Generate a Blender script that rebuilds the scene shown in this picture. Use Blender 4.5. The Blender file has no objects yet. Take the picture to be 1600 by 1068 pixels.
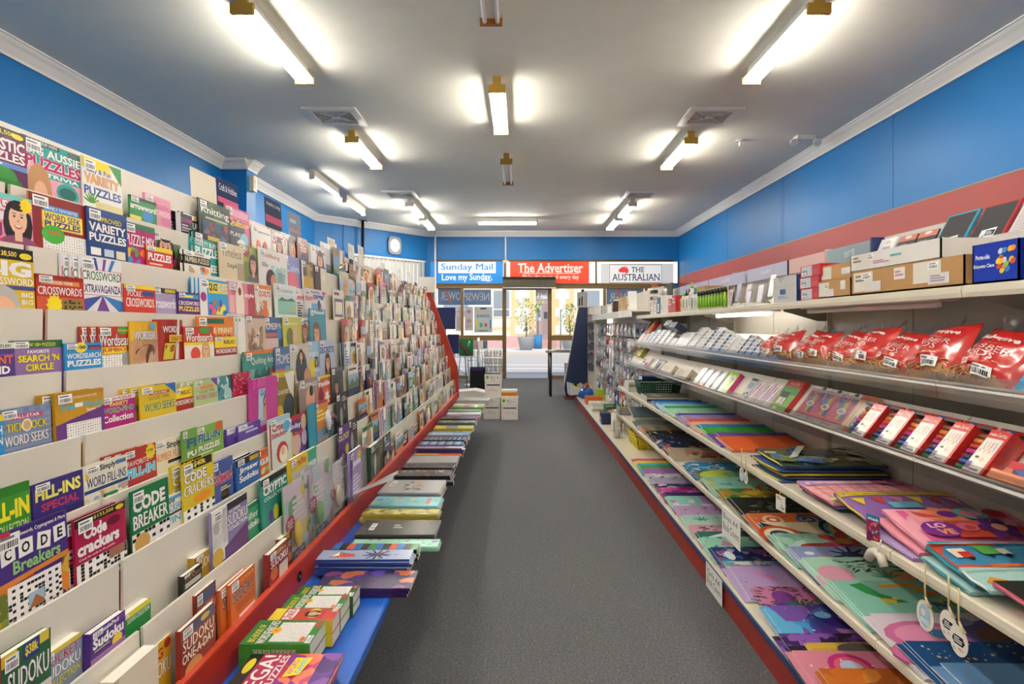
import bpy, math, random
from mathutils import Matrix, Vector

sc = bpy.context.scene
COL = sc.collection
R = math.radians
F, VX, VY, EYE = 965.0, 812.0, 510.0, 1.17      # focal length in pixels, vanishing point, eye height

# ---------------------------------------------------------------- camera, world, sun, exposure
cd = bpy.data.cameras.new('camera')
cam = bpy.data.objects.new('camera', cd); COL.objects.link(cam)
cam.location = (0, 0, EYE); cam.rotation_euler = (R(90), 0, 0)
cd.sensor_width = 36; cd.lens = F / 1600 * 36
cd.shift_x = -(VX - 800) / 1600; cd.shift_y = -(534 - VY) / 1600
cd.clip_start = .02; cd.clip_end = 400
sc.camera = cam
w = bpy.data.worlds.new('sky'); sc.world = w; w.use_nodes = True
nt = w.node_tree; bg = nt.nodes['Background']
sky = nt.nodes.new('ShaderNodeTexSky'); sky.sky_type = 'NISHITA'; sky.sun_disc = False
sky.sun_elevation = R(48); sky.sun_rotation = R(180)
nt.links.new(sky.outputs[0], bg.inputs[0]); bg.inputs[1].default_value = .10
sd = bpy.data.lights.new('sun', 'SUN'); sd.energy = 1.15; sd.angle = R(.6); sd.color = (1, .95, .86)
so = bpy.data.objects.new('sun', sd); COL.objects.link(so); so.rotation_euler = (R(42), 0, R(14))
vs = sc.view_settings
vs.view_transform = 'Standard'; vs.look = 'None'; vs.exposure = 1.38; vs.gamma = 1; vs.use_curve_mapping = False
sc.cycles.max_bounces = 14; sc.cycles.diffuse_bounces = 9; sc.cycles.transparent_max_bounces = 24
TUBE = 30.0                                      # strength of the fluorescent tubes

# ---------------------------------------------------------------- colour and materials
def lin(c):
    return c / 12.92 if c <= .04045 else ((c + .055) / 1.055) ** 2.4
_cc = {}
NAMED = dict(white='f4f2ee', cream='e9e2cf', black='17171a', red='c8202a', blue='1663b8', navy='1d2c5e', sky='5fb4e0',
             green='1f7a3d', lime='8cc63f', yellow='f4d21f', orange='e8742a', pink='ea8fb0', magenta='b3186d', purple='5a2a86',
             lilac='b9a2d2', teal='2a9d98', mint='a9dcc6', grey='8d8f92', lgrey='c9c9c8', dgrey='46484c', brown='7a5433',
             tan='c9a877', gold='b98f2c', skin='e3b08e', hot='e0489a', coral='ee6f6a', peach='f6b48a', cyan='38b6d8', olive='8d8a3a')
def C(c):
    if not isinstance(c, str): return c
    r = _cc.get(c)
    if r is None:
        h = NAMED.get(c, c)
        r = _cc[c] = tuple(lin(int(h[i:i+2], 16) / 255) for i in (0, 2, 4))
    return r

MATS = {}
def newmat(name):
    m = bpy.data.materials.new(name); m.use_nodes = True
    return m, m.node_tree, m.node_tree.nodes['Principled BSDF']
def printmat(key, rough, spec=.5, bump=0, bscale=200, metal=0, coat=0, rvar=.012):
    m, t, p = newmat(key)
    a = t.nodes.new('ShaderNodeAttribute'); a.attribute_name = 'Col'
    t.links.new(a.outputs['Color'], p.inputs['Base Color'])
    n = t.nodes.new('ShaderNodeTexNoise'); n.inputs['Scale'].default_value = bscale * .2
    tc = t.nodes.new('ShaderNodeTexCoord'); t.links.new(tc.outputs['Object'], n.inputs['Vector'])
    mr = t.nodes.new('ShaderNodeMapRange'); t.links.new(n.outputs['Fac'], mr.inputs['Value'])
    mr.inputs['To Min'].default_value = max(0, rough - rvar); mr.inputs['To Max'].default_value = rough + rvar
    t.links.new(mr.outputs[0], p.inputs['Roughness'])
    p.inputs['Specular IOR Level'].default_value = spec; p.inputs['Metallic'].default_value = metal
    if coat: p.inputs['Coat Weight'].default_value = coat; p.inputs['Coat Roughness'].default_value = .12
    if bump:
        n2 = t.nodes.new('ShaderNodeTexNoise'); n2.inputs['Scale'].default_value = bscale; n2.inputs['Detail'].default_value = 3
        t.links.new(tc.outputs['Object'], n2.inputs['Vector'])
        b = t.nodes.new('ShaderNodeBump'); b.inputs['Strength'].default_value = bump; b.inputs['Distance'].default_value = .002
        t.links.new(n2.outputs['Fac'], b.inputs['Height']); t.links.new(b.outputs[0], p.inputs['Normal'])
    MATS[key] = m
printmat('gloss', .26, .5)
printmat('film', .16, .6, bump=.25, bscale=40)
printmat('matte', .75, .25)
printmat('plastic', .4, .5)
printmat('paint', .35, .5, bump=.05, bscale=120)
printmat('cloth', .85, .2, bump=.4, bscale=900)
printmat('metal', .35, .5, metal=1)
printmat('leaf', .6, .3)
printmat('wallpaint', .45, .4, bump=.12, bscale=60)
printmat('foil', .3, .5, bump=.9, bscale=28, coat=.6)

def clear(key, tint, refl, rough, bump=0, bscale=30, k=1):
    m, t, p = newmat(key)
    o = t.nodes['Material Output']; t.nodes.remove(p)
    tr = t.nodes.new('ShaderNodeBsdfTransparent'); tr.inputs[0].default_value = (*tint, 1)
    g = t.nodes.new('ShaderNodeBsdfGlossy'); g.inputs['Roughness'].default_value = rough
    fr = t.nodes.new('ShaderNodeFresnel'); fr.inputs['IOR'].default_value = refl
    mx = t.nodes.new('ShaderNodeMixShader')
    ml = t.nodes.new('ShaderNodeMath'); ml.operation = 'MULTIPLY'; ml.inputs[1].default_value = k; t.links.new(fr.outputs[0], ml.inputs[0])
    t.links.new(ml.outputs[0], mx.inputs[0]); t.links.new(tr.outputs[0], mx.inputs[1]); t.links.new(g.outputs[0], mx.inputs[2])
    t.links.new(mx.outputs[0], o.inputs[0])
    if bump:
        n = t.nodes.new('ShaderNodeTexNoise'); n.inputs['Scale'].default_value = bscale; n.inputs['Distortion'].default_value = .6
        tc = t.nodes.new('ShaderNodeTexCoord'); t.links.new(tc.outputs['Object'], n.inputs['Vector'])
        b = t.nodes.new('ShaderNodeBump'); b.inputs['Strength'].default_value = bump; b.inputs['Distance'].default_value = .01
        t.links.new(n.outputs['Fac'], b.inputs['Height'])
        t.links.new(b.outputs[0], g.inputs['Normal']); t.links.new(b.outputs[0], fr.inputs['Normal'])
    MATS[key] = m
clear('glass', (.97, .98, .98), 1.35, .02)
clear('acrylic', (.96, .965, .97), 1.3, .08, k=.4)
clear('wrap', (.98, .98, .98), 1.4, .14, bump=.7, bscale=26, k=.55)
def sheer(key, amount):                          # see-through print, as on window film
    m, t, p = newmat(key)
    a = t.nodes.new('ShaderNodeAttribute'); a.attribute_name = 'Col'
    o = t.nodes['Material Output']; tr = t.nodes.new('ShaderNodeBsdfTransparent'); d = t.nodes.new('ShaderNodeBsdfTranslucent')
    d2 = t.nodes.new('ShaderNodeBsdfDiffuse'); ad = t.nodes.new('ShaderNodeMixShader'); ad.inputs[0].default_value = .5
    for x in (d, d2): t.links.new(a.outputs['Color'], x.inputs[0])
    t.links.new(d.outputs[0], ad.inputs[1]); t.links.new(d2.outputs[0], ad.inputs[2])
    mx = t.nodes.new('ShaderNodeMixShader'); mx.inputs[0].default_value = amount; t.nodes.remove(p)
    t.links.new(tr.outputs[0], mx.inputs[1]); t.links.new(ad.outputs[0], mx.inputs[2]); t.links.new(mx.outputs[0], o.inputs[0])
    MATS[key] = m
sheer('windowfilm', .72)
sheer('blind', .9)
def emit(key, col, st):
    m, t, p = newmat(key); p.inputs['Base Color'].default_value = (.9, .9, .9, 1)
    p.inputs['Emission Color'].default_value = (*col, 1); p.inputs['Emission Strength'].default_value = st; MATS[key] = m
emit('tube', (1, .94, .84), TUBE)
emit('dim_tube', (1, .95, .86), 5)
emit('lightbox', (1, .93, .78), .38)
def emitprint(key, st):                          # back-lit sign face
    m, t, p = newmat(key)
    a = t.nodes.new('ShaderNodeAttribute'); a.attribute_name = 'Col'
    t.links.new(a.outputs['Color'], p.inputs['Base Color']); t.links.new(a.outputs['Color'], p.inputs['Emission Color'])
    p.inputs['Emission Strength'].default_value = st; p.inputs['Roughness'].default_value = .4; MATS[key] = m
emitprint('backlit', .2)

# carpet, ceiling, road: procedural
def surf(key, c1, c2, scale, rough, bump, detail=6, bscale=None, stretch=None):
    m, t, p = newmat(key)
    tc = t.nodes.new('ShaderNodeTexCoord'); mp = t.nodes.new('ShaderNodeMapping'); t.links.new(tc.outputs['Object'], mp.inputs[0])
    if stretch: mp.inputs['Scale'].default_value = stretch
    n = t.nodes.new('ShaderNodeTexNoise'); n.inputs['Scale'].default_value = scale; n.inputs['Detail'].default_value = detail; n.inputs['Roughness'].default_value = .7
    t.links.new(mp.outputs[0], n.inputs['Vector'])
    cr = t.nodes.new('ShaderNodeValToRGB'); cr.color_ramp.elements[0].color = (*C(c1), 1); cr.color_ramp.elements[1].color = (*C(c2), 1)
    cr.color_ramp.elements[0].position = .35; cr.color_ramp.elements[1].position = .68
    t.links.new(n.outputs['Fac'], cr.inputs[0]); t.links.new(cr.outputs[0], p.inputs['Base Color'])
    p.inputs['Roughness'].default_value = rough
    b = t.nodes.new('ShaderNodeBump'); b.inputs['Strength'].default_value = bump; b.inputs['Distance'].default_value = .004
    n2 = t.nodes.new('ShaderNodeTexNoise'); n2.inputs['Scale'].default_value = bscale or scale
    t.links.new(mp.outputs[0], n2.inputs['Vector']); t.links.new(n2.outputs['Fac'], b.inputs['Height']); t.links.new(b.outputs[0], p.inputs['Normal'])
    MATS[key] = m
    return m
mc = surf('carpet', '414347', '6a6b6e', 120, .95, .6, bscale=420)
_t = mc.node_tree; _p = _t.nodes['Principled BSDF']; _src = _p.inputs['Base Color'].links[0].from_socket
_v = _t.nodes.new('ShaderNodeTexVoronoi'); _v.inputs['Scale'].default_value = 105; _tc = _t.nodes.new('ShaderNodeTexCoord'); _t.links.new(_tc.outputs['Object'], _v.inputs['Vector'])
_r = _t.nodes.new('ShaderNodeValToRGB'); _r.color_ramp.elements[0].position = .10; _r.color_ramp.elements[1].position = .17; _r.color_ramp.elements[0].color = (1, 1, 1, 1); _r.color_ramp.elements[1].color = (0, 0, 0, 1)
_t.links.new(_v.outputs['Distance'], _r.inputs[0])
_m = _t.nodes.new('ShaderNodeMix'); _m.data_type = 'RGBA'; _t.links.new(_r.outputs[0], _m.inputs[0]); _t.links.new(_src, _m.inputs[6]); _m.inputs[7].default_value = (*C('a39d92'), 1); _t.links.new(_m.outputs[2], _p.inputs['Base Color'])
surf('ceilpaint', 'e6e5da', 'ebeadf', 3, .8, .05, bscale=300)
surf('road', 'b3aca3', 'c6beb4', 30, .9, .2)
surf('paving', 'c9c6c0', 'd8d5cf', 8, .9, .2)
surf('render_wall', 'e9dcc0', 'f0e4cb', 4, .9, .1)

# ---------------------------------------------------------------- mesh builder
_txt = {}
def text_geo(s, bold=.0):
    k = (s, bold)
    if k not in _txt:
        c = bpy.data.curves.new('t', 'FONT'); c.body = s; c.offset = bold; c.resolution_u = 2; c.fill_mode = 'FRONT'; c.space_line = .8
        o = bpy.data.objects.new('t', c); COL.objects.link(o)
        bpy.context.view_layer.update()
        e = o.evaluated_get(bpy.context.evaluated_depsgraph_get()); me = e.to_mesh()
        vs_ = [(v.co.x, v.co.y) for v in me.vertices]; fs = [tuple(p.vertices) for p in me.polygons]
        e.to_mesh_clear(); bpy.data.objects.remove(o); bpy.data.curves.remove(c)
        if vs_:
            x0 = min(v[0] for v in vs_); x1 = max(v[0] for v in vs_); y0 = min(v[1] for v in vs_); y1 = max(v[1] for v in vs_)
            asp = (x1 - x0) / max(y1 - y0, 1e-6)
            vs_ = [((x - x0) / max(x1 - x0, 1e-6), (y - y0) / max(y1 - y0, 1e-6)) for x, y in vs_]
        else: asp = 1
        _txt[k] = (vs_, fs, asp)
    return _txt[k]

I4 = Matrix.Identity(4)
class MB:
    def __init__(s): s.v = []; s.f = []; s.c = []; s.m = []; s.M = I4; s.smooth = []
    def pt(s, p): s.v.append(tuple(s.M @ Vector(p))); return len(s.v) - 1
    def face(s, ids, col, mat='plastic', sm=False): s.f.append(ids); s.c.append(C(col)); s.m.append(mat); s.smooth.append(sm)
    def poly(s, pts, col, mat='plastic'): s.face([s.pt(p) for p in pts], col, mat)
    def box(s, lo, hi, col, mat='plastic', cols=None):
        x0, y0, z0 = lo; x1, y1, z1 = hi
        i = [s.pt(p) for p in ((x0,y0,z0),(x1,y0,z0),(x1,y1,z0),(x0,y1,z0),(x0,y0,z1),(x1,y0,z1),(x1,y1,z1),(x0,y1,z1))]
        cols = cols or {}
        for k, q in (('bottom',(3,2,1,0)),('top',(4,5,6,7)),('front',(0,1,5,4)),('right',(1,2,6,5)),('back',(2,3,7,6)),('left',(3,0,4,7))):
            s.face([i[a] for a in q], cols.get(k, col), mat)
    def prism(s, pts, axis, a, b, col, mat='plastic'):
        """polygon PTS in the plane normal to AXIS, swept from a to b"""
        def p3(p, t): return {'x': (t, p[0], p[1]), 'y': (p[0], t, p[1]), 'z': (p[0], p[1], t)}[axis]
        n = len(pts); A = [s.pt(p3(p, a)) for p in pts]; B = [s.pt(p3(p, b)) for p in pts]
        s.face(A[::-1], col, mat); s.face(B, col, mat)
        for k in range(n): s.face([A[k], A[(k+1) % n], B[(k+1) % n], B[k]], col, mat)
    def tube(s, path, r, col, mat='plastic', n=8, cap=True):
        path = [Vector(p) for p in path]; rings = []
        rr = r if isinstance(r, (list, tuple)) else [r] * len(path)
        for k, p in enumerate(path):
            d = (path[min(k+1, len(path)-1)] - path[max(k-1, 0)]).normalized()
            a = d.orthogonal().normalized() if k == 0 else (a - d * a.dot(d)).normalized()
            b = d.cross(a)
            rings.append([s.pt(p + (a * math.cos(2*math.pi*j/n) + b * math.sin(2*math.pi*j/n)) * rr[k]) for j in range(n)])
        for k in range(len(rings) - 1):
            for j in range(n): s.face([rings[k][j], rings[k][(j+1) % n], rings[k+1][(j+1) % n], rings[k+1][j]], col, mat, True)
        if cap: s.face(rings[0][::-1], col, mat); s.face(rings[-1], col, mat)
    def lathe(s, prof, col, mat='plastic', n=16, cols=None):
        rings = [[s.pt((r * math.cos(2*math.pi*j/n), r * math.sin(2*math.pi*j/n), z)) for j in range(n)] for r, z in prof]
        for k in range(len(rings) - 1):
            for j in range(n): s.face([rings[k][j], rings[k][(j+1) % n], rings[k+1][(j+1) % n], rings[k+1][j]], cols[k] if cols else col, mat, True)
        s.face(rings[0][::-1], cols[0] if cols else col, mat); s.face(rings[-1], cols[-1] if cols else col, mat)
    def grid(s, fn, nu, nv, col, mat='plastic', sm=True):
        ids = [[s.pt(fn(i / nu, j / nv)) for i in range(nu + 1)] for j in range(nv + 1)]
        for j in range(nv):
            for i in range(nu):
                c = col(i / nu, j / nv) if callable(col) else col
                s.face([ids[j][i], ids[j][i+1], ids[j+1][i+1], ids[j+1][i]], c, mat, sm)
    def build(s, name, parent=None, M=None):
        me = bpy.data.meshes.new(name); me.from_pydata(s.v, [], s.f)
        keys = []; idx = []
        for k in s.m:
            if k not in keys: keys.append(k)
            idx.append(keys.index(k))
        for k in keys: me.materials.append(MATS[k])
        me.polygons.foreach_set('material_index', idx); me.polygons.foreach_set('use_smooth', s.smooth)
        ca = me.color_attributes.new('Col', 'FLOAT_COLOR', 'CORNER'); buf = []
        for f, c in zip(s.f, s.c):
            buf += [c[0], c[1], c[2], 1.0] * len(f)
        ca.data.foreach_set('color', buf); me.update()
        o = bpy.data.objects.new(name, me); COL.objects.link(o)
        if parent is not None: o.parent = parent
        if M is not None: o.matrix_local = M
        return o

def tag(o, label=None, cat=None, group=None, kind=None):
    if label: o['label'] = label
    if cat: o['category'] = cat
    if group: o['group'] = group
    if kind: o['kind'] = kind
    return o
def thing(name, label, cat, M=I4, group=None):
    o = bpy.data.objects.new(name, None); o.empty_display_size = .05; COL.objects.link(o); o.matrix_world = M
    return tag(o, label, cat, group)
def solo(mb, name, label, cat, M=None, group=None): return tag(mb.build(name, None, M), label, cat, group)
def struct(mb, name): return tag(mb.build(name), kind='structure')
def copy_tree(o, M=None, label=None, parent=None):
    c = o.copy(); COL.objects.link(c); c.parent = parent
    for ch in list(o.children): copy_tree(ch, parent=c)
    if M is not None: c.matrix_world = M
    if label: c['label'] = label
    return c
def T(x, y, z): return Matrix.Translation((x, y, z))
def RX(a): return Matrix.Rotation(a, 4, 'X')
def RY(a): return Matrix.Rotation(a, 4, 'Y')
def RZ(a): return Matrix.Rotation(a, 4, 'Z')

# ---------------------------------------------------------------- printed artwork on a sheet
class Deco:
    """flat artwork, in layers a fraction of a millimetre apart, on a w x h sheet; FN(u, v, n) gives the local point"""
    def __init__(s, mb, fn, w, h, mat='gloss', nu=1, step=.00006):
        s.mb = mb; s.fn = fn; s.w = w; s.h = h; s.mat = mat; s.nu = nu; s.L = 0; s.step = step
    def up(s): s.L += 1
    def put(s, pts, col):
        n = s.L * s.step
        s.mb.face([s.mb.pt(s.fn(u * s.w, v * s.h, n)) for u, v in pts], col, s.mat)
    def r(s, u0, v0, u1, v1, col):
        s.up(); k = max(1, round(s.nu * abs(u1 - u0)))
        for i in range(k):
            a = u0 + (u1 - u0) * i / k; b = u0 + (u1 - u0) * (i + 1) / k
            s.put([(a, v0), (b, v0), (b, v1), (a, v1)], col)
    def p(s, pts, col): s.up(); s.put(pts, col)
    def el(s, cx, cy, rx, ry, col, n=14, a0=0, a1=6.2832, rot=0):
        """ellipse; radii in units of the width"""
        s.up(); k = s.w / s.h; cr, sr = math.cos(rot), math.sin(rot); pts = []
        for i in range(n if a1 - a0 > 6.2 else n + 1):
            a = a0 + (a1 - a0) * i / n; x, y = rx * math.cos(a), ry * math.sin(a)
            pts.append((cx + x * cr - y * sr, cy + (x * sr + y * cr) * k))
        s.put(pts, col)
    def star(s, cx, cy, r, col, n=12, inner=.75):
        s.up(); k = s.w / s.h
        pts = []
        for i in range(2 * n):
            a = math.pi * i / n; q = r if i % 2 == 0 else r * inner
            pts.append((cx + q * math.cos(a), cy + q * math.sin(a) * k))
        s.put(pts, col)
    def t(s, txt, u0, v0, u1, v1, col, out=None, bold=.018, slant=0):
        wide = 0
        if bold > .004 and ('M' in txt or 'W' in txt or 'K' in txt): wide = (bold - .004) * .9 / max(1, text_geo(txt, 0.)[2]); bold = 0.
        vs_, fs, asp = text_geo(txt, bold)
        if out is not None:
            s.up(); s._t(text_geo(txt, bold + .045), u0 - .008, v0 - .006, u1 + .008, v1 + .006, out, slant)
        s.up(); q = wide * (u1 - u0)
        for e in ((-q, q) if wide else (0,)): s._t((vs_, fs, asp), u0 + e, v0, u1 + e, v1, col, slant); s.L += .4 if e < 0 else 0
    def _t(s, g, u0, v0, u1, v1, col, slant):
        n = s.L * s.step
        ids = [s.mb.pt(s.fn((u0 + (u1 - u0) * x) * s.w, (v0 + (v1 - v0) * y + slant * x) * s.h, n)) for x, y in g[0]]
        for f in g[1]: s.mb.face([ids[i] for i in f], col, s.mat)
    def ts(s, txt, u0, v0, u1, v1, col, bold=.01, levels=(0, 1)):
        """lettering with slab serifs on its stems"""
        s.t(txt, u0, v0, u1, v1, col, None, bold); g = text_geo(txt, min(bold, .014)); h = 1 / max(1, g[2])
        for lv in levels:
            iv = sorted({(min(g[0][a][0], g[0][b][0]), max(g[0][a][0], g[0][b][0])) for f in g[1] for a, b in zip(f, f[1:] + f[:1]) if abs(g[0][a][1] - lv) < .035 and abs(g[0][b][1] - lv) < .035 and .05 * h < abs(g[0][a][0] - g[0][b][0]) < .45 * h})
            for a, b in iv:
                e = .11 * h; y0 = lv - .07 if lv > .5 else lv; P = lambda x, y: (u0 + (u1 - u0) * x, v0 + (v1 - v0) * y)
                s.put([P(a - e, y0), P(b + e, y0), P(b + e, y0 + .07), P(a - e, y0 + .07)], col)
    def face(s, cx, cy, r, hair='3a2418', skin='skin', cloth='dgrey', long=True):
        if long: s.el(cx, cy - .35 * r * s.w / s.h, r * 1.25, r * 1.65, hair)
        s.el(cx, cy - 2.1 * r * s.w / s.h, r * 1.9, r * 1.0, cloth, a0=0, a1=math.pi)
        s.r(cx - r * .32, cy - 1.5 * r * s.w / s.h, cx + r * .32, cy - .6 * r * s.w / s.h, skin)
        s.el(cx, cy + .45 * r * s.w / s.h, r * 1.05, r * .85, hair)
        s.el(cx, cy, r * .78, r * 1.02, skin)
        if r * s.w > .012:
            k = s.w / s.h
            for q in (-1, 1):
                s.el(cx + q * r * .32, cy + .18 * r * k, r * .12, r * .07, '2a1c18', 8)
                s.r(cx + q * r * .32 - r * .17, cy + .34 * r * k, cx + q * r * .32 + r * .17, cy + .39 * r * k, hair)
            s.p([(cx, cy + .08 * r * k), (cx + r * .12, cy - .2 * r * k), (cx - r * .1, cy - .2 * r * k)], 'c98d6d')
            s.el(cx, cy - .42 * r * k, r * .34, r * .24, 'b8414a', 10, math.pi, 2 * math.pi)
            s.el(cx, cy - .43 * r * k, r * .27, r * .12, 'white', 10, math.pi, 2 * math.pi)
            s.el(cx + r * .05, cy + .86 * r * k, r * .75, r * .3, hair)
    def xw(s, u0, v0, u1, v1, n, m, seed=1, bgc='white', fg='black'):
        rnd = random.Random(seed); s.r(u0, v0, u1, v1, bgc); s.up()
        for j in range(m):
            for i in range(n):
                if (i % 2 and j % 2) or rnd.random() < .14:
                    a = u0 + (u1 - u0) * (i + .06) / n; b = u0 + (u1 - u0) * (i + .94) / n
                    c = v0 + (v1 - v0) * (j + .06) / m; d = v0 + (v1 - v0) * (j + .94) / m
                    s.put([(a, c), (b, c), (b, d), (a, d)], fg)
    def letters(s, u0, v0, u1, v1, n, m, seed=1, bgc='white', fg='8a8a8a'):
        rnd = random.Random(seed); s.r(u0, v0, u1, v1, bgc); s.up()
        for j in range(m):
            for i in range(n):
                a = u0 + (u1 - u0) * (i + .28) / n; c = v0 + (v1 - v0) * (j + .25) / m
                ww = (u1 - u0) / n * rnd.uniform(.18, .45); hh = (v1 - v0) / m * .5
                s.put([(a, c), (a + ww, c), (a + ww, c + hh), (a, c + hh)], fg)
    def lines(s, u0, v0, u1, v1, n, col, seed=1, fill=.55):
        rnd = random.Random(seed); s.up()
        for j in range(n):
            c = v1 - (v1 - v0) * (j + .2) / n; d = c - (v1 - v0) / n * fill; b = u0 + (u1 - u0) * rnd.uniform(.55, 1)
            s.put([(u0, d), (b, d), (b, c), (u0, c)], col)
    def bar(s, u0, v0, u1, v1, seed=3):
        rnd = random.Random(seed); s.r(u0, v0, u1, v1, 'fbfbf8'); s.up(); x = u0 + (u1 - u0) * .1
        while x < u1 - (u1 - u0) * .12:
            q = (u1 - u0) * rnd.uniform(.02, .06)
            s.put([(x, v0 + (v1-v0)*.12), (x + q, v0 + (v1-v0)*.12), (x + q, v0 + (v1-v0)*.55), (x, v0 + (v1-v0)*.55)], '2a2a2c'); x += q + (u1 - u0) * rnd.uniform(.02, .05)
        s.put([(u0 + (u1-u0)*.1, v0 + (v1-v0)*.7), (u0 + (u1-u0)*.75, v0 + (v1-v0)*.7), (u0 + (u1-u0)*.75, v0 + (v1-v0)*.85), (u0 + (u1-u0)*.1, v0 + (v1-v0)*.85)], '77777a')
    def blobs(s, cols, n, r, seed=1, u0=0, v0=0, u1=1, v1=1):
        rnd = random.Random(seed); k = s.w / s.h
        for i in range(n):
            c = cols[i % len(cols)]; cx, cy = rnd.uniform(u0, u1), rnd.uniform(v0, v1); q = r * rnd.uniform(.5, 1.2); ph = rnd.uniform(0, 6)
            pts = []
            for j in range(10):
                a = 6.2832 * j / 10; e = q * (1 + .3 * math.sin(2 * a + ph) + .2 * math.sin(3 * a + 2 * ph))
                pts.append((min(u1, max(u0, cx + e * math.cos(a))), min(v1, max(v0, cy + e * math.sin(a) * k))))
            s.up(); s.put(pts, c)
    def stripes(s, cols, n, u0=0, v0=0, u1=1, v1=1, vert=False):
        for i in range(n):
            a, b = i / n, (i + 1) / n; c = cols[i % len(cols)]
            if vert: s.r(u0 + (u1-u0)*a, v0, u0 + (u1-u0)*b, v1, c)
            else: s.r(u0, v0 + (v1-v0)*a, u1, v0 + (v1-v0)*b, c)
    def flower(s, cx, cy, r, col, mid, n=6):
        for i in range(n):
            a = 6.2832 * i / n; s.el(cx + r * .62 * math.cos(a), cy + r * .62 * math.sin(a) * s.w / s.h, r * .42, r * .3, col, 10, rot=a)
        s.el(cx, cy, r * .36, r * .36, mid, 10)
    def leafs(s, cx, cy, r, col, n=7, a0=.4, a1=2.8):
        for i in range(n):
            a = a0 + (a1 - a0) * i / max(1, n - 1)
            s.el(cx + r * .5 * math.cos(a), cy + r * .5 * math.sin(a) * s.w / s.h, r * .52, r * .09, col, 8, rot=a)
    def zebra(s, u0, v0, u1, v1, n, col, seed=2):
        rnd = random.Random(seed)
        for i in range(n):
            cx, cy, a = rnd.uniform(u0, u1), rnd.uniform(v0, v1), rnd.uniform(-.9, .9)
            s.el(cx, min(v1 - .03, max(v0 + .03, cy)), rnd.uniform(.02, .05), .006, col, 8, rot=a)
    def ring(s, cx, cy, r, cols):
        for i, c in enumerate(cols): s.el(cx, cy, r * (1 - i / len(cols)), r * (1 - i / len(cols)), c, 20)
    def art(s, elems):
        for e in elems: getattr(s, e[0])(*e[1:])
# ================================================================ the room
XL, XR, YB, YF, ZC = -3.84, 3.57, -2.6, 13.9, 3.31
WALLBLUE, DULLRED = '086fb2', 'a0433f'
m = MB(); m.box((XL - .3, YB - .2, -.12), (XR + .2, YF + .06, 0), 'grey', 'carpet'); struct(m, 'floor')
m = MB(); m.box((XL - .3, YB - .2, ZC), (XR + .2, YF + .25, ZC + .15), 'white', 'ceilpaint'); struct(m, 'ceiling')
m = MB(); m.box((XR, YB, 0), (XR + .15, YF, 1.35), 'cream', 'wallpaint'); m.box((XR, YB, 1.35), (XR + .15, YF, 2.29), DULLRED, 'wallpaint')
m.box((XR, YB, 2.29), (XR + .15, YF, ZC), WALLBLUE, 'wallpaint'); m.box((XR - .003, YB, 2.285), (XR, YF, 2.297), '8e7f6d', 'wallpaint')
for y in (4.1, 5.9, 8.35, 8.42, 10.6): m.box((XR - .0025, y, 2.3), (XR, y + .006, ZC), '0c5698', 'wallpaint')
struct(m, 'wall_right')
DX, DY = -3.92, 11.8                                # the wall turns here and runs to the shopfront
EX, EY = -2.08, YF
m = MB(); m.box((XL - .2, YB, 0), (XL, 7.94, ZC), WALLBLUE, 'wallpaint')
m.prism([(XL, 7.94), (-3.51, 7.94), (-3.51, 8.2), (-3.87, 8.2), (DX, DY), (DX - .25, DY), (XL - .25, 7.94)], 'z', 0, ZC, WALLBLUE, 'wallpaint'); struct(m, 'wall_left')
m = MB(); m.box((XL - .2, YB - .15, 0), (XR + .15, YB, ZC), 'f0ece2', 'wallpaint'); struct(m, 'wall_back')
# diagonal wall: solid below and above its window
dv = Vector((EX - DX, EY - DY, 0)); DL = dv.length; dang = math.atan2(dv.y, dv.x)
MD = T(DX, DY, 0) @ RZ(dang)
m = MB(); m.M = MD
m.box((0, 0, 0), (.75, .15, ZC), WALLBLUE, 'wallpaint'); m.box((.75, 0, 2.64), (DL, .15, ZC), WALLBLUE, 'wallpaint')
m.box((.75, 0, 0), (DL, .15, .8), WALLBLUE, 'wallpaint'); m.box((DL - .12, -.01, .8), (DL, .15, 2.64), WALLBLUE, 'wallpaint'); m.box((.62, -.012, .0), (.64, 0, ZC), '0d5dab', 'wallpaint')
struct(m, 'wall_diagonal')
m = MB(); m.M = MD
for a, b, c, d in ((.75, .8, .8, 2.64), (DL - .17, DL - .12, .8, 2.64), (.8, DL - .17, .8, .86), (.8, DL - .17, 2.58, 2.64)): m.box((a, .03, c), (b, .1, d), '5b4a2c', 'paint')
m.box((.8, .06, .86), (DL - .17, .065, 2.58), 'white', 'glass'); struct(m, 'window_1')
t = thing('vertical_blind', 'white vertical slat blind drawn across the diagonal side window', 'blind')
m = MB(); m.M = MD; m.box((.72, -.06, 2.6), (DL - .1, -.02, 2.635), 'white', 'plastic'); m.build('head_rail', t)
for k in range(18):
    m = MB(); m.M = MD @ T(.78 + k * .106, -.05, 0) @ RZ(R(14)); m.box((0, 0, .85), (.115, .002, 2.6), 'f3f2f0', 'blind'); m.build('slat', t)
# bulkhead and blue corner post of the shopfront
m = MB(); m.box((EX, YF, 2.68), (XR, YF + .2, ZC), WALLBLUE, 'wallpaint'); m.box((EX - .02, YF - .05, 0), (EX + .12, YF + .1, 2.68), WALLBLUE, 'wallpaint')
m.box((XR - .1, YF - .02, 0), (XR, YF + .1, 2.68), WALLBLUE, 'wallpaint'); struct(m, 'wall_front')
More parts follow.
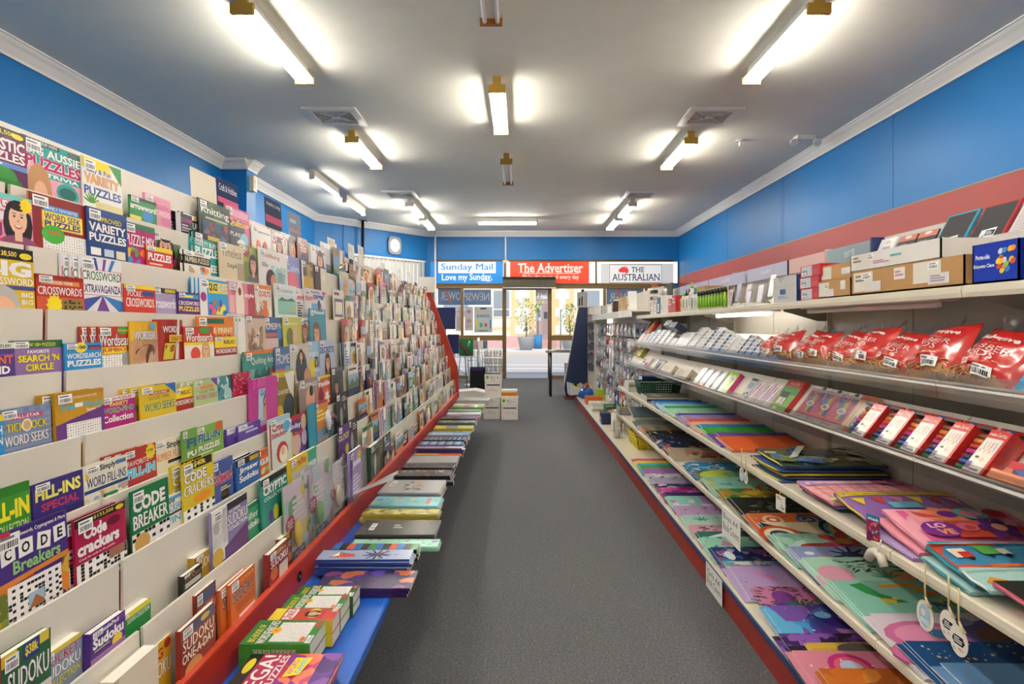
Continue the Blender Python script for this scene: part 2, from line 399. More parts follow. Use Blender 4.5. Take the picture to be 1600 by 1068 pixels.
# cornices
def cornice(name, x0, y0, x1, y1):
    d = Vector((x1 - x0, y1 - y0, 0)); L = d.length
    m = MB(); m.M = T(x0, y0, 0) @ RZ(math.atan2(d.y, d.x))
    m.prism([(0, ZC), (0, ZC - .12), (.015, ZC - .12), (.022, ZC - .1), (.06, ZC - .05), (.085, ZC - .03), (.1, ZC - .012), (.115, ZC - .012), (.115, ZC)], 'x', -.02, L + .02, 'e8e5e0', 'paint')
    struct(m, name)
for k, a in enumerate(((XL, 7.94, XL, YB), (-3.51, 7.94, XL, 7.94), (-3.51, 8.2, -3.51, 7.94), (DX, DY, -3.87, 8.2), (EX, EY, DX, DY), (XR, YF, EX, EY))):
    cornice('trim_%d' % (k + 2), *a)
cornice('trim_1', XR, YB, XR, YF)

# ---------------------------------------------------------------- shopfront
def fx(px): return (px - VX) / F * YF
def fz(py): return EYE + (VY - py) / F * YF
BR = '7d6136'
m = MB()
m.box((EX + .1, YF, 2.62), (XR - .1, YF + .1, 2.68), '4b3a20', 'paint'); m.box((EX + .1, YF - .01, 2.03), (XR - .1, YF + .1, 2.135), BR, 'paint')
for px in (789, 931): m.box((fx(px) - .03, YF - .01, 2.13), (fx(px) + .03, YF + .1, 2.63), BR, 'paint')
struct(m, 'trim_20')
def shop_window(name, x0, x1, mull):
    m = MB(); g = MB()
    for a, b in ((x0, x0 + .05), (x1 - .06, x1)): m.box((a, YF, 0), (b, YF + .08, 2.05), BR, 'paint')
    m.box((x0, YF - .005, .86), (x1, YF + .09, .975), BR, 'paint'); m.box((x0, YF, 0), (x1, YF + .08, .07), BR, 'paint')
    for q in mull: m.box((q - .03, YF, .9), (q + .03, YF + .08, 2.05), BR, 'paint')
    m.box((x0, YF + .04, .07), (x1, YF + .046, 2.03), 'white', 'glass')
    struct(m, name)
shop_window('window_2', EX + .1, fx(791), (fx(722),)); shop_window('window_3', fx(858), XR - .1, (fx(945), fx(1010)))
m = MB()
for a in (fx(785), fx(856)): m.box((a, YF - .02, 0), (a + .085, YF + .1, 2.1), '6b5330', 'paint')
m.box((fx(785), YF + .0, 2.0), (fx(862), YF + .1, 2.06), '6b5330', 'paint'); m.box((fx(785), YF, 0), (fx(862), YF + .15, .012), '9a948a', 'metal'); struct(m, 'door_1')

def lightsign(name, px0, px1, frame, base, art, label):
    t = thing(name, label, 'sign')
    x0, x1, z0, z1 = fx(px0), fx(px1), 2.14, 2.625
    m = MB(); m.box((x0, YF - .06, z0), (x1, YF + .04, z1), 'd8cda8'); 
    if frame: m.box((x0 + .01, YF - .064, z0 + .01), (x1 - .01, YF - .06, z1 - .01), frame, 'lightbox')
    m.build('light_box', t)
    m = MB(); a, b, c, d = art[0]; X0, X1, Z0, Z1 = fx(a), fx(b), max(z0, fz(d)), min(z1, fz(c))
    D = Deco(m, lambda u, v, n: (X0 + u, YF - .0665 - n * 3, Z0 + v), X1 - X0, Z1 - Z0, 'backlit')
    D.r(0, 0, 1, 1, base); D.art(art[1]); m.build('sign_face', t)
lightsign('light_box_sign', 673, 786, None, '1479c4', ((673, 786, 408, 443), [
    ('r', .11, .47, .9, .99, 'f1efe8'), ('t', 'Sunday Mail', .15, .52, .86, .92, '1479c4', None, .03),
    ('t', 'Love my Sunday.', .16, .04, .85, .43, 'f4f4f2', None, .012, .03), ('r', .70, .11, .84, .135, 'f4f4f2')]), 'blue back-lit sign with white panel above the left shop window')
lightsign('light_box_sign', 791, 930, 'white', 'd3391c', ((797, 920, 409, 444), [
    ('ts', 'The Advertiser', .1, .5, .92, .92, 'f3ddd0', .014, (0, .66, 1)), ('r', .16, .44, .87, .46, 'f3ddd0'),
    ('t', 'Make the most of every day', .16, .14, .87, .4, 'f3ddd0', None, .01)]), 'red back-lit sign with white serif lettering over the doorway')
AUS = [(.245,.62),(.25,.7),(.275,.77),(.29,.83),(.305,.8),(.32,.86),(.335,.84),(.335,.78),(.345,.78),(.352,.88),(.362,.8),(.378,.72),(.385,.6),(.37,.5),(.352,.47),(.34,.52),(.328,.55),(.31,.52),(.285,.55),(.262,.53)]
lightsign('light_box_sign', 932, 1058, 'white', 'bfc1c3', ((938, 1051, 412, 442), [
    ('r', .12, .0, .84, .96, '44484d'), ('r', .125, .03, .835, .93, 'd5d6d8'), ('p', AUS, 'd0322c'), ('ts', 'THE', .42, .55, .6, .82, '14233c', .01),
    ('ts', 'AUSTRALIAN', .16, .12, .81, .46, '14233c', .008)]), 'grey and white back-lit newspaper sign with a small red continent beside the right wall')
# air curtain over the door
t = thing('air_curtain', 'long brown air curtain unit mounted above the doorway', 'air curtain')
m = MB(); a, b = fx(786), fx(871) - .05
m.prism([(YF - .33, 2.05), (YF - .08, 2.03), (YF - .08, 2.27), (YF - .26, 2.27), (YF - .33, 2.2)], 'x', a, b, '6a6456', 'metal'); m.build('housing', t)
m = MB()
for k in range(24): m.box((a + .02 + k * (b - a - .04) / 24, YF - .336, 2.07), (a + .03 + k * (b - a - .04) / 24, YF - .328, 2.2), '3c382f')
m.build('grille', t)
m = MB(); m.box((a, YF - .31, 2.02), (b, YF - .1, 2.04), 'white', 'plastic'); m.build('outlet', t)
def pole(name, label, x, y, z0, z1, r, col, flange=False):
    t = thing(name, label, 'pole', T(x, y, 0)); m = MB(); m.tube([(0, 0, z0), (0, 0, z1)], r, col, 'paint', 10); m.build('shaft', t)
    if flange: m = MB(); m.box((-.09, -.09, z1 - .01), (.09, .09, z1), col, 'paint'); m.build('flange', t)
    return t
pole('service_pole', 'white service pole from ceiling down in front of the blue sign', fx(680) * .985, YF - .2, 0, ZC, .022, 'e4e2dd')
t = pole('conduit', 'short white conduit on the bulkhead between the blue and red signs', fx(790), YF - .03, 2.66, ZC - .1, .02, 'e4e2dd')
m = MB(); m.box((-.06, -.03, 2.6), (.06, .02, 2.66), 'cfc9bd'); m.build('junction_box', t)
pole('ceiling_post', 'black steel post with square cap beside the blinds', *(MD @ Vector((1.0, -.12, 0)))[:2], 0, ZC, .03, '1b1c20', True)
# window dressing
def film(name, px0, px1, py0, py1, base, art, label, cat, y=YF + .035, mat='windowfilm'):
    m = MB(); X0, X1, Z0, Z1 = fx(px0), fx(px1), fz(py1), fz(py0)
    D = Deco(m, lambda u, v, n: (X0 + u, y - n * 2, Z0 + v), X1 - X0, Z1 - Z0, mat)
    D.r(0, 0, 1, 1, base); D.art(art); m.box((X0, y + .0005, Z0), (X1, y + .001, Z1), base, mat)
    return solo(m, name, label, cat)
film('window_banner', 684, 721, 450, 476, '7f9cc0', [('t', 'OWER', .97, .28, .13, .78, 'f4f2ee', None, .03), ('p', [(.24, .95), (.36, .95), (.62, .08), (.5, .08)], 'dd8f8f')], 'pale blue window banner half with white reversed letters and a red flash', 'banner')
film('window_banner', 725, 767, 452, 476, '7f9cc0', [('t', 'NEWSP', .93, .28, .0, .78, 'f4f2ee', None, .03)], 'pale blue window banner half with reversed letters over the school poster', 'banner')
film('window_banner', 948, 1006, 450, 476, '7f9cc0', [('t', 'POWER', .97, .2, .08, .72, 'f4f2ee', None, .03), ('p', [(.22, .95), (.31, .95), (.5, .05), (.41, .05)], 'dd8f8f')], 'pale blue reversed banner in the window under the grey newspaper sign', 'banner')
film('window_poster', 741, 769, 479, 519, 'a9b4b4', [('r', .33, .9, .67, .96, '2b3a66'), ('t', 'BACK TO', .14, .72, .84, .85, 'c8902a', None, .03), ('t', 'SCHOOL', .13, .58, .87, .7, '3a5aa0', None, .03),
    ('r', .08, .18, .2, .5, 'd8c93a'), ('r', .3, .2, .45, .37, '4ba05a'), ('el', .64, .29, .08, .11, 'c8504a'), ('r', .86, .15, .93, .5, '3f7fb0'), ('r', .25, .05, .75, .08, '7a4a4a')], 'grey back-to-school poster with crayon drawings in the shop window', 'poster', YF + .03, 'matte')
film('window_poster', 712, 721, 479, 517, 'e8dde0', [('el', .5, .8, .3, .1, 'c99aa8'), ('lines', .1, .1, .9, .6, 8, 'c8b0b8')], 'narrow pink sketch poster left of the window mullion', 'poster')
film('window_poster', 726, 739, 479, 516, 'e3dadd', [('el', .5, .8, .25, .2, 'b896a4'), ('el', .5, .4, .3, .25, 'c9a6b2'), ('lines', .1, .1, .9, .3, 4, 'c8b0b8')], 'pale sketch poster just left of the school poster', 'poster')
# wall clock and socket on the diagonal wall
t = thing('wall_clock', 'rounded square chrome wall clock on the blue diagonal wall', 'clock', MD @ T(1.86, -.03, 2.9))
def rsq(a, b, k=20): return [(a * math.copysign(abs(math.cos(6.2832*i/k)) ** .55, math.cos(6.2832*i/k)), b * math.copysign(abs(math.sin(6.2832*i/k)) ** .55, math.sin(6.2832*i/k))) for i in range(k)]
m = MB(); m.prism(rsq(.17, .19), 'y', -.02, .03, '8d9197', 'plastic'); m.build('case', t)
m = MB(); m.prism([(.125 * math.cos(6.2832*i/24), .14 * math.sin(6.2832*i/24)) for i in range(24)], 'y', -.023, -.018, 'f5f3ef', 'matte')
for i in range(12):
    a = 6.2832 * i / 12; m.box((.105*math.cos(a)-.006, -.0245, .118*math.sin(a)-.006), (.105*math.cos(a)+.006, -.023, .118*math.sin(a)+.006), 'black')
m.build('dial', t)
for nm, L, a in (('hour_hand', .06, 2.9), ('minute_hand', .09, .1)):
    m = MB(); m.M = RY(-a); m.box((0, -.027, -.004), (L, -.025, .004), 'black'); m.build(nm, t)
t = thing('power_socket', 'white power socket box on blue wall left of the black post', 'socket', MD @ T(.35, 0, 2.72))
m = MB(); m.box((-.1, -.05, -.06), (.1, 0, .06), 'e9e5dc'); m.build('case', t); m = MB(); m.tube([(.08, -.04, 0), (.16, -.06, -.1), (.25, -.06, .02), (.35, -.05, -.2)], .006, 'black'); m.build('cable', t)
t = thing('alarm_box', 'small cream alarm box on the side of the blue wall pier', 'alarm box', T(-3.51, 8.06, 3.03))
m = MB(); m.box((0, -.05, -.1), (.06, .05, .1), 'd6cdb0'); m.build('case', t); m = MB(); m.box((.06, -.02, -.06), (.065, .02, .05), 'bfb495'); m.build('cover_plate', t)

# ---------------------------------------------------------------- ceiling lights, vents
def batten(x, y0, y1, lit=True, cap='c29a3a', twin=True, label='', rot=False, body='e4e1da'):
    L = abs(y1 - y0)
    M = T(x, y0, ZC) if not rot else T(x, y0, ZC) @ RZ(R(-90))
    t = thing('ceiling_light', label, 'light', M)
    bw = .072 if twin else .034
    m = MB(); m.prism([(-.03, 0), (.03, 0), (.034, -.05), (bw, -.092), (.02, -.095), (-.02, -.095), (-bw, -.092), (-.034, -.05)], 'y', .03, L - .03, body, 'paint'); m.build('channel', t)
    xs = (-.042, .042) if twin else (0,)
    wd = .075 if twin else .035
    for k, y in enumerate((0, L - .028)):
        m = MB(); m.box((-.035, y, -.07), (.035, y + .03, -.001), cap, 'plastic'); m.box((-wd, y, -.135), (wd, y + .028, -.068), cap, 'plastic'); m.build('end_cap', t)
    for q in xs:
        m = MB(); m.tube([(q, .028, -.115), (q, L - .028, -.115)], .0145, 'white', 'tube' if lit else 'paint', 10, False); m.build('tube', t)
    return t
batten(-1.78, 3.95, 5.13, label='lit twin fluorescent light with tan ends, nearest of the left ceiling row')
batten(-1.83, 6.72, 7.9, label='lit twin fluorescent light with tan ends between the left pair of vents')
batten(-1.84, 10.3, 11.4, cap='ddd6c4', label='white-ended fluorescent light just beyond the far left vent')
batten(-1.84, 11.72, 12.88, cap='ddd6c4', label='last white-ended fluorescent light of the left row, near the bulkhead')
batten(1.92, 3.95, 5.14, label='lit twin fluorescent light with tan ends, nearest on the right')
batten(1.88, 6.76, 7.93, label='lit twin fluorescent light with tan ends beyond the right vent')
batten(1.88, 10.3, 11.4, cap='ddd6c4', label='white-ended fluorescent light just beyond the far right vent')
batten(1.88, 11.72, 12.88, cap='ddd6c4', label='last white-ended fluorescent light of the right row, near the bulkhead')
batten(-.19, 2.9, 4.13, lit=False, cap='a9671f', label='unlit twin tube light with brown ends at the top of the ceiling')
batten(-.195, 5.28, 6.48, label='lit twin fluorescent light in the middle of the ceiling')
batten(-.165, 7.62, 8.78, lit=False, cap='96701f', label='unlit dark-ended twin tube light in the middle of the ceiling')
batten(-.83, 12.15, 10.97, cap='d8d2c2', label='fluorescent light set crosswise in front of the bulkhead', rot=True)
batten(-2.83, 8.4, 9.58, cap='bdb8ae', twin=False, label='single white tube light nearer the blue pier')
batten(-2.83, 9.98, 11.2, cap='bdb8ae', twin=False, label='single white tube light above the black post')
for x in (-1.77, 1.85):  # out-of-view lamps added along the side rows for bounce and near light
    for y in (-1.6, .95): batten(x, y, y + 1.23, label='lit twin fluorescent light behind the viewpoint on the %s ceiling row%s' % ('left' if x < 0 else 'right', ', over the racks' if y > 0 else ', by the back wall'))
batten(-.19, .75, 1.98, label='lit twin fluorescent light overhead, before the unlit middle one')  # unseen lamp added to brighten the near racks and shelves
batten(-.19, -1.7, -.47, label='lit twin fluorescent light in the middle behind the viewpoint')  # another unseen lamp, added for a brighter foreground
def vent(x, y, label, s=.265):
    t = thing('ceiling_vent', label, 'vent', T(x, y, ZC)); q = s * .72
    m = MB()
    for a in range(4):
        m.M = RZ(R(90) * a); m.prism([(-s, -s), (s, -s), (q, -q), (-q, -q)], 'z', -.02, -.001, 'eae7e0', 'plastic')
    m.build('frame', t)
    m = MB(); m.box((-q, -q, -.0008), (q, q, -.0004), '8a898a', 'matte'); m.build('backing', t)
    m = MB()
    for a in (0, 2):
        m.M = RZ(R(90) * a)
        for k in range(6):
            f = (k + .6) / 6.5 * q; m.box((-f, -f - .006, -.014), (f, -f + .006, -.003), 'd6d3cb')
    for a in (1, 3):
        m.M = RZ(R(90) * a)
        for k in range(6):
            f = (k + .6) / 6.5 * q; m.box((-f, -f - .004, -.014), (f, -f + .004, -.003), 'd6d3cb')
            m.box((-q * .9 + k * q * .36 - .004, -q, -.014), (-q * .9 + k * q * .36 + .004, -max(.03, abs(-q * .9 + k * q * .36)), -.003), 'd6d3cb')
    m.M = RZ(R(45)); m.box((-q * 1.4, -.008, -.016), (q * 1.4, .008, -.003), 'dedbd3'); m.box((-.008, -q * 1.4, -.016), (.008, q * 1.4, -.003), 'dedbd3')
    m.M = I4; m.box((-.03, -.03, -.02), (.03, .03, -.003), 'dedbd3'); m.build('grille', t)
vent(-1.87, 6.28, 'square ceiling vent nearest on the left, beyond the near twin light')
vent(1.93, 6.28, 'square ceiling vent nearest on the right, beyond the near twin light')
vent(-1.92, 9.98, 'farther square ceiling vent on the left side of the shop'); vent(1.95, 9.98, 'farther square ceiling vent on the right side of the shop')
t = thing('emergency_light', 'white twin-spot emergency light on the ceiling by the right wall', 'light', T(3.2, 6.95, ZC))
m = MB(); m.box((-.1, -.06, -.05), (.1, .06, 0), 'e6e3dd'); m.build('case', t)
for q in (-1, 1):
    m = MB(); m.M = T(q * .13, 0, -.06) @ RX(R(120)) ; m.lathe([(.01, -.03), (.03, 0), (.045, .05), (.04, .052)], 'e6e3dd'); m.build('spot_head', t)
t = thing('ceiling_sensor', 'small white drop sensor hanging from the right of the ceiling', 'sensor', T(2.53, 7.1, ZC))
m = MB(); m.tube([(0, 0, 0), (0, 0, -.08)], .012, 'e6e3dd'); m.build('stem', t); m = MB(); m.tube([(0, 0, -.002), (0, 0, -.012)], .045, 'dedbd4', n=14); m.build('rose', t)

# ---------------------------------------------------------------- the street outside
m = MB(); m.box((-16, YF + .06, -.16), (16, 15.6, -.02), 'white', 'paving')
m.box((-16, 29, -.16), (16, 34, -.0), 'white', 'paving'); m.box((-16, 28.85, -.16), (16, 29, -.0), 'c4b9a6', 'matte'); struct(m, 'trim_30')
m = MB(); m.box((-16, 15.6, -.2), (16, 28.85, -.1), 'white', 'road')
for y in (18.6, 20.4): m.box((-16, y, -.1), (16, y + .15, -.095), 'e9e7e2', 'matte')
struct(m, 'floor_outside')
t = thing('building', 'cream rendered building with tan quoins across the street', 'building', T(0, 34, 0))
QX = lambda px: (px - VX) / F * 34
QZ = lambda py: EYE + (VY - py) / F * 34
m = MB(); d0, d1 = QX(837), QX(858)
m.box((-14, 0, 0), (d0, .5, 8), 'white', 'render_wall'); m.box((d1, 0, 0), (14, .5, 8), 'white', 'render_wall'); m.box((d0, 0, 3.2), (d1, .5, 8), 'white', 'render_wall'); m.build('wall', t)
m = MB(); m.box((-14, -.04, 0), (d0, 0, .65), 'caa19a', 'matte'); m.box((d1, -.04, 0), (14, 0, .65), 'caa19a', 'matte'); m.build('plinth', t)
m = MB()
for p0, p1 in ((797, 835), (860, 897)):
    m.box((QX(p0), -.02, .65), (QX(p1), 0, 6), 'e3bf8f', 'matte')
    for k in range(6): a = QX((p0 + p1) / 2 - (5 if k % 2 else 11)); b = QX((p0 + p1) / 2 + (5 if k % 2 else 11)); m.box((a, -.05, .75 + k * .48), (b, -.02, 1.23 + k * .48), 'f2ead8', 'matte')
m.box((QX(768), -.03, 1.0), (QX(800), 0, 1.15), 'e3bf8f', 'matte'); m.build('quoin', t)
for a, b in ((768, 799), (690, 735), (905, 940)):
    f = MB(); f.box((QX(a), -.05, QZ(496)), (QX(b), 0, QZ(452)), 'd7d3ca', 'paint'); fo = f.build('window', t)
    f = MB(); f.box((QX(a) + .12, -.06, QZ(494)), (QX(b) - .12, -.05, QZ(484)), '7f868c', 'gloss'); f.box((QX(a) + .12, -.06, QZ(482)), (QX(b) - .12, -.05, QZ(454)), '8d949a', 'gloss'); f.build('pane', fo)
m = MB(); m.box((d0, .3, .45), (d1, .4, 3.2), 'a58f8c', 'paint'); do = m.build('door', t)
m = MB(); D = Deco(m, lambda u, v, n: (d0 + u, .29 - n * 8, .45 + v), d1 - d0, 2.75, 'matte')
D.r(.0, .0, 1, 1, 'a99491'); D.r(.08, .78, .92, .98, '8f8b90'); D.t('& Insol', .15, .82, .85, .95, 'eceae6'); D.r(.1, .38, .4, .7, 'b6c3cc'); D.r(.5, .1, .95, .72, '9b8a8c'); D.r(.15, .45, .38, .6, '6c7a88'); D.r(.62, .42, .9, .56, '4c4f57')
m.build('door_panel', do)
m = MB()
for k in range(3): m.box((d0 - .3, -1.0 + k * .32, k * .15), (d1 + .3, .3, .15 + k * .15), 'c09a92', 'matte')
m.build('door_step', t)
random.seed(5)
def planter(px, py, label, hgt=2.6):
    Y = 30.8; x = (px - VX) / F * Y; t = thing('potted_shrub', label, 'shrub', T(x, Y, 0))
    m = MB(); m.lathe([(.3, 0), (.42, .6), (.44, .66), (.38, .66), (.36, .58), (.05, .56)], '9b9c9a', 'matte', 14); m.build('pot', t)
    m = MB(); m.tube([(0, 0, .5), (.03, 0, 1.0), (-.02, .02, 1.7)], [.035, .03, .02], '6b5a40', 'matte', 6)
    for k in range(5): m.tube([(0, 0, .9 + k * .15), (.3 * math.cos(k * 2.1), .3 * math.sin(k * 2.1), 1.3 + k * .22)], [.015, .006], '6b5a40', 'matte', 5)
    m.build('stem', t)
    m = MB()
    for k in range(420):
        a = random.uniform(0, 6.28); z = random.uniform(.9, hgt); q = .62 * math.sin(min(1, (z - .8) / (hgt - .7)) * 3.0) * random.random() ** .5
        m.M = T(q * math.cos(a), q * math.sin(a), z) @ RZ(random.uniform(0, 6)) @ RX(random.uniform(-1, 1)); l = random.uniform(.06, .1)
        m.poly([(-l * .4, 0, 0), (0, -l, 0), (l * .4, 0, 0), (0, l, .01)], random.choice(('8fa04a', 'a8b45e', '7d9140', 'b9c47a')), 'leaf')
    m.build('foliage', t)
planter(822, 525, 'light green shrub in grey pot left of the street doorway'); planter(890, 525, 'light green shrub in grey pot right of the street doorway', 2.3)
t = thing('potted_shrub', 'slim plant in a blue pot in front of the street door', 'shrub', T((841 - VX) / F * 32.2, 32.6, 0))
m = MB(); m.lathe([(.2, .0), (.24, .75), (.2, .75), (.05, .7)], '3f7fae', 'matte', 12); m.build('pot', t)
m = MB(); m.tube([(0, 0, .7), (0, 0, 2.2)], .02, '5b4a35', 'matte', 5); m.build('stem', t)
m = MB()
for k in range(60):
    m.M = T(random.gauss(0, .12), random.gauss(0, .12), 2.2 + random.gauss(0, .2)) @ RZ(random.uniform(0, 6)) @ RX(random.uniform(-1, 1)); m.poly([(-.05, 0, 0), (0, -.1, 0), (.05, 0, 0), (0, .1, 0)], 'a8b45e', 'leaf')
m.build('foliage', t)
pole('street_post', 'thin street post outside beyond the right shop window', (876 - VX) / F * 29.6, 29.6, 0, 2.0, .04, '8a8a88')
# ================================================================ left: tiered magazine rack
SL = .30
KS = [-.28, -.165, -.037, .098, .25, .415, .59, .80, 1.06]
def tier_xz(k): z = (EYE - k * (.69 - .44 * SL)) / (1 + k * SL); return .69 + SL * (z - .44), z
TX = [tier_xz(k) for k in KS]                      # (distance left of the eye line, height) of each pocket's front edge
HID = .104                                         # how deep the pockets are
SEAMS = [.255] + [1.2 + .945 * k for k in range(7)]
ORD = ['first', 'second', 'third', 'fourth', 'fifth', 'sixth', 'seventh', 'eighth', 'ninth', 'tenth', 'eleventh', 'twelfth', 'thirteenth', 'fourteenth', 'fifteenth', 'sixteenth', 'seventeenth', 'eighteenth',
       'nineteenth', 'twentieth', 'twenty-first', 'twenty-second', 'twenty-third', 'twenty-fourth', 'twenty-fifth', 'twenty-sixth', 'twenty-seventh', 'twenty-eighth', 'twenty-ninth', 'thirtieth']
ORD += ['thirty-' + q for q in ORD[:9]]
ROWN = ['top pocket row', 'second pocket row', 'third pocket row', 'fourth pocket row', 'fifth pocket row', 'sixth pocket row', 'seventh pocket row', 'eighth pocket row', 'red-edged bottom pocket row']
PANEL, REDP, BLUEP = 'dfdacd', 'b5301c', '1257b8'
for b in range(7):
    y0, y1 = SEAMS[b] + .002, SEAMS[b + 1] - .002
    g = .006 if b == 0 else .003
    bl = 'cream tiered magazine rack bay with red lip, ' + ('nearest the viewpoint' if b == 0 else 'ending at the red sloped end panel' if b == 6 else '%s bay from the near end' % ORD[b])
    t = thing('magazine_rack', bl, 'rack', T(-.9, (y0 + y1) / 2, 0)); OX, OY = .9, -(y0 + y1) / 2
    def bay(): m = MB(); m.M = T(OX, OY, 0); return m
    ztop = 1.615 if b == 0 else 1.58
    for i in range(9):
        X, z = TX[i]; m = bay()
        if i < 8:
            Xn, zn = TX[i + 1]; Xb, zb = Xn + .040, zn - HID - .004
            m.prism([(-X - .001, z), (-X - .007, z), (-Xb - .006, zb), (-Xb, zb)], 'y', y0 + g, y1 - g, PANEL, 'paint'); m.build('pocket_panel', t)
        else:
            m.prism([(-X, z), (-X - .012, z), (-X - .012, .342), (-X, .342)], 'y', y0, y1, REDP, 'paint'); m.prism([(-X + .004, z + .002), (-X - .014, z + .002), (-X - .014, z - .006), (-X + .004, z - .006)], 'y', y0, y1, 'c4452c', 'paint'); m.build('red_lip', t)
        m = bay(); m.box((-X - .039, y0 + g, z - HID - .004), (-X - .0075, y1 - g, z - HID), PANEL, 'paint'); m.build('pocket_floor', t)
    X, z = TX[0]; m = bay(); m.box((-X - .048, y0 + g, z - HID - .004), (-X - .041, y1 - g, ztop), 'eae5da', 'paint'); m.build('back_board', t)
    m = bay(); m.box((-1.3, y0, .0), (-1.06, y1, 1.5), 'cfc8b8', 'paint'); m.box((-1.06, y0, 0), (-.80, y1, .3), '6b1f16', 'paint'); m.build('carcass', t)
    m = bay(); m.prism([(-.703, .325), (-.703, .342), (-.40, .352), (-.394, .349), (-.392, .34), (-.394, .322), (-.42, .316), (-.6, .318)], 'y', y0, y1, BLUEP, 'paint'); m.build('base_shelf', t)
    if b == 6:
        m = bay(); m.prism([(-1.33, 0), (-.66, 0), (-.69, .72), (-1.0, 1.585), (-1.33, 1.585)], 'y', y1, y1 + .03, 'b2331f', 'paint'); m.build('end_panel', t)
        m = bay(); m.box((-1.12, y1 - .02, 1.55), (-.94, y1 - .012, 1.72), 'e6e2d8', 'paint'); m.build('end_card', t)

LEAN = .045
occ = [[] for _ in TX]; REG = []
def slot(i, a, b, t):
    d = .001
    for (c, e, d0, d1) in sorted(occ[i], key=lambda q: q[2]):
        if a < e - .001 and b > c + .001 and d < d1 and d + t > d0: d = d1 + .0018
    occ[i].append((a, b, d, d + t)); return d
STK = True
def paper_item(name, label, cat, M, wd, hgt, th, hid, base, art, pages='f0ece2', sticker=True, group=None, spine=None, bow=0, mat='gloss', simple=False, spart=None, bend=0):
    """a magazine or book standing up, facing local -y, spine on the left; art is laid out over the part above HID"""
    hv = hgt - hid; nu = 6 if bow else 1
    ph = bow
    fn = (lambda u, v, n: (u - wd / 2, -n - abs(ph) * min(1, max(0, v / .05)) * math.sin(u / wd * (3.1416 if ph > 0 else 6.2832)) + bend * max(0, v) ** 2, hid + v))
    bx = lambda m, a, b, c, d, col, mt: m.box((-wd / 2 + a, b, 0), (wd / 2 - c, d, hgt - (.0015 if a else 0)), col, mt)
    if simple:
        m = MB(); D = Deco(m, fn, wd, hv, mat, nu, .00003); D.r(0, -hid / hv, 1, 0, base); D.r(0, 0, 1, 1, base); D.art(art)
        m.box((-wd / 2, .0008, 0), (wd / 2, th, hgt - abs(bend) * .2), pages, 'matte', {'left': spine or base, 'back': base})
        return solo(m, name, label, cat, M, group)
    t = thing(name, label, cat, M, group)
    m = MB(); D = Deco(m, fn, wd, hv, mat, nu, .00003); D.r(0, -hid / hv, 1, 0, base); D.r(0, 0, 1, 1, base); D.art(art)
    m.box((-wd / 2, 0.0002, 0), (wd / 2, .0006, hgt), base, mat); m.box((-wd / 2, th - .0005, 0), (wd / 2, th, hgt), base, mat); m.box((-wd / 2 - .0004, .0002, 0), (-wd / 2, th, hgt), spine or base, mat)
    m.build('cover', t)
    m = MB(); bx(m, .0003, .0007, .001, th - .0006, pages, 'matte'); m.build('page_block', t)
    if sticker:
        m = MB(); D = Deco(m, lambda u, v, n: (u - wd / 2, -n - .0013, hid + v), wd, hv, 'gloss')
        su = .05; sv = .045 * (1 if hv > .12 else .8)
        v1 = .965; D.bar(.05, v1 - min(.2, .024 / hv), .05 + min(.27, .042 / wd), v1); m.build('barcode_sticker', t)
    return t
def lm(i, x0, x1, ytop, base, art, label, name='puzzle_magazine', cat='magazine', th=.0035, copies=0, cdy=-.012, group=None, **kw):
    X, z = TX[i]; x0, x1 = sorted((x0, x1))
    Y0, Y1 = F * X / (VX - x0), F * X / (VX - x1)
    k = (ytop - VY) / (VX - x0); a = LEAN if th < .01 else .012; Xb, zb = X + .0072, z - HID + .0008; th = min(th, .027)
    hgt = (EYE - zb - k * Xb) / (math.cos(a) + k * math.sin(a))
    d = slot(i, Y0, Y1, th)
    M = T(-(Xb + d), (Y0 + Y1) / 2, zb) @ RZ(R(90)) @ RX(-a)
    o = paper_item(name, label, cat, M, Y1 - Y0 - .001, hgt, th, HID, base, art, group=group, **kw)
    REG.append((i, (Y0 + Y1) / 2, o))
    for c in range(copies):
        y = cdy * (c + 1); d = slot(i, Y0 + y, Y1 + y, th)
        if d + th > .024: break
        copy_tree(o, T(-(Xb + d), (Y0 + Y1) / 2 + y, zb) @ RZ(R(90)) @ RX(-a), '%s spare copy behind the %s' % (ORD[c], ' '.join(label.split()[:9])))
    return o
W = 'white'
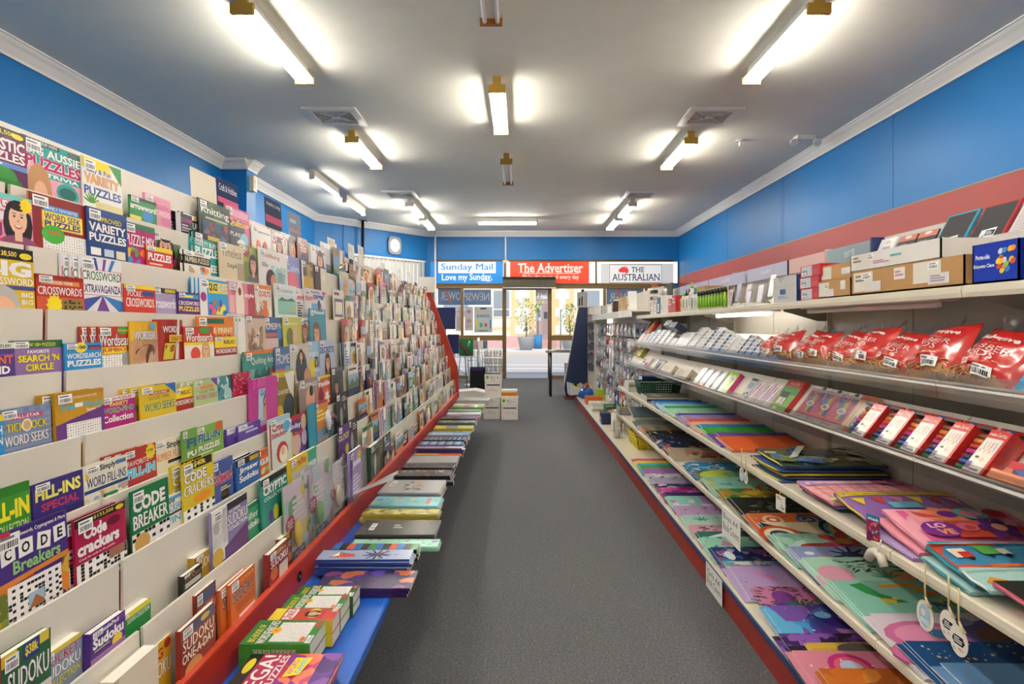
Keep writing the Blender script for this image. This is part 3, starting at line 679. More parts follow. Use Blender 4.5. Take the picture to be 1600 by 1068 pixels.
# --- top row
lm(0, -52, 54, 176, '7d1757', [('r', 0, .84, 1, 1, 'black'), ('t', '$126,500', .38, .87, .82, .96, 'e9cf4b', None, .02), ('el', .86, .91, .1, .035, 'e9cf2b'), ('t', 'ACROSTIC', .03, .6, .97, .81, W, None, .03), ('t', 'PUZZLES', .1, .42, .97, .58, W, None, .03),
   ('r', 0, .3, 1, .39, '5f86c8'), ('lines', .04, .32, .96, .38, 1, W), ('r', 0, -.2, 1, .3, '54104a'), ('el', .62, .12, .22, .14, '2f8f2f'), ('r', .5, -.1, .9, .1, '237a24'), ('el', .25, .15, .1, .07, 'gold'), ('el', .3, .02, .05, .05, 'gold')], 'magenta acrostic puzzle magazine with black prize band and green armchair picture', sticker=False)
lm(0, 50, 143, 213, '1f9a98', [('r', 0, .91, .6, 1, 'black'), ('t', '5 OF PUZZLES INSIDE', .1, .93, .57, .985, W), ('t', 'BIG AUSSIE', .06, .72, .97, .88, W, None, .03), ('r', 0, -.4, 1, .56, 'e5a8bd'), ('t', 'PUZZLES', .05, .48, .97, .7, 'b3185e', W, .04), ('r', .33, .34, .95, .46, '1f9a98'), ('t', 'TRIVIA', .36, .365, .93, .44, W, None, .03),
   ('el', .25, .08, .2, .32, 'b98a5a'), ('el', .27, .0, .11, .17, 'skin'), ('el', .72, .14, .2, .13, '2aa39c'), ('el', .72, .14, .15, .08, '16655f'), ('el', .85, .93, .12, .04, '4a6a64')], 'teal and pink big puzzle magazine with blonde hair, in the top pocket row')
lm(0, 139, 200, 246, 'f0efe6', [('p', [(0, .78), (0, 1), (.72, 1)], 'f0d832'), ('r', .02, .8, .7, .99, 'f0d832'), ('p', [(.66, 1), (1, 1), (1, .62)], '2f8a3f'), ('t', 'Easy & Fun', .12, .7, .72, .83, '3b4a8f', None, .02), ('t', 'VARIETY', .04, .5, .94, .7, 'e8a33a', 'b7a6d0', .03), ('t', 'PUZZLES', .03, .26, .97, .44, '2b55a8', None, .03),
   ('leafs', .2, .1, .2, '4f9a3a'), ('r', .3, -.1, 1, .16, 'd9cf9a')], 'white and yellow easy variety puzzle magazine with green corner')
lm(0, 211, 253, 306, '2f8f4a', [('r', 0, .86, 1, 1, '1c1c1e'), ('t', 'arrowword', .03, .48, .97, .74, W, None, .03), ('el', .66, .28, .22, .12, '3f8fd0'), ('r', 0, .05, .4, .2, 'e9d24a')], 'green arrow-word magazine with black top band in the top pocket row')
lm(0, 237, 278, 303, 'd98aa6', [('t', 'Classic', .2, .6, .95, .82, 'b35a7c', None, .02), ('t', 'WORDS', .2, .4, .95, .56, 'f3d5df'), ('r', .6, .1, .95, .35, 'c8769a')], 'pink classic word magazine half hidden behind the green arrow-word one')
for k in range(3): lm(0, 268 + k * 7, 294 + k * 7, 326 + k * 3, '1b1b20', [('r', .0, 0, .3, 1, 'c9c9c9'), ('r', .3, .6, 1, .8, '8c2a68'), ('lines', .35, .1, .95, .5, 3, 'b9a0b0')], 'black-spined puzzle digest in the top row, %s of three side by side' % ORD[k], sticker=False, th=.008)
lm(0, 298, 328, 333, '2c3038', [('r', .02, .75, .98, .98, 'd6d6d2'), ('t', 'KAKURO', .06, .36, .96, .66, W, None, .03), ('r', .55, .78, .98, .95, 'd9b92f'), ('lines', .1, .1, .9, .28, 2, 'aaa')if 0 else ('r', .1, .12, .9, .26, '7d838c')], 'dark grey kakuro magazine with white lettering in the top row', copies=2)
lm(0, 318, 367, 311, '23271f', [('blobs', ['33512a', '1c2a18', '4a6b38'], 14, .15, 3, 0, .5, 1, 1), ('t', 'Knitting', .08, .62, .95, .86, W, None, .02), ('r', .2, .55, .9, .59, 'c9c5bb'), ('r', .1, -.1, .9, .5, '35506b'), ('blobs', ['24405f', '5a3f57', '486f8a', 'a3563f'], 22, .08, 4, .08, 0, .92, .5)], 'dark knitting magazine with a blue patterned jumper on the cover', name='craft_magazine')
lm(0, 362, 399, 321, 'd2608f', [('r', .1, .02, .78, .7, '3b3f45'), ('t', 'Quilting', .1, .5, .98, .72, 'f0b13a', None, .03), ('r', .06, .78, .96, .95, 'e9a4c2'), ('t', 'PLAY', .18, .3, .6, .4, 'd5d5d5'), ('el', .75, .25, .18, .14, '7fc0c9'), ('el', .62, .1, .2, .12, W)], 'pink quilting magazine with yellow title in the top pocket row', name='craft_magazine')
lm(0, 400, 430, 352, 'efece6', [('t', 'Peppermint', .15, .75, .95, .88, '3a3a3c', None, .01), ('r', 0, 0, 1, .32, 'ecd9a8'), ('el', .3, .3, .12, .14, 'd2553a'), ('el', .65, .3, .12, .14, 'c9462f'), ('p', [(.42, .1), (.55, .45), (.68, .1)], '2d3f6a'), ('r', .2, .05, .9, .14, 'd2553a')], 'white lifestyle magazine with grey script title and red people shapes', name='lifestyle_magazine', copies=1)
for k, (a, b) in enumerate(((431, 449), (447, 474))): lm(0, a, b, 362 + k * 2, 'e9e2d9', [('t', 'ST' if k == 0 else 'STYLING', .04, .55, .95, .85, 'c02a52', None, .04), ('face', .62, .48, .24, '2c1b17', 'dba584', 'b7a07f'), ('r', .05, .05, .35, .3, 'e4cf4c')], 'white styling magazine with red title and long-haired woman, %s copy' % ('left' if k == 0 else 'front'), name='lifestyle_magazine')
lm(0, 470, 486, 371, '8f4a3c', [('lines', .3, .5, .9, .8, 3, 'e4cfc2'), ('el', .6, .15, .4, .3, '2d3a6b')], 'rust brown magazine with navy figure beside the styling magazines', name='lifestyle_magazine')
lm(0, 491, 514, 384, 'e2ded8', [('t', 'ricut', .2, .72, .95, .88, 'b3345e', None, .03), ('face', .6, .4, .2, '4b342a'), ('r', 0, 0, .3, 1, W)], 'white craft magazine with crimson title leaning forward in the top row', name='craft_magazine', copies=1)
lm(0, 510, 524, 379, 'c9cdd2', [('r', 0, .0, 1, .32, '5a6f86'), ('r', 0, .0, 1, .16, '3f4f3a'), ('r', 0, .84, 1, 1, 'efece6')], 'tall pale travel magazine with mountain picture in the top row', name='lifestyle_magazine')
# --- second row
lm(1, -25, 63, 293, 'e58aa0', [('r', 0, .88, 1, 1, '7fd0c8'), ('t', 'take5', .02, .66, .55, .86, W, 'd63a72', .04), ('r', 0, .45, .5, .62, 'f3e4ea'), ('face', .72, .52, .22, '241513', 'e9bd9c', '8a4a6a'), ('blobs', ['4a2f5f', '6a4a80', '8f2f4f'], 12, .07, 5, 0, .1, .42, .42), ('star', .87, .83, .13, 'f0d020'), ('r', 0, .0, .4, .08, 'd63a72')], 'pink weekly puzzle magazine with a smiling dark-haired woman', copies=0)
lm(1, 62, 150, 301, '8f2a22', [('r', .2, .4, .92, .72, 'f0d040'), ('r', .22, .42, .9, .7, 'f3e04a'), ('r', .22, .72, .86, .83, '3f8fd0'), ('t', 'FAMILY FAVORITES', .26, .745, .83, .81, W), ('t', 'WORD SEEK', .24, .56, .88, .69, '4a2f86', None, .035), ('t', 'PUZZLES', .24, .43, .88, .55, '4a2f86', None, .035), ('r', .2, -.1, .98, .33, 'e8e5d8'), ('letters', .22, -.1, .96, .3, 16, 8, 4), ('el', .38, .3, .2, .12, '4fae3a'), ('t', 'EXTRA', .28, .3, .52, .36, 'e0542a', None, .03)], 'dark red family word seek magazine with yellow title panel', spine='b79a3a')
lm(1, 147, 209, 324, '24407a', [('r', .02, .86, .98, .98, '2c4c90'), ('t', 'APPROVED', .18, .74, .86, .85, 'd8c13a', None, .03), ('t', 'VARIETY', .04, .53, .96, .71, W, None, .035), ('t', 'PUZZLES', .04, .33, .96, .5, W, None, .035), ('r', .06, .05, .3, .2, W), ('r', .38, .05, .62, .2, 'c9d6e6'), ('r', .68, .03, .92, .2, 'e9dfc2')], 'navy approved variety puzzle magazine with bold white title')
lm(1, 208, 255, 347, 'ad1e6a', [('t', 'PUZZLE MIX', .04, .45, .97, .72, W, None, .04), ('r', 0, .86, 1, 1, '2f6f4a'), ('blobs', ['e0c23a', '3f8fd0', 'e8742a', '56a046'], 14, .09, 8, 0, 0, 1, .4)], 'magenta puzzle mix magazine with jumble of small pictures')
lm(1, 237, 278, 384, 'c4342c', [('r', 0, .78, 1, 1, 'ecd02f'), ('t', 'PUZZLES', .06, .3, .94, .68, W, None, .035), ('lines', .1, .08, .9, .2, 1, 'f0d5b0')], 'red pocket puzzle magazine with yellow top band in the second row', copies=2, cdy=-.03)
lm(1, 254, 302, 355, '5a7a3f', [('face', .5, .5, .24, '1f1512', 'dba584', '3d3a3f'), ('t', 'SUPER', .62, .12, .97, .3, 'c43a8a', None, .03), ('r', 0, .0, .18, .2, 'c43a8a'), ('r', .0, .88, 1, 1, '4b6a36')], 'green magazine with dark-haired woman in the second row', copies=1)
lm(1, 295, 336, 391, '2f2d28', [('r', 0, .8, 1, 1, 'f0ece0'), ('t', 'Simply', .4, .82, .75, .97, '2a2a2a', None, .02), ('t', 'NUMBER PUZZLES', .05, .5, .95, .74, 'ecd9a0', None, .035), ('r', 0, 0, 1, .4, 'ece7d6'), ('blobs', ['e09a4a', 'c9564a', '8fc0d0'], 8, .08, 3, 0, .0, 1, .35)], 'small black and cream number puzzle magazine in the second row', copies=1)
lm(1, 317, 359, 362, '2f9c93', [('r', 0, .85, 1, 1, '222024'), ('r', .5, .87, .97, .98, 'c9a82f'), ('t', 'VARIETY BUMPER', .04, .68, .96, .8, W, None, .03), ('t', 'PUZZLES', .04, .45, .96, .66, W, None, .04), ('t', 'FREE', .3, .1, .8, .28, W, '2a7a72', .04), ('el', .15, .32, .1, .07, '7a3f93')], 'teal bumper variety puzzle magazine with black top', copies=2)
lm(1, 350, 388, 378, 'd6c7a3', [('t', 'Timeless', .1, .62, .9, .88, '5b5240', None, .0), ('t', 'Style', .3, .3, .8, .45, '3a352b', None, .01), ('r', .7, .0, 1, .5, 'b3a283')], 'sand coloured magazine with thin serif-like title in the second row', name='lifestyle_magazine')
lm(1, 383, 411, 382, '7c8a36', [('blobs', ['97a83c', '5d6f28', 'b7c04a'], 16, .14, 6, 0, .55, .7, 1), ('el', .4, .82, .2, .12, '8f2f3a'), ('t', '40', .22, .84, .48, .96, 'f0e04a', None, .03), ('face', .75, .5, .2, '54392b', 'dba584', '6f6a64')], 'green gardening magazine with a woman in grey', name='lifestyle_magazine')
lm(1, 411, 455, 387, 'e6e3de', [('t', 'wellBeing', .1, .74, .72, .88, 'b0583f', None, .02), ('lines', .1, .5, .32, .62, 3, '4a4a4a'), ('blobs', ['b5d2cf', '9fc4c2', 'cfdedb'], 14, .14, 4, .4, .1, .95, .58), ('el', .38, .16, .17, .15, '5b2f24'), ('el', .47, .13, .1, .1, 'c98c6a'), ('lines', .62, .12, .92, .42, 8, '7d7d7d')], 'white wellbeing magazine with a head seen from behind', name='lifestyle_magazine', copies=1)
lm(1, 451, 479, 398, '8f94c9', [('t', 'Calm', .1, .52, .85, .76, 'dfe0f0', None, .0), ('el', .45, .22, .34, .22, 'd9727c'), ('el', .2, .05, .25, .1, 'd9727c')], 'periwinkle blue calm magazine with coral shape', name='lifestyle_magazine')
lm(1, 477, 496, 407, '6b5730', [('r', .1, .0, .9, .5, 'c9a52f'), ('lines', .4, .5, .9, .9, 6, 'd9b93f'), ('r', .0, 0, .12, 1, 'e0ded8')], 'dark gold magazine with yellow text beside the calm magazine', name='lifestyle_magazine', copies=1)
lm(1, 497, 515, 415, '4a2a22', [('r', .5, 0, 1, .95, 'e5dcc2'), ('el', .75, .6, .1, .08, 'f4f0dc')], 'dark brown magazine with pale glossy front in the second row', name='lifestyle_magazine', copies=2)
# --- third row
lm(2, -20, 66, 381, 'd7b728', [('r', 0, .8, 1, 1, '26241f'), ('t', '$130,500', .28, .84, .68, .94, 'e9cf4b', None, .02), ('el', .85, .88, .12, .05, 'e4d02c'), ('t', 'BIG', .05, .52, .95, .78, W, None, .05), ('t', 'CROSSWORD', .03, .38, .97, .5, W, None, .03), ('r', 0, .3, 1, .37, '4a4a86'), ('el', .35, .05, .36, .3, 'b9b6b0'), ('el', .38, -.03, .24, .2, 'skin'), ('t', 'BIG', .74, .18, .96, .26, W), ('t', 'BIG', .74, .06, .96, .14, W)], 'yellow big crossword magazine with black prize band and grey hair', sticker=False)
lm(2, 68, 142, 428, 'b5321f', [('r', 0, .88, 1, 1, '9a2418'), ('r', .1, .72, .9, .85, 'd98a4a'), ('t', 'GOOD TIME', .25, .745, .75, .825, W), ('t', 'CROSSWORDS', .03, .42, .95, .66, W, None, .035), ('r', 0, -.1, 1, .36, 'c9572f'), ('star', .35, .12, .18, 'f0d820'), ('xw', .5, 0, .95, .3, 9, 5, 4, '8f7a3a')], 'red good-time crosswords magazine beside the yellow big crossword')
lm(2, 140, 205, 401, 'e8e8ee', [('p', [(.3, 1), (.38, 1), (.44, .7), (.4, .7)], '3b4a9f'), ('p', [(.55, 1), (.62, 1), (.55, .7), (.5, .7)], '7a4a9a'), ('p', [(.75, 1), (.84, 1), (.68, .7), (.62, .7)], '3f7fc0'), ('r', .02, .3, .98, .78, 'c4304a'), ('r', .04, .31, .96, .77, 'f3f2ee'), ('t', 'CROSSWORD', .05, .58, .96, .75, '1f6a3a', None, .03), ('t', 'XTRAVAGANZA', .08, .34, .95, .5, '4a3a7c', None, .025), ('p', [(.5, .3), (0, .2), (0, -.1)], '3b4fa0'), ('p', [(.5, .3), (1, .2), (1, -.1)], '3b7fc0'), ('p', [(.5, .3), (.3, -.1), (.7, -.1)], '6a3a86')], 'white crossword magazine with green and purple title and blue rays', copies=3, cdy=-.02)
lm(2, 204, 252, 444, 'c93a28', [('r', 0, .86, 1, 1, 'ecd22e'), ('t', 'POCKET', .1, .58, .6, .78, W), ('t', 'CROSSWORDS', .04, .2, .94, .52, W, None, .035), ('r', .55, .62, .95, .78, '2f4f8f')], 'red pocket crosswords magazine with yellow top edge')
lm(2, 250, 288, 449, 'a79bbd', [('r', 0, .8, 1, 1, '37373c'), ('r', .5, .83, .95, .97, 'c9b42f'), ('t', 'crosswords', .05, .2, .95, .6, 'efeaf4', None, .03)], 'mauve crosswords magazine with black top band')
lm(2, 286, 320, 456, '5a2c78', [('r', .05, .72, .95, .92, '3f9fd0'), ('r', .2, .77, .7, .87, 'f0e04a'), ('t', 'CROSSWORD', .04, .42, .96, .6, W, None, .03), ('t', 'PUZZLES', .04, .14, .96, .36, 'ecd84a', None, .035)], 'purple crossword puzzles magazine with yellow title')
lm(2, 320, 364, 435, '2f9fd4', [('r', .3, .62, 1, .93, 'ecd92f'), ('t', 'QUIZ', .32, .66, .62, .9, '1c2a3a', None, .035), ('t', 'WORDS', .63, .66, .98, .9, W, '1c2a3a', .03), ('r', .0, .0, .25, 1, 'e9e9ea'), ('blobs', ['e8742a', '3f4fa0', 'e0479a', 'f0e04a'], 14, .08, 9, .3, .02, 1, .45), ('el', .12, .5, .1, .08, 'a13a8a')], 'blue and yellow quiz words magazine', copies=2)
lm(2, 364, 405, 440, 'd98a96', [('r', .72, 0, 1, 1, 'b34a58'), ('el', .42, .35, .16, .4, 'efe2d2'), ('el', .42, .74, .06, .07, '7a5140'), ('t', 'style', .6, .55, .97, .72, W, None, .03), ('el', .2, .8, .1, .1, 'c96a78'), ('r', .03, .1, .22, .6, 'eab5bd')], 'pink style magazine with a bride in white', name='lifestyle_magazine')
lm(2, 404, 433, 444, 'e3dcd0', [('r', 0, .88, 1, 1, 'e08a3a'), ('t', 'QUILTS', .3, .62, .95, .82, 'd0552f', None, .03), ('blobs', ['e0752f', 'c9c2b5', '8f8a80', 'f0e6d4'], 18, .12, 7, 0, 0, 1, .52), ('r', 0, 0, .12, .6, 'e0752f')], 'cream quilts magazine with orange title', name='craft_magazine')
lm(2, 436, 470, 443, 'dfe7e4', [('r', .12, .1, .95, .7, '8fcabc'), ('r', .12, .52, .95, .7, 'c6dce4'), ('p', [(.12, .5), (.3, .62), (.5, .55), (.75, .62), (.95, .52)], '4a7a4a'), ('t', 'Breathe', .15, .76, .8, .88, '6f8a93', None, .0), ('el', .8, .25, .1, .04, 'd9b060')], 'pale magazine with turquoise bay and green hills', name='lifestyle_magazine')
lm(2, 469, 484, 450, 'e8e0da', [('t', 'utri', .04, .62, .9, .78, 'c9302f', None, .04), ('lines', .1, .05, .8, .55, 6, '4a4a4a')], 'white health magazine with red title, left of the running man one', name='lifestyle_magazine')
lm(2, 482, 514, 450, 'dcd8d6', [('t', 'tion', .02, .6, .36, .78, 'c9302f', None, .04), ('t', 'onger', .38, .6, .95, .82, '27398a', None, .04), ('t', 'healthy', .3, .84, .72, .94, '27398a'), ('r', .3, 0, .8, .52, '5a9fd0'), ('el', .66, .22, .12, .2, 'e0b43a'), ('el', .66, .45, .08, .1, '2a3a6a'), ('r', .85, .85, 1, .95, 'b0305a')], 'white health magazine with navy title and a running man in blue', name='lifestyle_magazine')
# --- fourth row
lm(3, -20, 36, 536, '4b2a7c', [('r', 0, .82, 1, 1, 'e9e6da'), ('t', 'PUZZLES!', .3, .86, .9, .95, '1f6a3a', None, .03), ('t', 'PRINT', .1, .36, .95, .62, 'e0642f', None, .04), ('t', 'FIND', .1, .06, .85, .3, W, None, .04), ('r', 0, .62, 1, .66, '6a4a9a')], 'purple print-and-find puzzle magazine with orange word at the frame edge', sticker=False)
lm(3, 34, 114, 532, '8f6aa6', [('r', 0, .75, 1, 1, '22632f'), ('t', 'NEW! 100+ PUZZLES!', .25, .81, .85, .92, 'e9d84a', None, .03), ('t', 'FAVORITE', .3, .6, .72, .7, W, None, .02), ('t', "SEARCH 'N", .12, .34, .92, .56, 'f0dc3a', '5a4a20', .04), ('t', 'CIRCLE', .25, .06, .8, .28, 'f0dc3a', '5a4a20', .04)], 'lilac search and circle magazine with green top band')
lm(3, 112, 170, 536, '2a8ccc', [('el', .42, .82, .16, .1, 'f0d82f'), ('t', '100', .32, .76, .55, .9, '1c2a3a', None, .04), ('r', .62, .72, .97, .9, '2a3a6a'), ('r', .65, .74, .94, .82, 'c03a3a'), ('t', 'WORDSEARCH', .06, .4, .96, .6, W, None, .035), ('t', 'PUZZLES', .06, .1, .96, .34, W, None, .04)], 'bright blue hundred wordsearch puzzles magazine')
lm(3, 168, 226, 510, 'b8352b', [('t', 'Wordsearch', .03, .5, .97, .8, W, '5a1512', .035), ('el', .65, .9, .16, .07, '4f9a3a'), ('t', '160 puzzles', .52, .86, .84, .94, 'f0e04a'), ('r', .05, .3, .72, .47, 'f0d42f'), ('t', 'JUMBO', .08, .32, .7, .45, 'b8352b', None, .045), ('letters', 0, -.2, 1, .28, 14, 8, 5), ('el', .74, .12, .16, .16, '9a9a9a'), ('r', .04, .93, .26, .99, 'e9a02f')], 'red jumbo wordsearch magazine with grey elephant', copies=3, cdy=-.02)
lm(3, 213, 256, 502, 'e0b030', [('r', 0, .0, 1, .55, 'c99a72'), ('t', 'WORDSEARCH', .1, .56, .95, .76, W, '3f6fa0', .03), ('el', .5, .2, .38, .22, '7a4a3a'), ('el', .52, .18, .36, .2, 'd0b090'), ('el', .7, .88, .15, .07, '3f9fd0')], 'orange wordsearch magazine with blue lettering, bowed forward', bow=.012)
lm(3, 254, 298, 499, 'a82c22', [('t', 'WORD', .2, .68, .62, .84, W, None, .03), ('r', .36, .45, .98, .62, 'e8c72f'), ('t', 'COLLECTION', .4, .48, .95, .58, 'a82c22', None, .03), ('r', .25, .02, .6, .42, 'e8d84a'), ('t', '120', .28, .2, .57, .38, 'a82c22', None, .045), ('p', [(.68, 0), (.8, 0), (.8, 1), (.68, 1)], 'e9e0d6')], 'red word collection magazine with yellow panel, curling outward', bow=.012)
lm(3, 296, 342, 510, 'c43a2c', [('t', 'Wordsearch', .06, .52, .96, .78, W, None, .035), ('r', 0, .4, 1, .5, 'e9d03a'), ('r', 0, -.1, 1, .4, 'e9e5da'), ('face', .7, .22, .12, 'c9a05a', 'skin', 'd0586a'), ('el', .35, .12, .16, .12, 'd84a3a'), ('el', .7, .88, .2, .06, '4f9a3a')], 'red wordsearch magazine with blonde woman and red dot', copies=3, cdy=-.02)
lm(3, 320, 376, 494, 'e07f28', [('r', .2, .82, .72, .95, '2f6a4a'), ('t', 'LARGE PRINT', .04, .58, .96, .72, 'f3e6c2', None, .03), ('t', "SEARCH 'N", .08, .42, .96, .54, '4a3a86', None, .035), ('r', 0, 0, 1, .3, 'd06a1c')], 'orange large print search magazine with green ribbon')
lm(3, 343, 377, 526, '9c2c1a', [('r', 0, .4, 1, 1, 'e9c92f'), ('t', 'RELIC', .4, .6, .9, .8, '3a2a1a', None, .02), ('t', 'WORDSEARCHES', .04, .1, .96, .34, W, None, .035)], 'small red and yellow relic wordsearch magazine in the fourth row', copies=1)
lm(3, 380, 391, 490, 'e9e6e0', [('r', 0, .9, 1, 1, 'cfcac4')], 'white stacked magazine spine left of the tan patterned one', name='lifestyle_magazine', copies=3)
lm(3, 391, 422, 492, 'c9b3a0', [('r', 0, .92, 1, 1, '8c5a66'), ('blobs', ['a58468', 'd9c7b5', '8f6f58'], 16, .12, 4, .1, .0, .85, .7), ('zebra', .2, .05, .8, .5, 14, '2c2420', 3)], 'tan magazine with brown curled pattern in the fourth row', name='craft_magazine')
lm(3, 421, 450, 495, '3f5f8c', [('t', 'HOMESPUN', .06, .62, .95, .82, 'e8d9d5', None, .03), ('r', .04, .4, .72, .52, 'c96a64'), ('r', .04, 0, .75, .36, 'd8b9b2'), ('el', .84, .5, .15, .14, '4f86c6')], 'blue and rose homespun craft magazine', name='craft_magazine')
lm(3, 449, 477, 495, 'c2bf4f', [('t', 'country', .3, .72, .8, .84, 'e6e2c0'), ('el', .35, .35, .2, .2, '7a7a40'), ('el', .66, .3, .17, .25, 'd6b98a'), ('r', 0, 0, .06, 1, 'd9d23a')], 'olive green magazine with two soft figures', name='lifestyle_magazine')
lm(3, 475, 506, 496, 'c9c7c6', [('t', "women's", .1, .84, .7, .95, '3a3a3c', None, .03), ('t', 'fitness', .0, .56, .95, .8, 'e0692a', None, .05), ('face', .28, .48, .13, '6b4a35', 'b5805e', '2a2a2e'), ('lines', .5, .08, .78, .4, 4, '3a3a3c')], 'grey fitness magazine with orange title', name='lifestyle_magazine')
lm(3, 490, 515, 482, '2a8aa6', [('t', 'food', .3, .86, .9, .97, W), ('face', .4, .3, .2, '6a4630', 'dba584', '5fb0a8')], 'teal fitness magazine standing above the grey one', name='lifestyle_magazine')
# --- fifth row
lm(4, -28, 20, 652, '2f8fcc', [('r', 0, .82, 1, 1, 'e8cf2e'), ('t', 'SEARCH', .1, .48, .95, .72, W, None, .035), ('t', 'EDITION', .1, .22, .95, .42, W, None, .03), ('el', .6, .1, .15, .1, 'e8cf2e')], 'blue search magazine with yellow top at the frame edge', sticker=False)
lm(4, 17, 97, 640, '7585a8', [('stripes', ['8a98b8', '7a8aae'], 14), ('stripes', ['6f80a6', '8090b2'], 9, .0, .86, 1, 1, True), ('r', .22, .72, .82, .84, 'c0507a'), ('t', 'ALL-STAR', .28, .74, .76, .82, W, None, .02), ('t', 'TICK TOCK', .12, .44, .9, .64, 'f0dc2f', '4a3a1a', .04), ('el', .5, .55, .1, .1, 'e9e2d0'), ('el', .5, .55, .07, .07, 'c9a86a'), ('t', 'WORD SEEKS', .08, .1, .92, .34, W, '4a4a5a', .04)], 'grey-blue checked word seeks magazine with yellow tick-tock title', copies=1, cdy=-.03)
lm(4, 99, 174, 614, 'c08f1f', [('t', 'AUSTRALIAN WORD GAMES', .35, .84, .85, .9, 'f0e6c0'), ('t', 'Find', .12, .6, .38, .74, '3fb0c0', None, .03), ('t', 'Words', .55, .6, .95, .76, '3fb0c0', None, .03), ('r', .38, .64, .54, .73, W), ('t', 'Number 100', .62, .5, .94, .58, W), ('p', [(0, .3), (.9, .55), (1, .6), (1, -.2), (0, -.2)], '6a3a86'), ('letters', .2, -.2, .92, .3, 14, 8, 6), ('r', .0, .9, 1, 1, 'b0801a')], 'mustard and purple find-words magazine with letter grid', copies=2, cdy=-.025, th=.006)
lm(4, 172, 227, 621, 'b32580', [('r', 0, .84, 1, 1, 'e9e6e2'), ('t', '120+ PUZZLES!', .3, .87, .9, .96, 'b3402f', None, .03), ('t', 'VARIETY', .25, .66, .8, .8, 'ecd93a', None, .035), ('t', 'WORD-FIND', .06, .42, .96, .62, '3f8a3f', 'f0e6f0', .04), ('t', 'Collection', .08, .12, .92, .36, W, None, .03)], 'magenta variety word-find collection magazine')
lm(4, 229, 284, 604, 'd9ba2c', [('p', [(.68, 1), (1, 1), (1, .62)], '2f6ab0'), ('r', .25, .7, .8, .8, 'b3402f'), ('t', 'PENNY\'S FINEST', .3, .72, .75, .78, W), ('t', 'GOOD TIME', .22, .54, .8, .66, '4a6a2a', None, .02), ('t', 'WORD SEEKS', .1, .18, .94, .44, '2f7a3a', 'e9e6b0', .04)], 'yellow good-time word seeks magazine with blue corner', copies=2, cdy=-.02)
lm(4, 283, 316, 606, 'a52c1c', [('r', 0, .5, 1, 1, 'e9cc2e'), ('t', 'RELIC', .35, .66, .8, .84, '3a2a1a', None, .02), ('t', 'WORDSEARCHES', .04, .2, .96, .42, W, None, .035)], 'small red and yellow relic wordsearch magazine in the fifth row')
lm(4, 312, 348, 594, 'b7c98f', [('p', [(.68, 1), (1, 1), (1, .62)], '6a4a96'), ('r', .25, .62, .8, .76, 'd98a4a'), ('t', 'GOOD TIME', .2, .46, .85, .58, '5a7a3a'), ('t', 'WORD SEEKS', .06, .2, .96, .4, 'b04a86', None, .03)], 'pale green word seeks magazine with purple corner', copies=2, cdy=-.02)
lm(4, 345, 374, 588, '6fa6a8', [('blobs', ['4f8c94', 'c9dcd9', '2f6a74', 'a9ccc9'], 18, .2, 3)], 'teal marble swirl notebook in the fifth row', name='notebook', cat='notebook', sticker=False)
lm(4, 372, 399, 582, 'b82c4a', [('zebra', 0, .0, 1, 1, 60, 'f0dfe2', 8)], 'red notebook with white triangle pattern', name='notebook', cat='notebook', sticker=False)
lm(4, 393, 440, 549, '3f8a86', [('r', 0, .92, 1, 1, 'd9752a'), ('t', 'Quilting Arts', .2, .62, .97, .84, 'e6e6d6', None, .0), ('blobs', ['2f6f6c', '6fb0a6', '8c3a44', '23544f'], 16, .14, 5, 0, 0, 1, .55)], 'teal quilting arts magazine with orange top strip', name='craft_magazine', th=.007)
lm(4, 437, 460, 542, '54709c', [('t', 'HOME', .1, .55, .95, .8, 'd8cfd6', None, .02), ('r', 0, .3, .8, .42, 'c9746c'), ('r', 0, 0, .8, .26, 'd5bdb8'), ('el', .8, .35, .18, .14, '6f9fd6')], 'slate blue homespun magazine beside the teal quilting one', name='craft_magazine')
lm(4, 460, 490, 537, 'c7c3b8', [('el', .55, .3, .3, .35, '4a4f52'), ('face', .55, .66, .1, '3b2a22', 'c99a7c', '4a4f52'), ('el', .85, .05, .2, .18, 'c99a7c'), ('t', 'TIF', .1, .8, .4, .92, 'e6e3da')], 'pale magazine with seated long-haired woman in grey', name='lifestyle_magazine')
lm(4, 489, 507, 533, '9fc2dc', [('r', 0, .0, .6, .5, 'e0cf2c'), ('face', .72, .42, .14, '2f2420', 'b98a6a', 'c9ccd2'), ('t', 'WORLD', .05, .56, .9, .7, W)], 'sky blue magazine with yellow field', name='lifestyle_magazine')
lm(4, 506, 528, 531, 'b4c0d4', [('t', 'SECRETS', .0, .62, .98, .8, '27428a', None, .03), ('face', .5, .32, .17, '3a2018', 'dba584', 'b02a34')], 'pale blue magazine with navy title and woman in red', name='lifestyle_magazine')
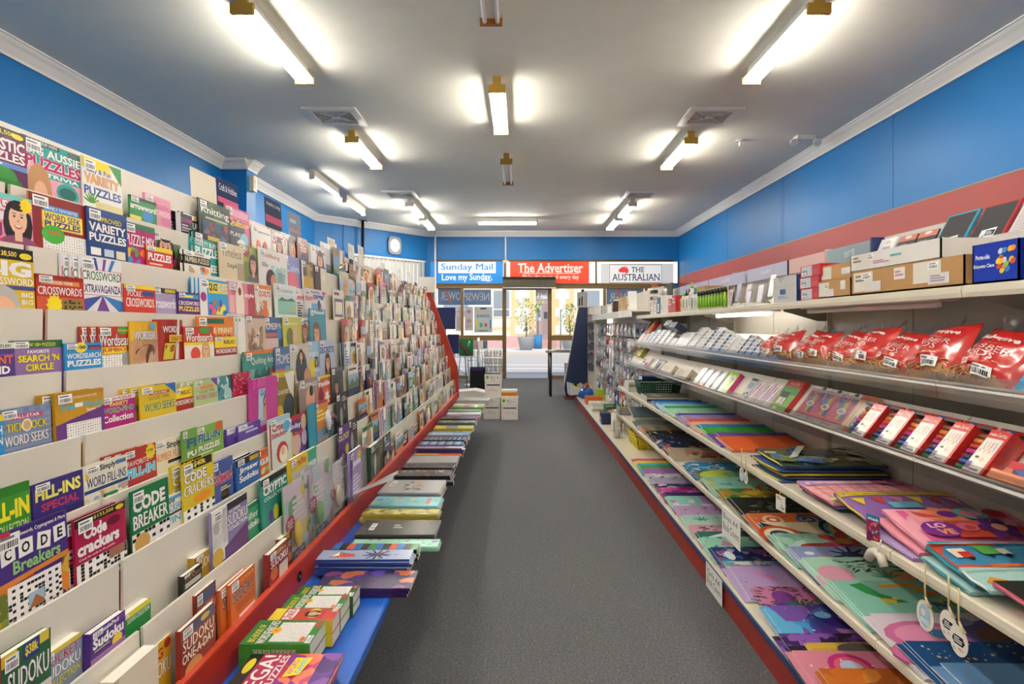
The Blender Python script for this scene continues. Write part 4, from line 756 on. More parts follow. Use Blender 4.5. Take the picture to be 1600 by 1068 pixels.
# --- sixth row
lm(5, -22, 61, 771, '3f8f2f', [('r', 0, .8, 1, 1, '2f7a28'), ('t', 'FILL-IN', .1, .3, .98, .7, 'f0e22f', None, .045), ('t', 'COLLECTION', .3, .02, .95, .22, 'cfe0a0')], 'green fill-in magazine with yellow title at the frame edge')
lm(5, 64, 142, 754, '3b2f7c', [('t', 'FILL-INS', .05, .52, .95, .86, 'f0ea6a', None, .04), ('t', 'SPECIAL', .15, .22, .9, .44, 'c0365a', None, .03), ('r', 0, -.1, 1, .14, '2c2460')], 'violet fill-ins magazine with pale yellow title')
lm(5, 143, 210, 727, 'e4e0d0', [('t', 'Simply', .35, .72, .72, .94, '2c2c2e', None, .03), ('r', .72, .8, .97, .92, '4a6fa0'), ('r', .02, .62, .1, .8, 'e0c22f'), ('t', 'WORD FILL-INS', .06, .36, .96, .64, '1f3f6a', None, .035), ('r', 0, .22, 1, .32, '2a4a7a'), ('blobs', ['c99a7a', '8fb0c9', 'd9c9a0'], 10, .08, 2, 0, 0, 1, .2)], 'cream simply word fill-ins magazine with navy lettering', copies=1, cdy=-.02)
lm(5, 208, 258, 703, 'b03a34', [('star', .82, .78, .17, 'ead32f'), ('t', '139', .74, .76, .9, .86, '3a2a1a'), ('t', 'FAVORITE', .1, .5, .75, .66, 'ecd0c8', None, .02), ('t', 'FILL-IN', .08, .14, .95, .44, '5fc0dc', 'f0e8e0', .045)], 'red favorite fill-in magazine with yellow star', copies=2, cdy=-.025)
lm(5, 257, 308, 690, 'e6dfc6', [('t', 'Simply', .38, .62, .78, .9, '2c2c2e', None, .03), ('t', 'NUMBER FILL-INS', .05, .32, .96, .58, 'd9802a', None, .04), ('r', .4, .16, .95, .27, '2c2c2e')], 'cream simply number fill-ins magazine with orange lettering', th=.008)
lm(5, 294, 318, 671, '6ea04a', [('t', 'FI', .3, .4, .9, .7, '2f5f8a', None, .04), ('t', 'PU', .3, .12, .9, .3, W, '2f6a3a', .04)], 'green fill-in puzzles magazine behind, left copy')
lm(5, 316, 360, 667, '7cab4c', [('el', .85, .82, .13, .1, 'd9602f'), ('t', 'FILL-IN', .12, .44, .88, .74, '2f5f8a', 'cfe0b0', .045), ('t', 'PUZZLES', .12, .14, .86, .34, W, '2f6a3a', .04), ('lines', .1, .02, .9, .08, 1, W)], 'green fill-in puzzles magazine in front with blue title', copies=0)
lm(5, 380, 414, 664, '5a3f9a', [('r', 0, .6, .4, 1, 'e0dde6'), ('lines', .3, .3, .9, .8, 2, 'c9bfe0')], 'purple puzzle pad with white label in the sixth row', copies=2, cdy=-.05, th=.008)
lm(5, 404, 443, 592, 'c03f96', [('r', .2, .1, .95, .8, 'b8d2e6'), ('r', .05, .84, .9, 1, 'd9589f'), ('p', [(.75, .86), (1, .86), (1, 1), (.75, 1)], 'e8c62f'), ('el', .55, .4, .17, .2, 'skin'), ('el', .55, .55, .17, .1, '6a3f2a'), ('t', 'Good', .25, .66, .7, .78, '3f6fb0', None, .02), ('lines', .25, .1, .9, .2, 2, 'd08ab0')], 'plastic-wrapped pink magazine with woman on pale blue', name='lifestyle_magazine', mat='film', th=.012, bow=-.004, copies=1)
lm(5, 441, 476, 582, '8f7a2c', [('r', 0, .88, 1, 1, 'cdb52f'), ('t', 'Country', .1, .5, .8, .66, W, None, .0), ('el', .7, .25, .25, .22, '46525a'), ('el', .3, .15, .15, .15, 'd9b02f'), ('p', [(.5, .95), (.95, .98), (.9, .4), (.7, .6)], 'e9e6dc')], 'plastic-wrapped gold magazine with white script title', name='craft_magazine', mat='film', th=.01, copies=1)
lm(5, 475, 503, 593, '9c8a82', [('t', 'FILIPINO', .02, .74, .96, .88, 'e0d6cc', None, .02), ('el', .55, .3, .25, .3, 'd9a48a'), ('el', .62, .62, .1, .1, '3a2a24')], 'taupe fashion magazine with pale title in the sixth row', name='lifestyle_magazine')
lm(5, 502, 525, 588, 'd0582c', [('r', 0, .92, 1, 1, 'e6d23a'), ('t', 'frankie', .15, .66, .9, .84, W, None, .04), ('star', .7, .25, .2, W, 8, .5), ('el', .3, .35, .16, .18, '8f2f4a')], 'orange magazine with white flower burst', name='lifestyle_magazine')
lm(5, 524, 542, 574, '4a4a48', [('face', .4, .4, .18, '2a2220', 'b98a6c', '2c2c2c'), ('r', .0, .88, 1, 1, '5f5f5d')], 'dark grey magazine with a woman\'s face above the orange one', name='lifestyle_magazine')
# --- seventh row
lm(6, -25, 14, 822, 'd9c22f', [('r', 0, .84, 1, 1, 'e6d23a'), ('t', 'ARROW', .1, .5, .95, .75, 'c0362a', None, .04), ('blobs', ['3f7a2f', '8f4a2a', 'c03a2a', '6a9a3a'], 14, .2, 3, 0, -.1, 1, .4)], 'yellow and red magazine with vegetables at the frame edge', sticker=False)
lm(6, 13, 125, 832, '4a3384', [('blobs', ['c9a53a', '8fa04a', 'b0522f', 'd9822f', '6a7a2f'], 26, .12, 11, 0, -.15, 1, .42), ('r', .05, .91, .95, .985, '37266a'), ('t', 'Codewords, Cryptograms & More', .25, .885, .97, .945, W, None, .02),
   ('p', [(.08, .62), (.26, .65), (.25, .86), (.07, .84)], W), ('t', 'C', .12, .67, .21, .81, 'black', None, .03), ('p', [(.3, .64), (.49, .65), (.49, .84), (.3, .85)], W), ('t', 'O', .34, .68, .45, .81, 'black', None, .03), ('p', [(.54, .65), (.73, .62), (.75, .82), (.56, .85)], W), ('t', 'D', .6, .67, .7, .8, 'black', None, .03), ('p', [(.79, .64), (.97, .66), (.96, .85), (.78, .84)], W), ('t', 'E', .84, .68, .92, .81, 'black', None, .03),
   ('t', 'Breakers', .22, .48, .88, .63, '8fc27a', None, .03), ('p', [(0, .34), (0, .42), (.3, .44), (1, .49), (1, .42), (.5, .4), (.2, .36)], 'd9823a'), ('xw', .14, -.3, .88, .36, 15, 17, 7), ('r', .4, .0, .62, .18, '9fb8d0'), ('p', [(.4, 0), (.5, .14), (.62, .03), (.62, 0)], 'b0693a'), ('r', 0, .94, .2, 1, 'b8364a')], 'large purple code puzzle magazine with white letter tiles')
lm(6, 124, 203, 812, 'a81f48', [('r', 0, .87, 1, 1, '26221f'), ('t', '$133,500', .35, .9, .75, .97, 'e0c83a', None, .02), ('el', .88, .93, .09, .035, 'e0cc2c'), ('t', 'Code', .15, .62, .6, .84, W, None, .045), ('t', 'crackers', .03, .38, .85, .6, W, None, .045), ('el', .75, .74, .14, .06, '6a1230'), ('t', 'Crack the code to the puzzles', .05, .3, .75, .35, 'f0d0d8'), ('xw', .0, -.2, 1, .26, 14, 8, 9), ('r', .62, .1, .95, .26, 'a0705a')], 'crimson code crackers magazine with black prize band', copies=2, cdy=.012, th=.006)
lm(6, 200, 219, 766, '1f7a48', [('t', 'C', .2, .55, .95, .8, W, None, .05), ('t', 'B', .2, .25, .95, .5, W, None, .05), ('xw', 0, -.2, 1, .2, 4, 5, 3)], 'green code puzzle magazine, left copy showing only its edge')
lm(6, 217, 275, 764, '1f7a48', [('t', 'CODE', .05, .6, .9, .86, W, '0f4a2a', .05), ('t', 'BREAKER', .05, .32, .95, .56, W, '0f4a2a', .05), ('xw', 0, -.3, 1, .25, 10, 8, 5), ('el', .25, .05, .2, .15, 'c9a05a')], 'green code puzzle magazine with two-line white title', copies=0)
lm(6, 241, 300, 789, 'e6e2d6', [('t', 'Simply', .42, .72, .78, .93, '2c2c2e', None, .03), ('r', .6, .84, .97, .96, '5f9fd0'), ('t', 'CODE CRACKERS', .06, .48, .96, .7, '2f9cc4', None, .04), ('r', 0, .38, 1, .45, '2c2c2e'), ('t', 'WIN', .4, .1, .9, .32, '4fb0d9', None, .04), ('el', .2, .1, .14, .14, 'c9a05a')], 'cream simply code crackers magazine with blue lettering', copies=1, cdy=-.02)
lm(6, 296, 344, 722, 'd9c02c', [('r', .3, .84, .95, 1, '26241f'), ('t', '$40k', .36, .86, .75, .98, 'ecd84a', None, .035), ('t', 'CODE', .06, .62, .75, .8, W, '3a3a2a', .045), ('t', 'CRACKERS', .04, .4, .96, .58, W, '3a3a2a', .045), ('el', .6, .28, .3, .08, 'e6962c'), ('xw', 0, -.2, 1, .16, 10, 6, 8), ('el', .15, .85, .1, .06, '4fa04a')], 'yellow code crackers magazine with black cash flash', copies=2, cdy=-.02)
lm(6, 342, 376, 721, '43579c', [('t', 'Codeword', .06, .38, .95, .72, 'b83a44', 'c9d0e6', .04), ('lines', .4, .18, .9, .3, 2, 'e0cf5a'), ('el', .6, .05, .2, .12, '3a2a20')], 'blue codeword magazine with red script title', th=.008)
lm(6, 378, 414, 716, '2b62a8', [('r', 0, .76, 1, 1, '23242a'), ('r', .55, .78, .95, .94, 'c9ab2f'), ('t', 'Jigsaw', .1, .44, .9, .68, W, None, .03), ('t', 'Sudoku', .1, .18, .9, .4, W, None, .03)], 'blue jigsaw puzzle magazine with black band', copies=2, cdy=-.03, th=.007)
lm(6, 411, 436, 704, 'd9672a', [('r', 0, .7, 1, 1, 'c95a22'), ('t', 'SUGURU', .04, .36, .97, .62, W, None, .045), ('blobs', ['8fb03a', 'e9d9a0'], 6, .12, 2, 0, 0, 1, .25)], 'orange suguru puzzle magazine', th=.008, copies=1)
lm(6, 430, 462, 653, 'd5dcd8', [('r', 0, .9, 1, 1, '9fc4dc'), ('t', 'Cross', .12, .72, .72, .88, 'b0303a', None, .04), ('t', 'Stitching', .08, .56, .85, .7, 'b0303a', None, .04), ('el', .8, .76, .18, .1, '4fa8d4'), ('el', .55, .25, .28, .2, 'b8363a'), ('el', .6, .2, .2, .16, 'f3f0ea'), ('el', .58, .27, .1, .08, 'skin'), ('r', 0, 0, .06, .9, 'b0303a')], 'pale cross stitching magazine with Father Christmas', name='craft_magazine', copies=1, cdy=-.04, th=.007)
lm(6, 458, 490, 652, '5a3a7a', [('r', 0, .88, 1, 1, 'b8303a'), ('t', 'Sunday', .05, .64, .7, .82, 'e9e2ee', None, .02), ('el', .85, .76, .14, .14, 'd9b890'), ('r', 0, 0, .3, .62, 'e6c42c'), ('el', .45, .28, .22, .2, 'd6b0a6'), ('el', .85, .35, .14, .14, 'c9b0d0'), ('r', .3, .5, .8, .56, 'c03a44')], 'purple craft magazine with yellow panel and round pictures', name='craft_magazine')
lm(6, 489, 502, 630, '2f93ac', [('r', .8, .0, 1, 1, '27819a')], 'plain turquoise tall folder in the seventh row', name='display_folder', cat='folder', sticker=False)
lm(6, 500, 521, 628, 'd98a3a', [('r', 0, .94, 1, 1, 'b0305a'), ('lines', .1, .5, .95, .8, 3, 'f0dc5a'), ('r', 0, 0, 1, .3, '7a9ab0')], 'orange craft magazine beside the turquoise folder', name='craft_magazine')
lm(6, 532, 549, 614, '2b2b2d', [('el', .4, .3, .12, .3, '9a9a9a'), ('el', .7, .6, .06, .1, '8a8a8a'), ('lines', .5, .75, .95, .9, 3, 'b0b0b0')], 'black magazine with silver bird shapes in the seventh row', name='lifestyle_magazine')
# --- eighth row
lm(7, -30, 13, 1040, '9c2a22', [('r', 0, .7, 1, 1, 'b03426'), ('el', .5, .84, .3, .07, 'e0b03a'), ('lines', .1, .3, .9, .6, 2, W)], 'dark red puzzle digest at the lower frame edge', th=.015, sticker=False)
lm(7, 13, 90, 1022, '23633a', [('r', 0, .84, .3, 1, 'e0c52f'), ('r', .42, .76, .76, 1, '2b3a7c'), ('t', '$38k', .46, .8, .73, .96, 'ecd93a', None, .035), ('r', .76, .86, .96, 1, 'dcc84a'), ('t', 'SUDOKU', .12, .42, .95, .72, W, '12351f', .04), ('r', .4, -.2, 1, .3, 'e2e2d6'), ('el', .5, .1, .14, .18, 'd9a86a')], 'green sudoku magazine with blue cash flash', th=.012)
lm(7, 84, 150, 1026, '8fa0b5', [('r', 0, .88, 1, 1, 'e6cf2e'), ('r', 0, .84, .22, 1, 'b83a30'), ('t', 'POCKET', .14, .6, .9, .84, 'b8303a', 'd0d6e0', .035), ('t', 'SUDOKU', .1, .26, .95, .56, W, '4a5a70', .04), ('t', 'COLLECTION', .1, -.02, .95, .2, 'e6d53a', '2f6fa0', .03)], 'grey-blue pocket sudoku book with yellow top band', name='puzzle_book', cat='book', th=.03)
lm(7, 150, 204, 985, '4f2c86', [('r', .02, .78, .98, .99, '5d3a94'), ('t', 'PuzzlePad', .22, .8, .8, .94, W, None, .02), ('t', 'Sudoku', .06, .38, .95, .74, W, None, .045), ('el', .75, .2, .15, .12, 'ecc83a'), ('r', 0, -.2, 1, .12, '9c6aa6'), ('lines', .1, .28, .8, .34, 1, 'e0cf5a')], 'purple sudoku puzzle pad with tall white title', name='puzzle_book', cat='book', th=.014, copies=1, cdy=-.03)
lm(7, 203, 255, 966, '2f8f4a', [('r', .25, .66, 1, 1, 'e6d93a'), ('t', 'SUDOKU COLLECTION', .3, .3, .95, .6, 'e9f0e2', None, .03), ('r', .0, 0, .15, 1, '1f6a34')], 'green and yellow pocket sudoku book', name='puzzle_book', cat='book', th=.028)
lm(7, 252, 296, 914, '1f1d1b', [('t', 'SUDOKU', .22, .5, .97, .8, 'b5863a', None, .045), ('t', 'COLLECTION', .22, .3, .9, .44, 'e0d9c9', None, .03)], 'black sudoku collection book with gold title, near copy', name='puzzle_book', cat='book', th=.016, copies=1, cdy=-.035)
lm(7, 293, 322, 896, '26211c', [('t', 'SUDOKU', .1, .5, .95, .78, 'a5793a', None, .045), ('r', .3, .8, .6, 1, '8a8a86'), ('r', .1, .05, .95, .4, 'b5b3aa')], 'black sudoku collection book with gold title, far copy', name='puzzle_book', cat='book', th=.012)
lm(7, 320, 357, 868, 'b58f2a', [('t', 'SUDOKU', .15, .25, .95, .7, 'efe2b5', '6a5212', .045), ('r', 0, .0, .12, 1, '8f6f1c')], 'gold sudoku book with cream page tops', name='puzzle_book', cat='book', th=.026)
lm(7, 342, 396, 795, '8a7fae', [('r', 0, 0, .4, 1, 'e4e2e0'), ('blobs', ['c9c7c6', 'd6d4d2', 'b5b3b2'], 10, .1, 4, 0, .3, .38, .95), ('r', .42, .86, 1, 1, '26242a'), ('t', 'SUPER', .46, .78, .8, .84, W), ('t', 'SUDOKU', .42, .55, .98, .76, W, '4a3f70', .045), ('t', 'COLLECTION', .42, .45, .98, .53, W, None, .03), ('p', [(.3, .2), (1, .42), (1, -.2), (.3, -.2)], '6a3f7c'), ('el', .12, .1, .15, .12, 'c9a53a')], 'mauve super sudoku collection magazine with line-art panel', copies=2, cdy=-.022, th=.009)
lm(7, 392, 420, 791, '3f9a6e', [('t', 'Killer', .15, .5, .9, .72, 'e6f0e0', None, .03), ('t', 'Sudoku', .1, .2, .95, .44, 'e6f0e0', '1f5f40', .04), ('r', .0, .86, 1, 1, '2f7a58')], 'small green killer sudoku magazine', th=.008, copies=1)
lm(7, 418, 457, 745, '2b8a7c', [('r', 0, .86, 1, 1, '232528'), ('t', 'CRYPTIC', .06, .62, .96, .82, W, None, .045), ('t', 'COLLECTION', .08, .5, .9, .58, 'd6ece4', None, .02), ('el', .5, .15, .1, .12, 'e0cf3a'), ('el', .3, .12, .08, .1, '4a3f8a')], 'teal cryptic collection magazine with black top', copies=2, cdy=-.03, th=.008)
lm(7, 459, 486, 716, 'd9bf2f', [('t', 'Crafts', .05, .78, .9, .94, 'c0552f', None, .03), ('r', .08, 0, .95, .7, 'c9bdb0'), ('el', .65, .25, .2, .25, 'b89a86'), ('blobs', ['d05a86', 'e9e2d9', '8fc0d0'], 8, .12, 3, .1, .1, .9, .6)], 'yellow-framed plastic-wrapped craft magazine above the bagged kits', name='craft_magazine', mat='film', th=.012)
lm(7, 484, 505, 706, '4fb58c', [('r', .05, .4, .95, .7, 'e2eee8'), ('r', 0, 0, 1, .36, 'b8c6cc'), ('lines', .1, .5, .9, .62, 2, '7ab59a')], 'green and grey bagged magazine in the eighth row', name='craft_magazine', mat='film', th=.012)
lm(7, 536, 553, 664, '55307a', [('t', 'OLOGY', .0, .62, .95, .78, 'dccf8a', None, .03), ('el', .7, .35, .16, .14, 'd0b04a'), ('el', .3, .1, .18, .2, 'b5996a')], 'deep purple magazine with pale gold title in the eighth row', name='lifestyle_magazine')
lm(7, 552, 566, 655, '29292b', [('el', .4, .4, .14, .3, '9a9a9a'), ('lines', .5, .7, .95, .9, 3, 'b0b0b0')], 'black magazine with silver shapes in the eighth row', name='lifestyle_magazine')
# --- bottom row behind the red lip
lm(8, 188, 256, 1058, 'e2d9bd', [('r', 0, 0, .1, 1, 'c9bf9f')], 'thick cream-paged puzzle book at the bottom frame edge', name='puzzle_book', cat='book', th=.03, sticker=False)
lm(8, 254, 297, 1020, 'dcb22c', [('t', 'BIG', .2, .62, .7, .86, 'c9402f', None, .03), ('t', 'SUDOKU', .06, .22, .96, .56, W, '7a5a12', .045), ('el', .85, .86, .12, .1, 'c03a2f')], 'yellow big sudoku book behind the red lip', name='puzzle_book', cat='book', th=.02)
lm(8, 290, 343, 980, '8c2a24', [('r', .15, .76, .97, .97, '35406a'), ('el', .7, .87, .14, .05, 'c9b03a'), ('t', 'SUDOKU', .06, .48, .96, .72, 'f0e6da', None, .02), ('t', 'ONE-A-DAY', .04, .24, .97, .44, 'f0e6da', None, .02), ('el', .35, .02, .25, .14, 'c99a5a')], 'dark red one-a-day sudoku book with navy band, near copy', name='puzzle_book', cat='book', th=.011, copies=2, cdy=-.03)
lm(8, 331, 361, 925, '8c2a24', [('r', .15, .76, .97, .97, '35406a'), ('t', 'SUDOKU', .06, .5, .96, .7, 'f0e6da', None, .02), ('t', 'A-DAY', .3, .28, .97, .46, 'f0e6da', None, .02), ('r', .3, -.1, .95, .2, 'd9cfae')], 'dark red one-a-day sudoku book with navy band, far copy', name='puzzle_book', cat='book', th=.011)
lm(8, 370, 408, 905, 'd0662a', [('t', 'THE ULTIMATE', .15, .84, .95, .92, 'e9c94a'), ('t', 'SUDOKU', .1, .46, .94, .76, '4a3a5a', 'd9b080', .03), ('r', .2, .2, .95, .4, 'b8552a'), ('r', .3, -.02, .95, .08, W)], 'orange sudoku book standing behind the red lip', name='puzzle_book', cat='book', th=.009, copies=2, cdy=-.03)
lm(8, 426, 456, 862, '8f2a26', [('t', 'SUDOKU', .1, .5, .95, .72, W, None, .035), ('el', .25, .3, .18, .12, 'd9702c'), ('r', .5, .0, .95, .4, 'e2d8cc'), ('lines', .3, .8, .9, .92, 2, 'd9c04a')], 'maroon sudoku book with orange spot, near copy', name='puzzle_book', cat='book', th=.016, copies=1, cdy=-.035)
lm(8, 453, 470, 838, '8f2a26', [('t', 'SUDOKU', .1, .5, .95, .72, W, None, .035), ('r', .4, .8, .8, 1, 'c9b03a'), ('r', .4, .0, .95, .3, 'd9702c')], 'maroon sudoku book with orange spot, far copy', name='puzzle_book', cat='book', th=.016)
lm(8, 551, 569, 705, '9a86b4', [('r', 0, 0, .2, 1, '54288a'), ('t', 'Jumble', .25, .62, .9, .8, W, None, .03), ('lines', .25, .1, .9, .5, 5, 'cbbfd6'), ('el', .8, .85, .15, .1, 'd9c23a')], 'purple-spined puzzle book in the bottom row', name='puzzle_book', cat='book', th=.012, copies=1, cdy=-.06)
lm(8, 568, 583, 700, '8d8a8c', [('r', 0, .9, 1, 1, 'c0587f'), ('zebra', 0, 0, 1, .9, 24, '3a383a', 5)], 'black and white photo magazine with pink top in the bottom row', name='lifestyle_magazine')
lm(8, 583, 596, 696, '274532', [('el', .5, .4, .12, .3, 'b9c4b4'), ('lines', .3, .8, .8, .88, 1, '9aa890')], 'dark green hardback with pale tree in the bottom row', name='puzzle_book', cat='book', th=.02)
lm(8, 605, 616, 678, '2a2726', [('lines', .2, .6, .8, .8, 2, 'c9c5bd'), ('el', .5, .3, .2, .12, 'b5b0a6')], 'black magazine with grey script in the bottom row', name='lifestyle_magazine', mat='film')

# bagged craft kits at the near end of the bottom row: card, plush toy and clear bag
def bag_kit(i, x0, x1, ytop, label, cols, seed):
    X, z = TX[i]; Y0, Y1 = F * X / (VX - x0), F * X / (VX - x1); k = (ytop - VY) / (VX - x0); Xb, zb = X + .01, z - HID
    hgt = (EYE - zb - k * Xb); wd = Y1 - Y0; rnd = random.Random(seed)
    d = slot(i, Y0, Y1, .03); t = thing('bagged_kit', label, 'craft kit', T(-(Xb + .014), (Y0 + Y1) / 2, zb) @ RZ(R(90)) @ RX(-.05))
    m = MB(); D = Deco(m, lambda u, v, n: (u - wd / 2, -n, v), wd, hgt, 'gloss'); D.r(0, 0, 1, .96, cols[0])
    D.r(.1, .05, .9, .5, cols[1]); D.blobs(cols, 22, .13, seed, 0, .05, 1, .95); D.lines(.3, .55, .9, .8, 5, 'efe9ea', seed); D.el(.2, .6, .16, .12, 'c2407c'); D.t('FREE', .1, .56, .3, .64, W); D.r(.25, .2, .7, .34, '3f8fb8'); D.t('CRAFT', .3, .22, .66, .32, 'e9c9d9', None, .04)
    m.box((-wd / 2, .0003, 0), (wd / 2, .004, hgt * .96), cols[2], 'gloss'); m.build('backing_card', t)
    m = MB(); m.M = T(-wd * .18, -.016, HID + .07)
    m.grid(lambda u, v: (math.cos(6.283*u) * .03 * math.sin(3.1416*v) , .010 * math.sin(6.283*u) * math.sin(3.1416*v), -.045 * math.cos(3.1416*v)), 10, 6, cols[3], 'cloth'); m.build('toy', t)
    m = MB()
    nz = lambda u, v: .006 * math.sin(9*u + 7*v + seed) + .005 * math.sin(17*v - 6*u) + .003 * math.sin(31*u + 23*v)
    m.grid(lambda u, v: ((u - .5) * wd * 1.05, -.004 - .03 * min(1, max(0, (v * hgt - HID) / .06)) * max(0, math.sin(3.1416*u)) ** .7 * max(0, math.sin(3.1416 * min(1, v))) ** .5 - .3 * abs(nz(u, v)) + min(0, nz(u, v) * max(0, v - .35) * 1.4), v * hgt), 14, 22, W, 'wrap'); m.build('clear_bag', t)
bag_kit(8, 462, 500, 752, 'clear bag craft kit with pink spot, nearest in the bottom row', ['e6d5e2', 'b9dce0', '7fb08a', 'e6cf6a'], 3)
bag_kit(8, 497, 530, 727, 'clear bag craft kit with pink spot, just behind the nearest', ['e3d3e3', 'bfdfe3', '8fa8d0', '9ac08a'], 4)
bag_kit(8, 529, 550, 722, 'clear bag kit between the pink-spot kits and purple books', ['e2dde3', 'cbd8db', 'a9b0bb', 'd9ccbb'], 5)
bag_kit(6, 511, 535, 648, 'clear bag toy kit with magenta and blue pouch in the seventh row', ['c9587f', '6fb0d0', '3f7a5a', 'd9dfe6'], 6)

# --- the far half: magazines of every colour, one by one
random.seed(11)
PAL = [('white', 'efece6'), ('cream', 'e8dfc8'), ('pale grey', 'd3d3d2'), ('pale blue', 'b5c8da'), ('sky blue', '6fa9d6'), ('navy', '2a3a68'), ('black', '26262a'), ('charcoal', '4a4b50'), ('red', 'b8322f'), ('pink', 'd98fa6'), ('magenta', 'a82a6c'),
       ('purple', '5f3f86'), ('lilac', 'b3a2c6'), ('teal', '3f8c8a'), ('green', '4a7f46'), ('lime', '9db84a'), ('olive', '8a8648'), ('yellow', 'dcc23f'), ('orange', 'd97f3a'), ('brown', '7f5c42'), ('tan', 'bfa07a'), ('rust', 'a3503a'), ('mint', 'acd0be'), ('silver', 'b9bcc0')]
WTS = [9, 7, 8, 6, 4, 3, 3, 3, 2, 3, 2, 2, 2, 3, 2, 1, 2, 2, 3, 2, 4, 2, 2, 6]
ACC = [('red', 'b8322f'), ('navy', '2a3a68'), ('orange', 'd97f3a'), ('green', '4a7f46'), ('yellow', 'dcc23f'), ('pink', 'd98fa6'), ('black', '26262a'), ('teal', '3f8c8a'), ('purple', '5f3f86'), ('brown', '7f5c42')]
def motif(kind, c, seed):
    r = random.Random(seed); x = r.uniform(.4, .6)
    ln = ('lines', .1, .1, r.uniform(.4, .6), .5, 5, c, seed)
    if kind == 'title band': return [('r', 0, .78, 1, 1, c), ('lines', .1, .82, .9, .95, 1, 'efece6', seed), ('el', x, .3, .26, .28, r.choice(['c99a72', 'b58a64', '8fae8a', 'd9c2a0'])), ln]
    if kind == 'portrait': return [('r', .08, .8, .9, .92, c), ('face', x, .42, .2, r.choice(['2c1b17', '5a3a26', 'c9a25a', '8a8784']), r.choice(['e3b08e', 'c98f6c', '8f5f45']), c)]
    if kind == 'food picture': return [('r', .1, .8, .85, .93, c), ('el', .5, .34, .4, .3, 'efe9de'), ('el', .5, .36, .3, .22, r.choice(['d98a3a', '8fa04a', 'b0522f', 'd9b86a'])), ('blobs', ['c0362a', '6a8f3a', 'e0c24a'], 6, .08, seed, .3, .2, .7, .5)]
    if kind == 'landscape': return [('r', 0, .35, 1, .7, '9fc0d8'), ('p', [(0, .35), (.35, .56), (.6, .4), (.85, .6), (1, .42), (1, .2), (0, .2)], '5a7a5a'), ('r', 0, -.2, 1, .22, c), ('lines', .1, .8, .9, .92, 1, c, seed)]
    if kind == 'side strip': return [('r', 0, -.3, .25, 1, c), ('lines', .34, .1, .95, .7, 6, '8a8a8a', seed), ('r', .32, .8, .95, .92, c)]
    return [('r', .1, .1, .9, .7, c), ('r', .18, .18, .82, .6, r.choice(['e8dfc8', 'b5c8da', 'd3d3d2'])), ('lines', .1, .78, .9, .94, 1, c, seed)]
KINDS = ['title band', 'portrait', 'food picture', 'landscape', 'side strip', 'framed picture']
START = [3.35, 3.35, 3.1, 3.12, 2.98, 2.98, 3.02, 2.95, 3.25]
used = {}
for i in range(9):
    X, z = TX[i]; y = START[i]; n = 0
    while y < 6.72:
        wd = random.choice((.16, .175, .19, .205)); wd = min(wd, 6.8 - y)
        a, b = y, y + wd; n += 1
        bn, bc = random.choices(PAL, WTS)[0]; an, ac = random.choice([q for q in ACC if q[0] != bn]); kd = random.choice(KINDS)
        th = random.choice((.002, .003, .004)); d = slot(i, a, b, th + .0025)
        hgt = HID + random.choice((.10, .125, .135, .145, .155)); hgt = HID + .075 if random.random() < .1 else hgt
        if i == 8: hgt -= .02
        lab = '%s magazine with %s %s, in the %s' % (bn, an, kd, ROWN[i].replace('red-edged ', ''))
        M = T(-(X + .0085 + d), (a + b) / 2, z - HID + .0005) @ RZ(R(90)) @ RX(-LEAN + random.uniform(-.005, .01))
        o = paper_item('magazine', lab, 'magazine', M, wd - .001, hgt, th, HID, bc, motif(kd, ac, i * 100 + n), simple=True, bow=random.choice((0, .002, .0026, -.002, -.0026)), mat=random.choice(('gloss', 'film', 'film')), group='glossy magazines in the far half of the rack', spine=random.choice((bc, 'efece6', ac)))
        REG.append((i, (a + b) / 2, o)); used.setdefault(lab, []).append((i, (a + b) / 2, o))
        y += wd * random.choice((.62, .85, .98, .98)) if n % 6 else wd + random.choice((0, .05, .1))
for lab, L in used.items():
    if len(L) > 1:
        L.sort(key=lambda q: q[1])
        for k, (i, y, o) in enumerate(L): o['label'] = '%s, %s from the near end' % (lab.replace(', in the', ' in the'), 'first' if k == 0 else ORD[k])
# section cards along the top of the rack
def top_card(px, w_, h_, name, label, base, art, z0=1.6):
    X = TX[0][0] + .035; Y = F * X / (VX - px); t = thing(name, label, 'sign', T(-X - .004, Y, z0) @ RZ(R(90)) @ RX(-.06))
    m = MB(); D = Deco(m, lambda u, v, n: (u - w_ / 2, -n, v), w_, h_, 'matte'); D.r(0, 0, 1, 1, base); D.art(art); m.box((-w_/2, .0003, -.02), (w_/2, .003, h_), base, 'matte'); m.build('card', t)
    m = MB(); m.box((-w_ * .4, .003, -.03), (-w_ * .3, .008, .02), 'c9c5bb', 'plastic'); m.build('clip', t)
top_card(322, .16, .075, 'blank_card', 'blank cream card clipped on top of the rack left of the navy sign', 'e6dfcb', [])
top_card(359, .155, .085, 'section_sign', 'navy and pink craft section sign on top of the rack', '26355f', [('r', 0, 0, 1, .22, 'd9688a'), ('t', 'Craft & Hobbies', .08, .5, .94, .78, 'e0e2ea', None, .01)])
top_card(430, .17, .10, 'section_sign', 'navy and pink living section sign in the middle of the rack top', '3a4258', [('r', 0, 0, 1, .3, 'c9607c'), ('t', 'Healthy Living', .1, .66, .92, .86, 'd6d8e0', None, .01)])
top_card(463, .15, .09, 'section_sign', 'faded blue-grey section sign farther along the rack top', '8d97a8', [('lines', .1, .4, .9, .7, 1, 'c9cfd9'), ('r', 0, 0, 1, .16, 'c99aa6')])
for k, px in enumerate((520, 551, 566, 600, 626, 640)): top_card(px, .13, .07 + .02 * (k % 3), 'blank_card', '%s white card standing on the rack top beyond the section signs' % ORD[k], 'efece4', [('lines', .1, .5, .8, .8, 2, 'c9c9cc', k)], 1.585)
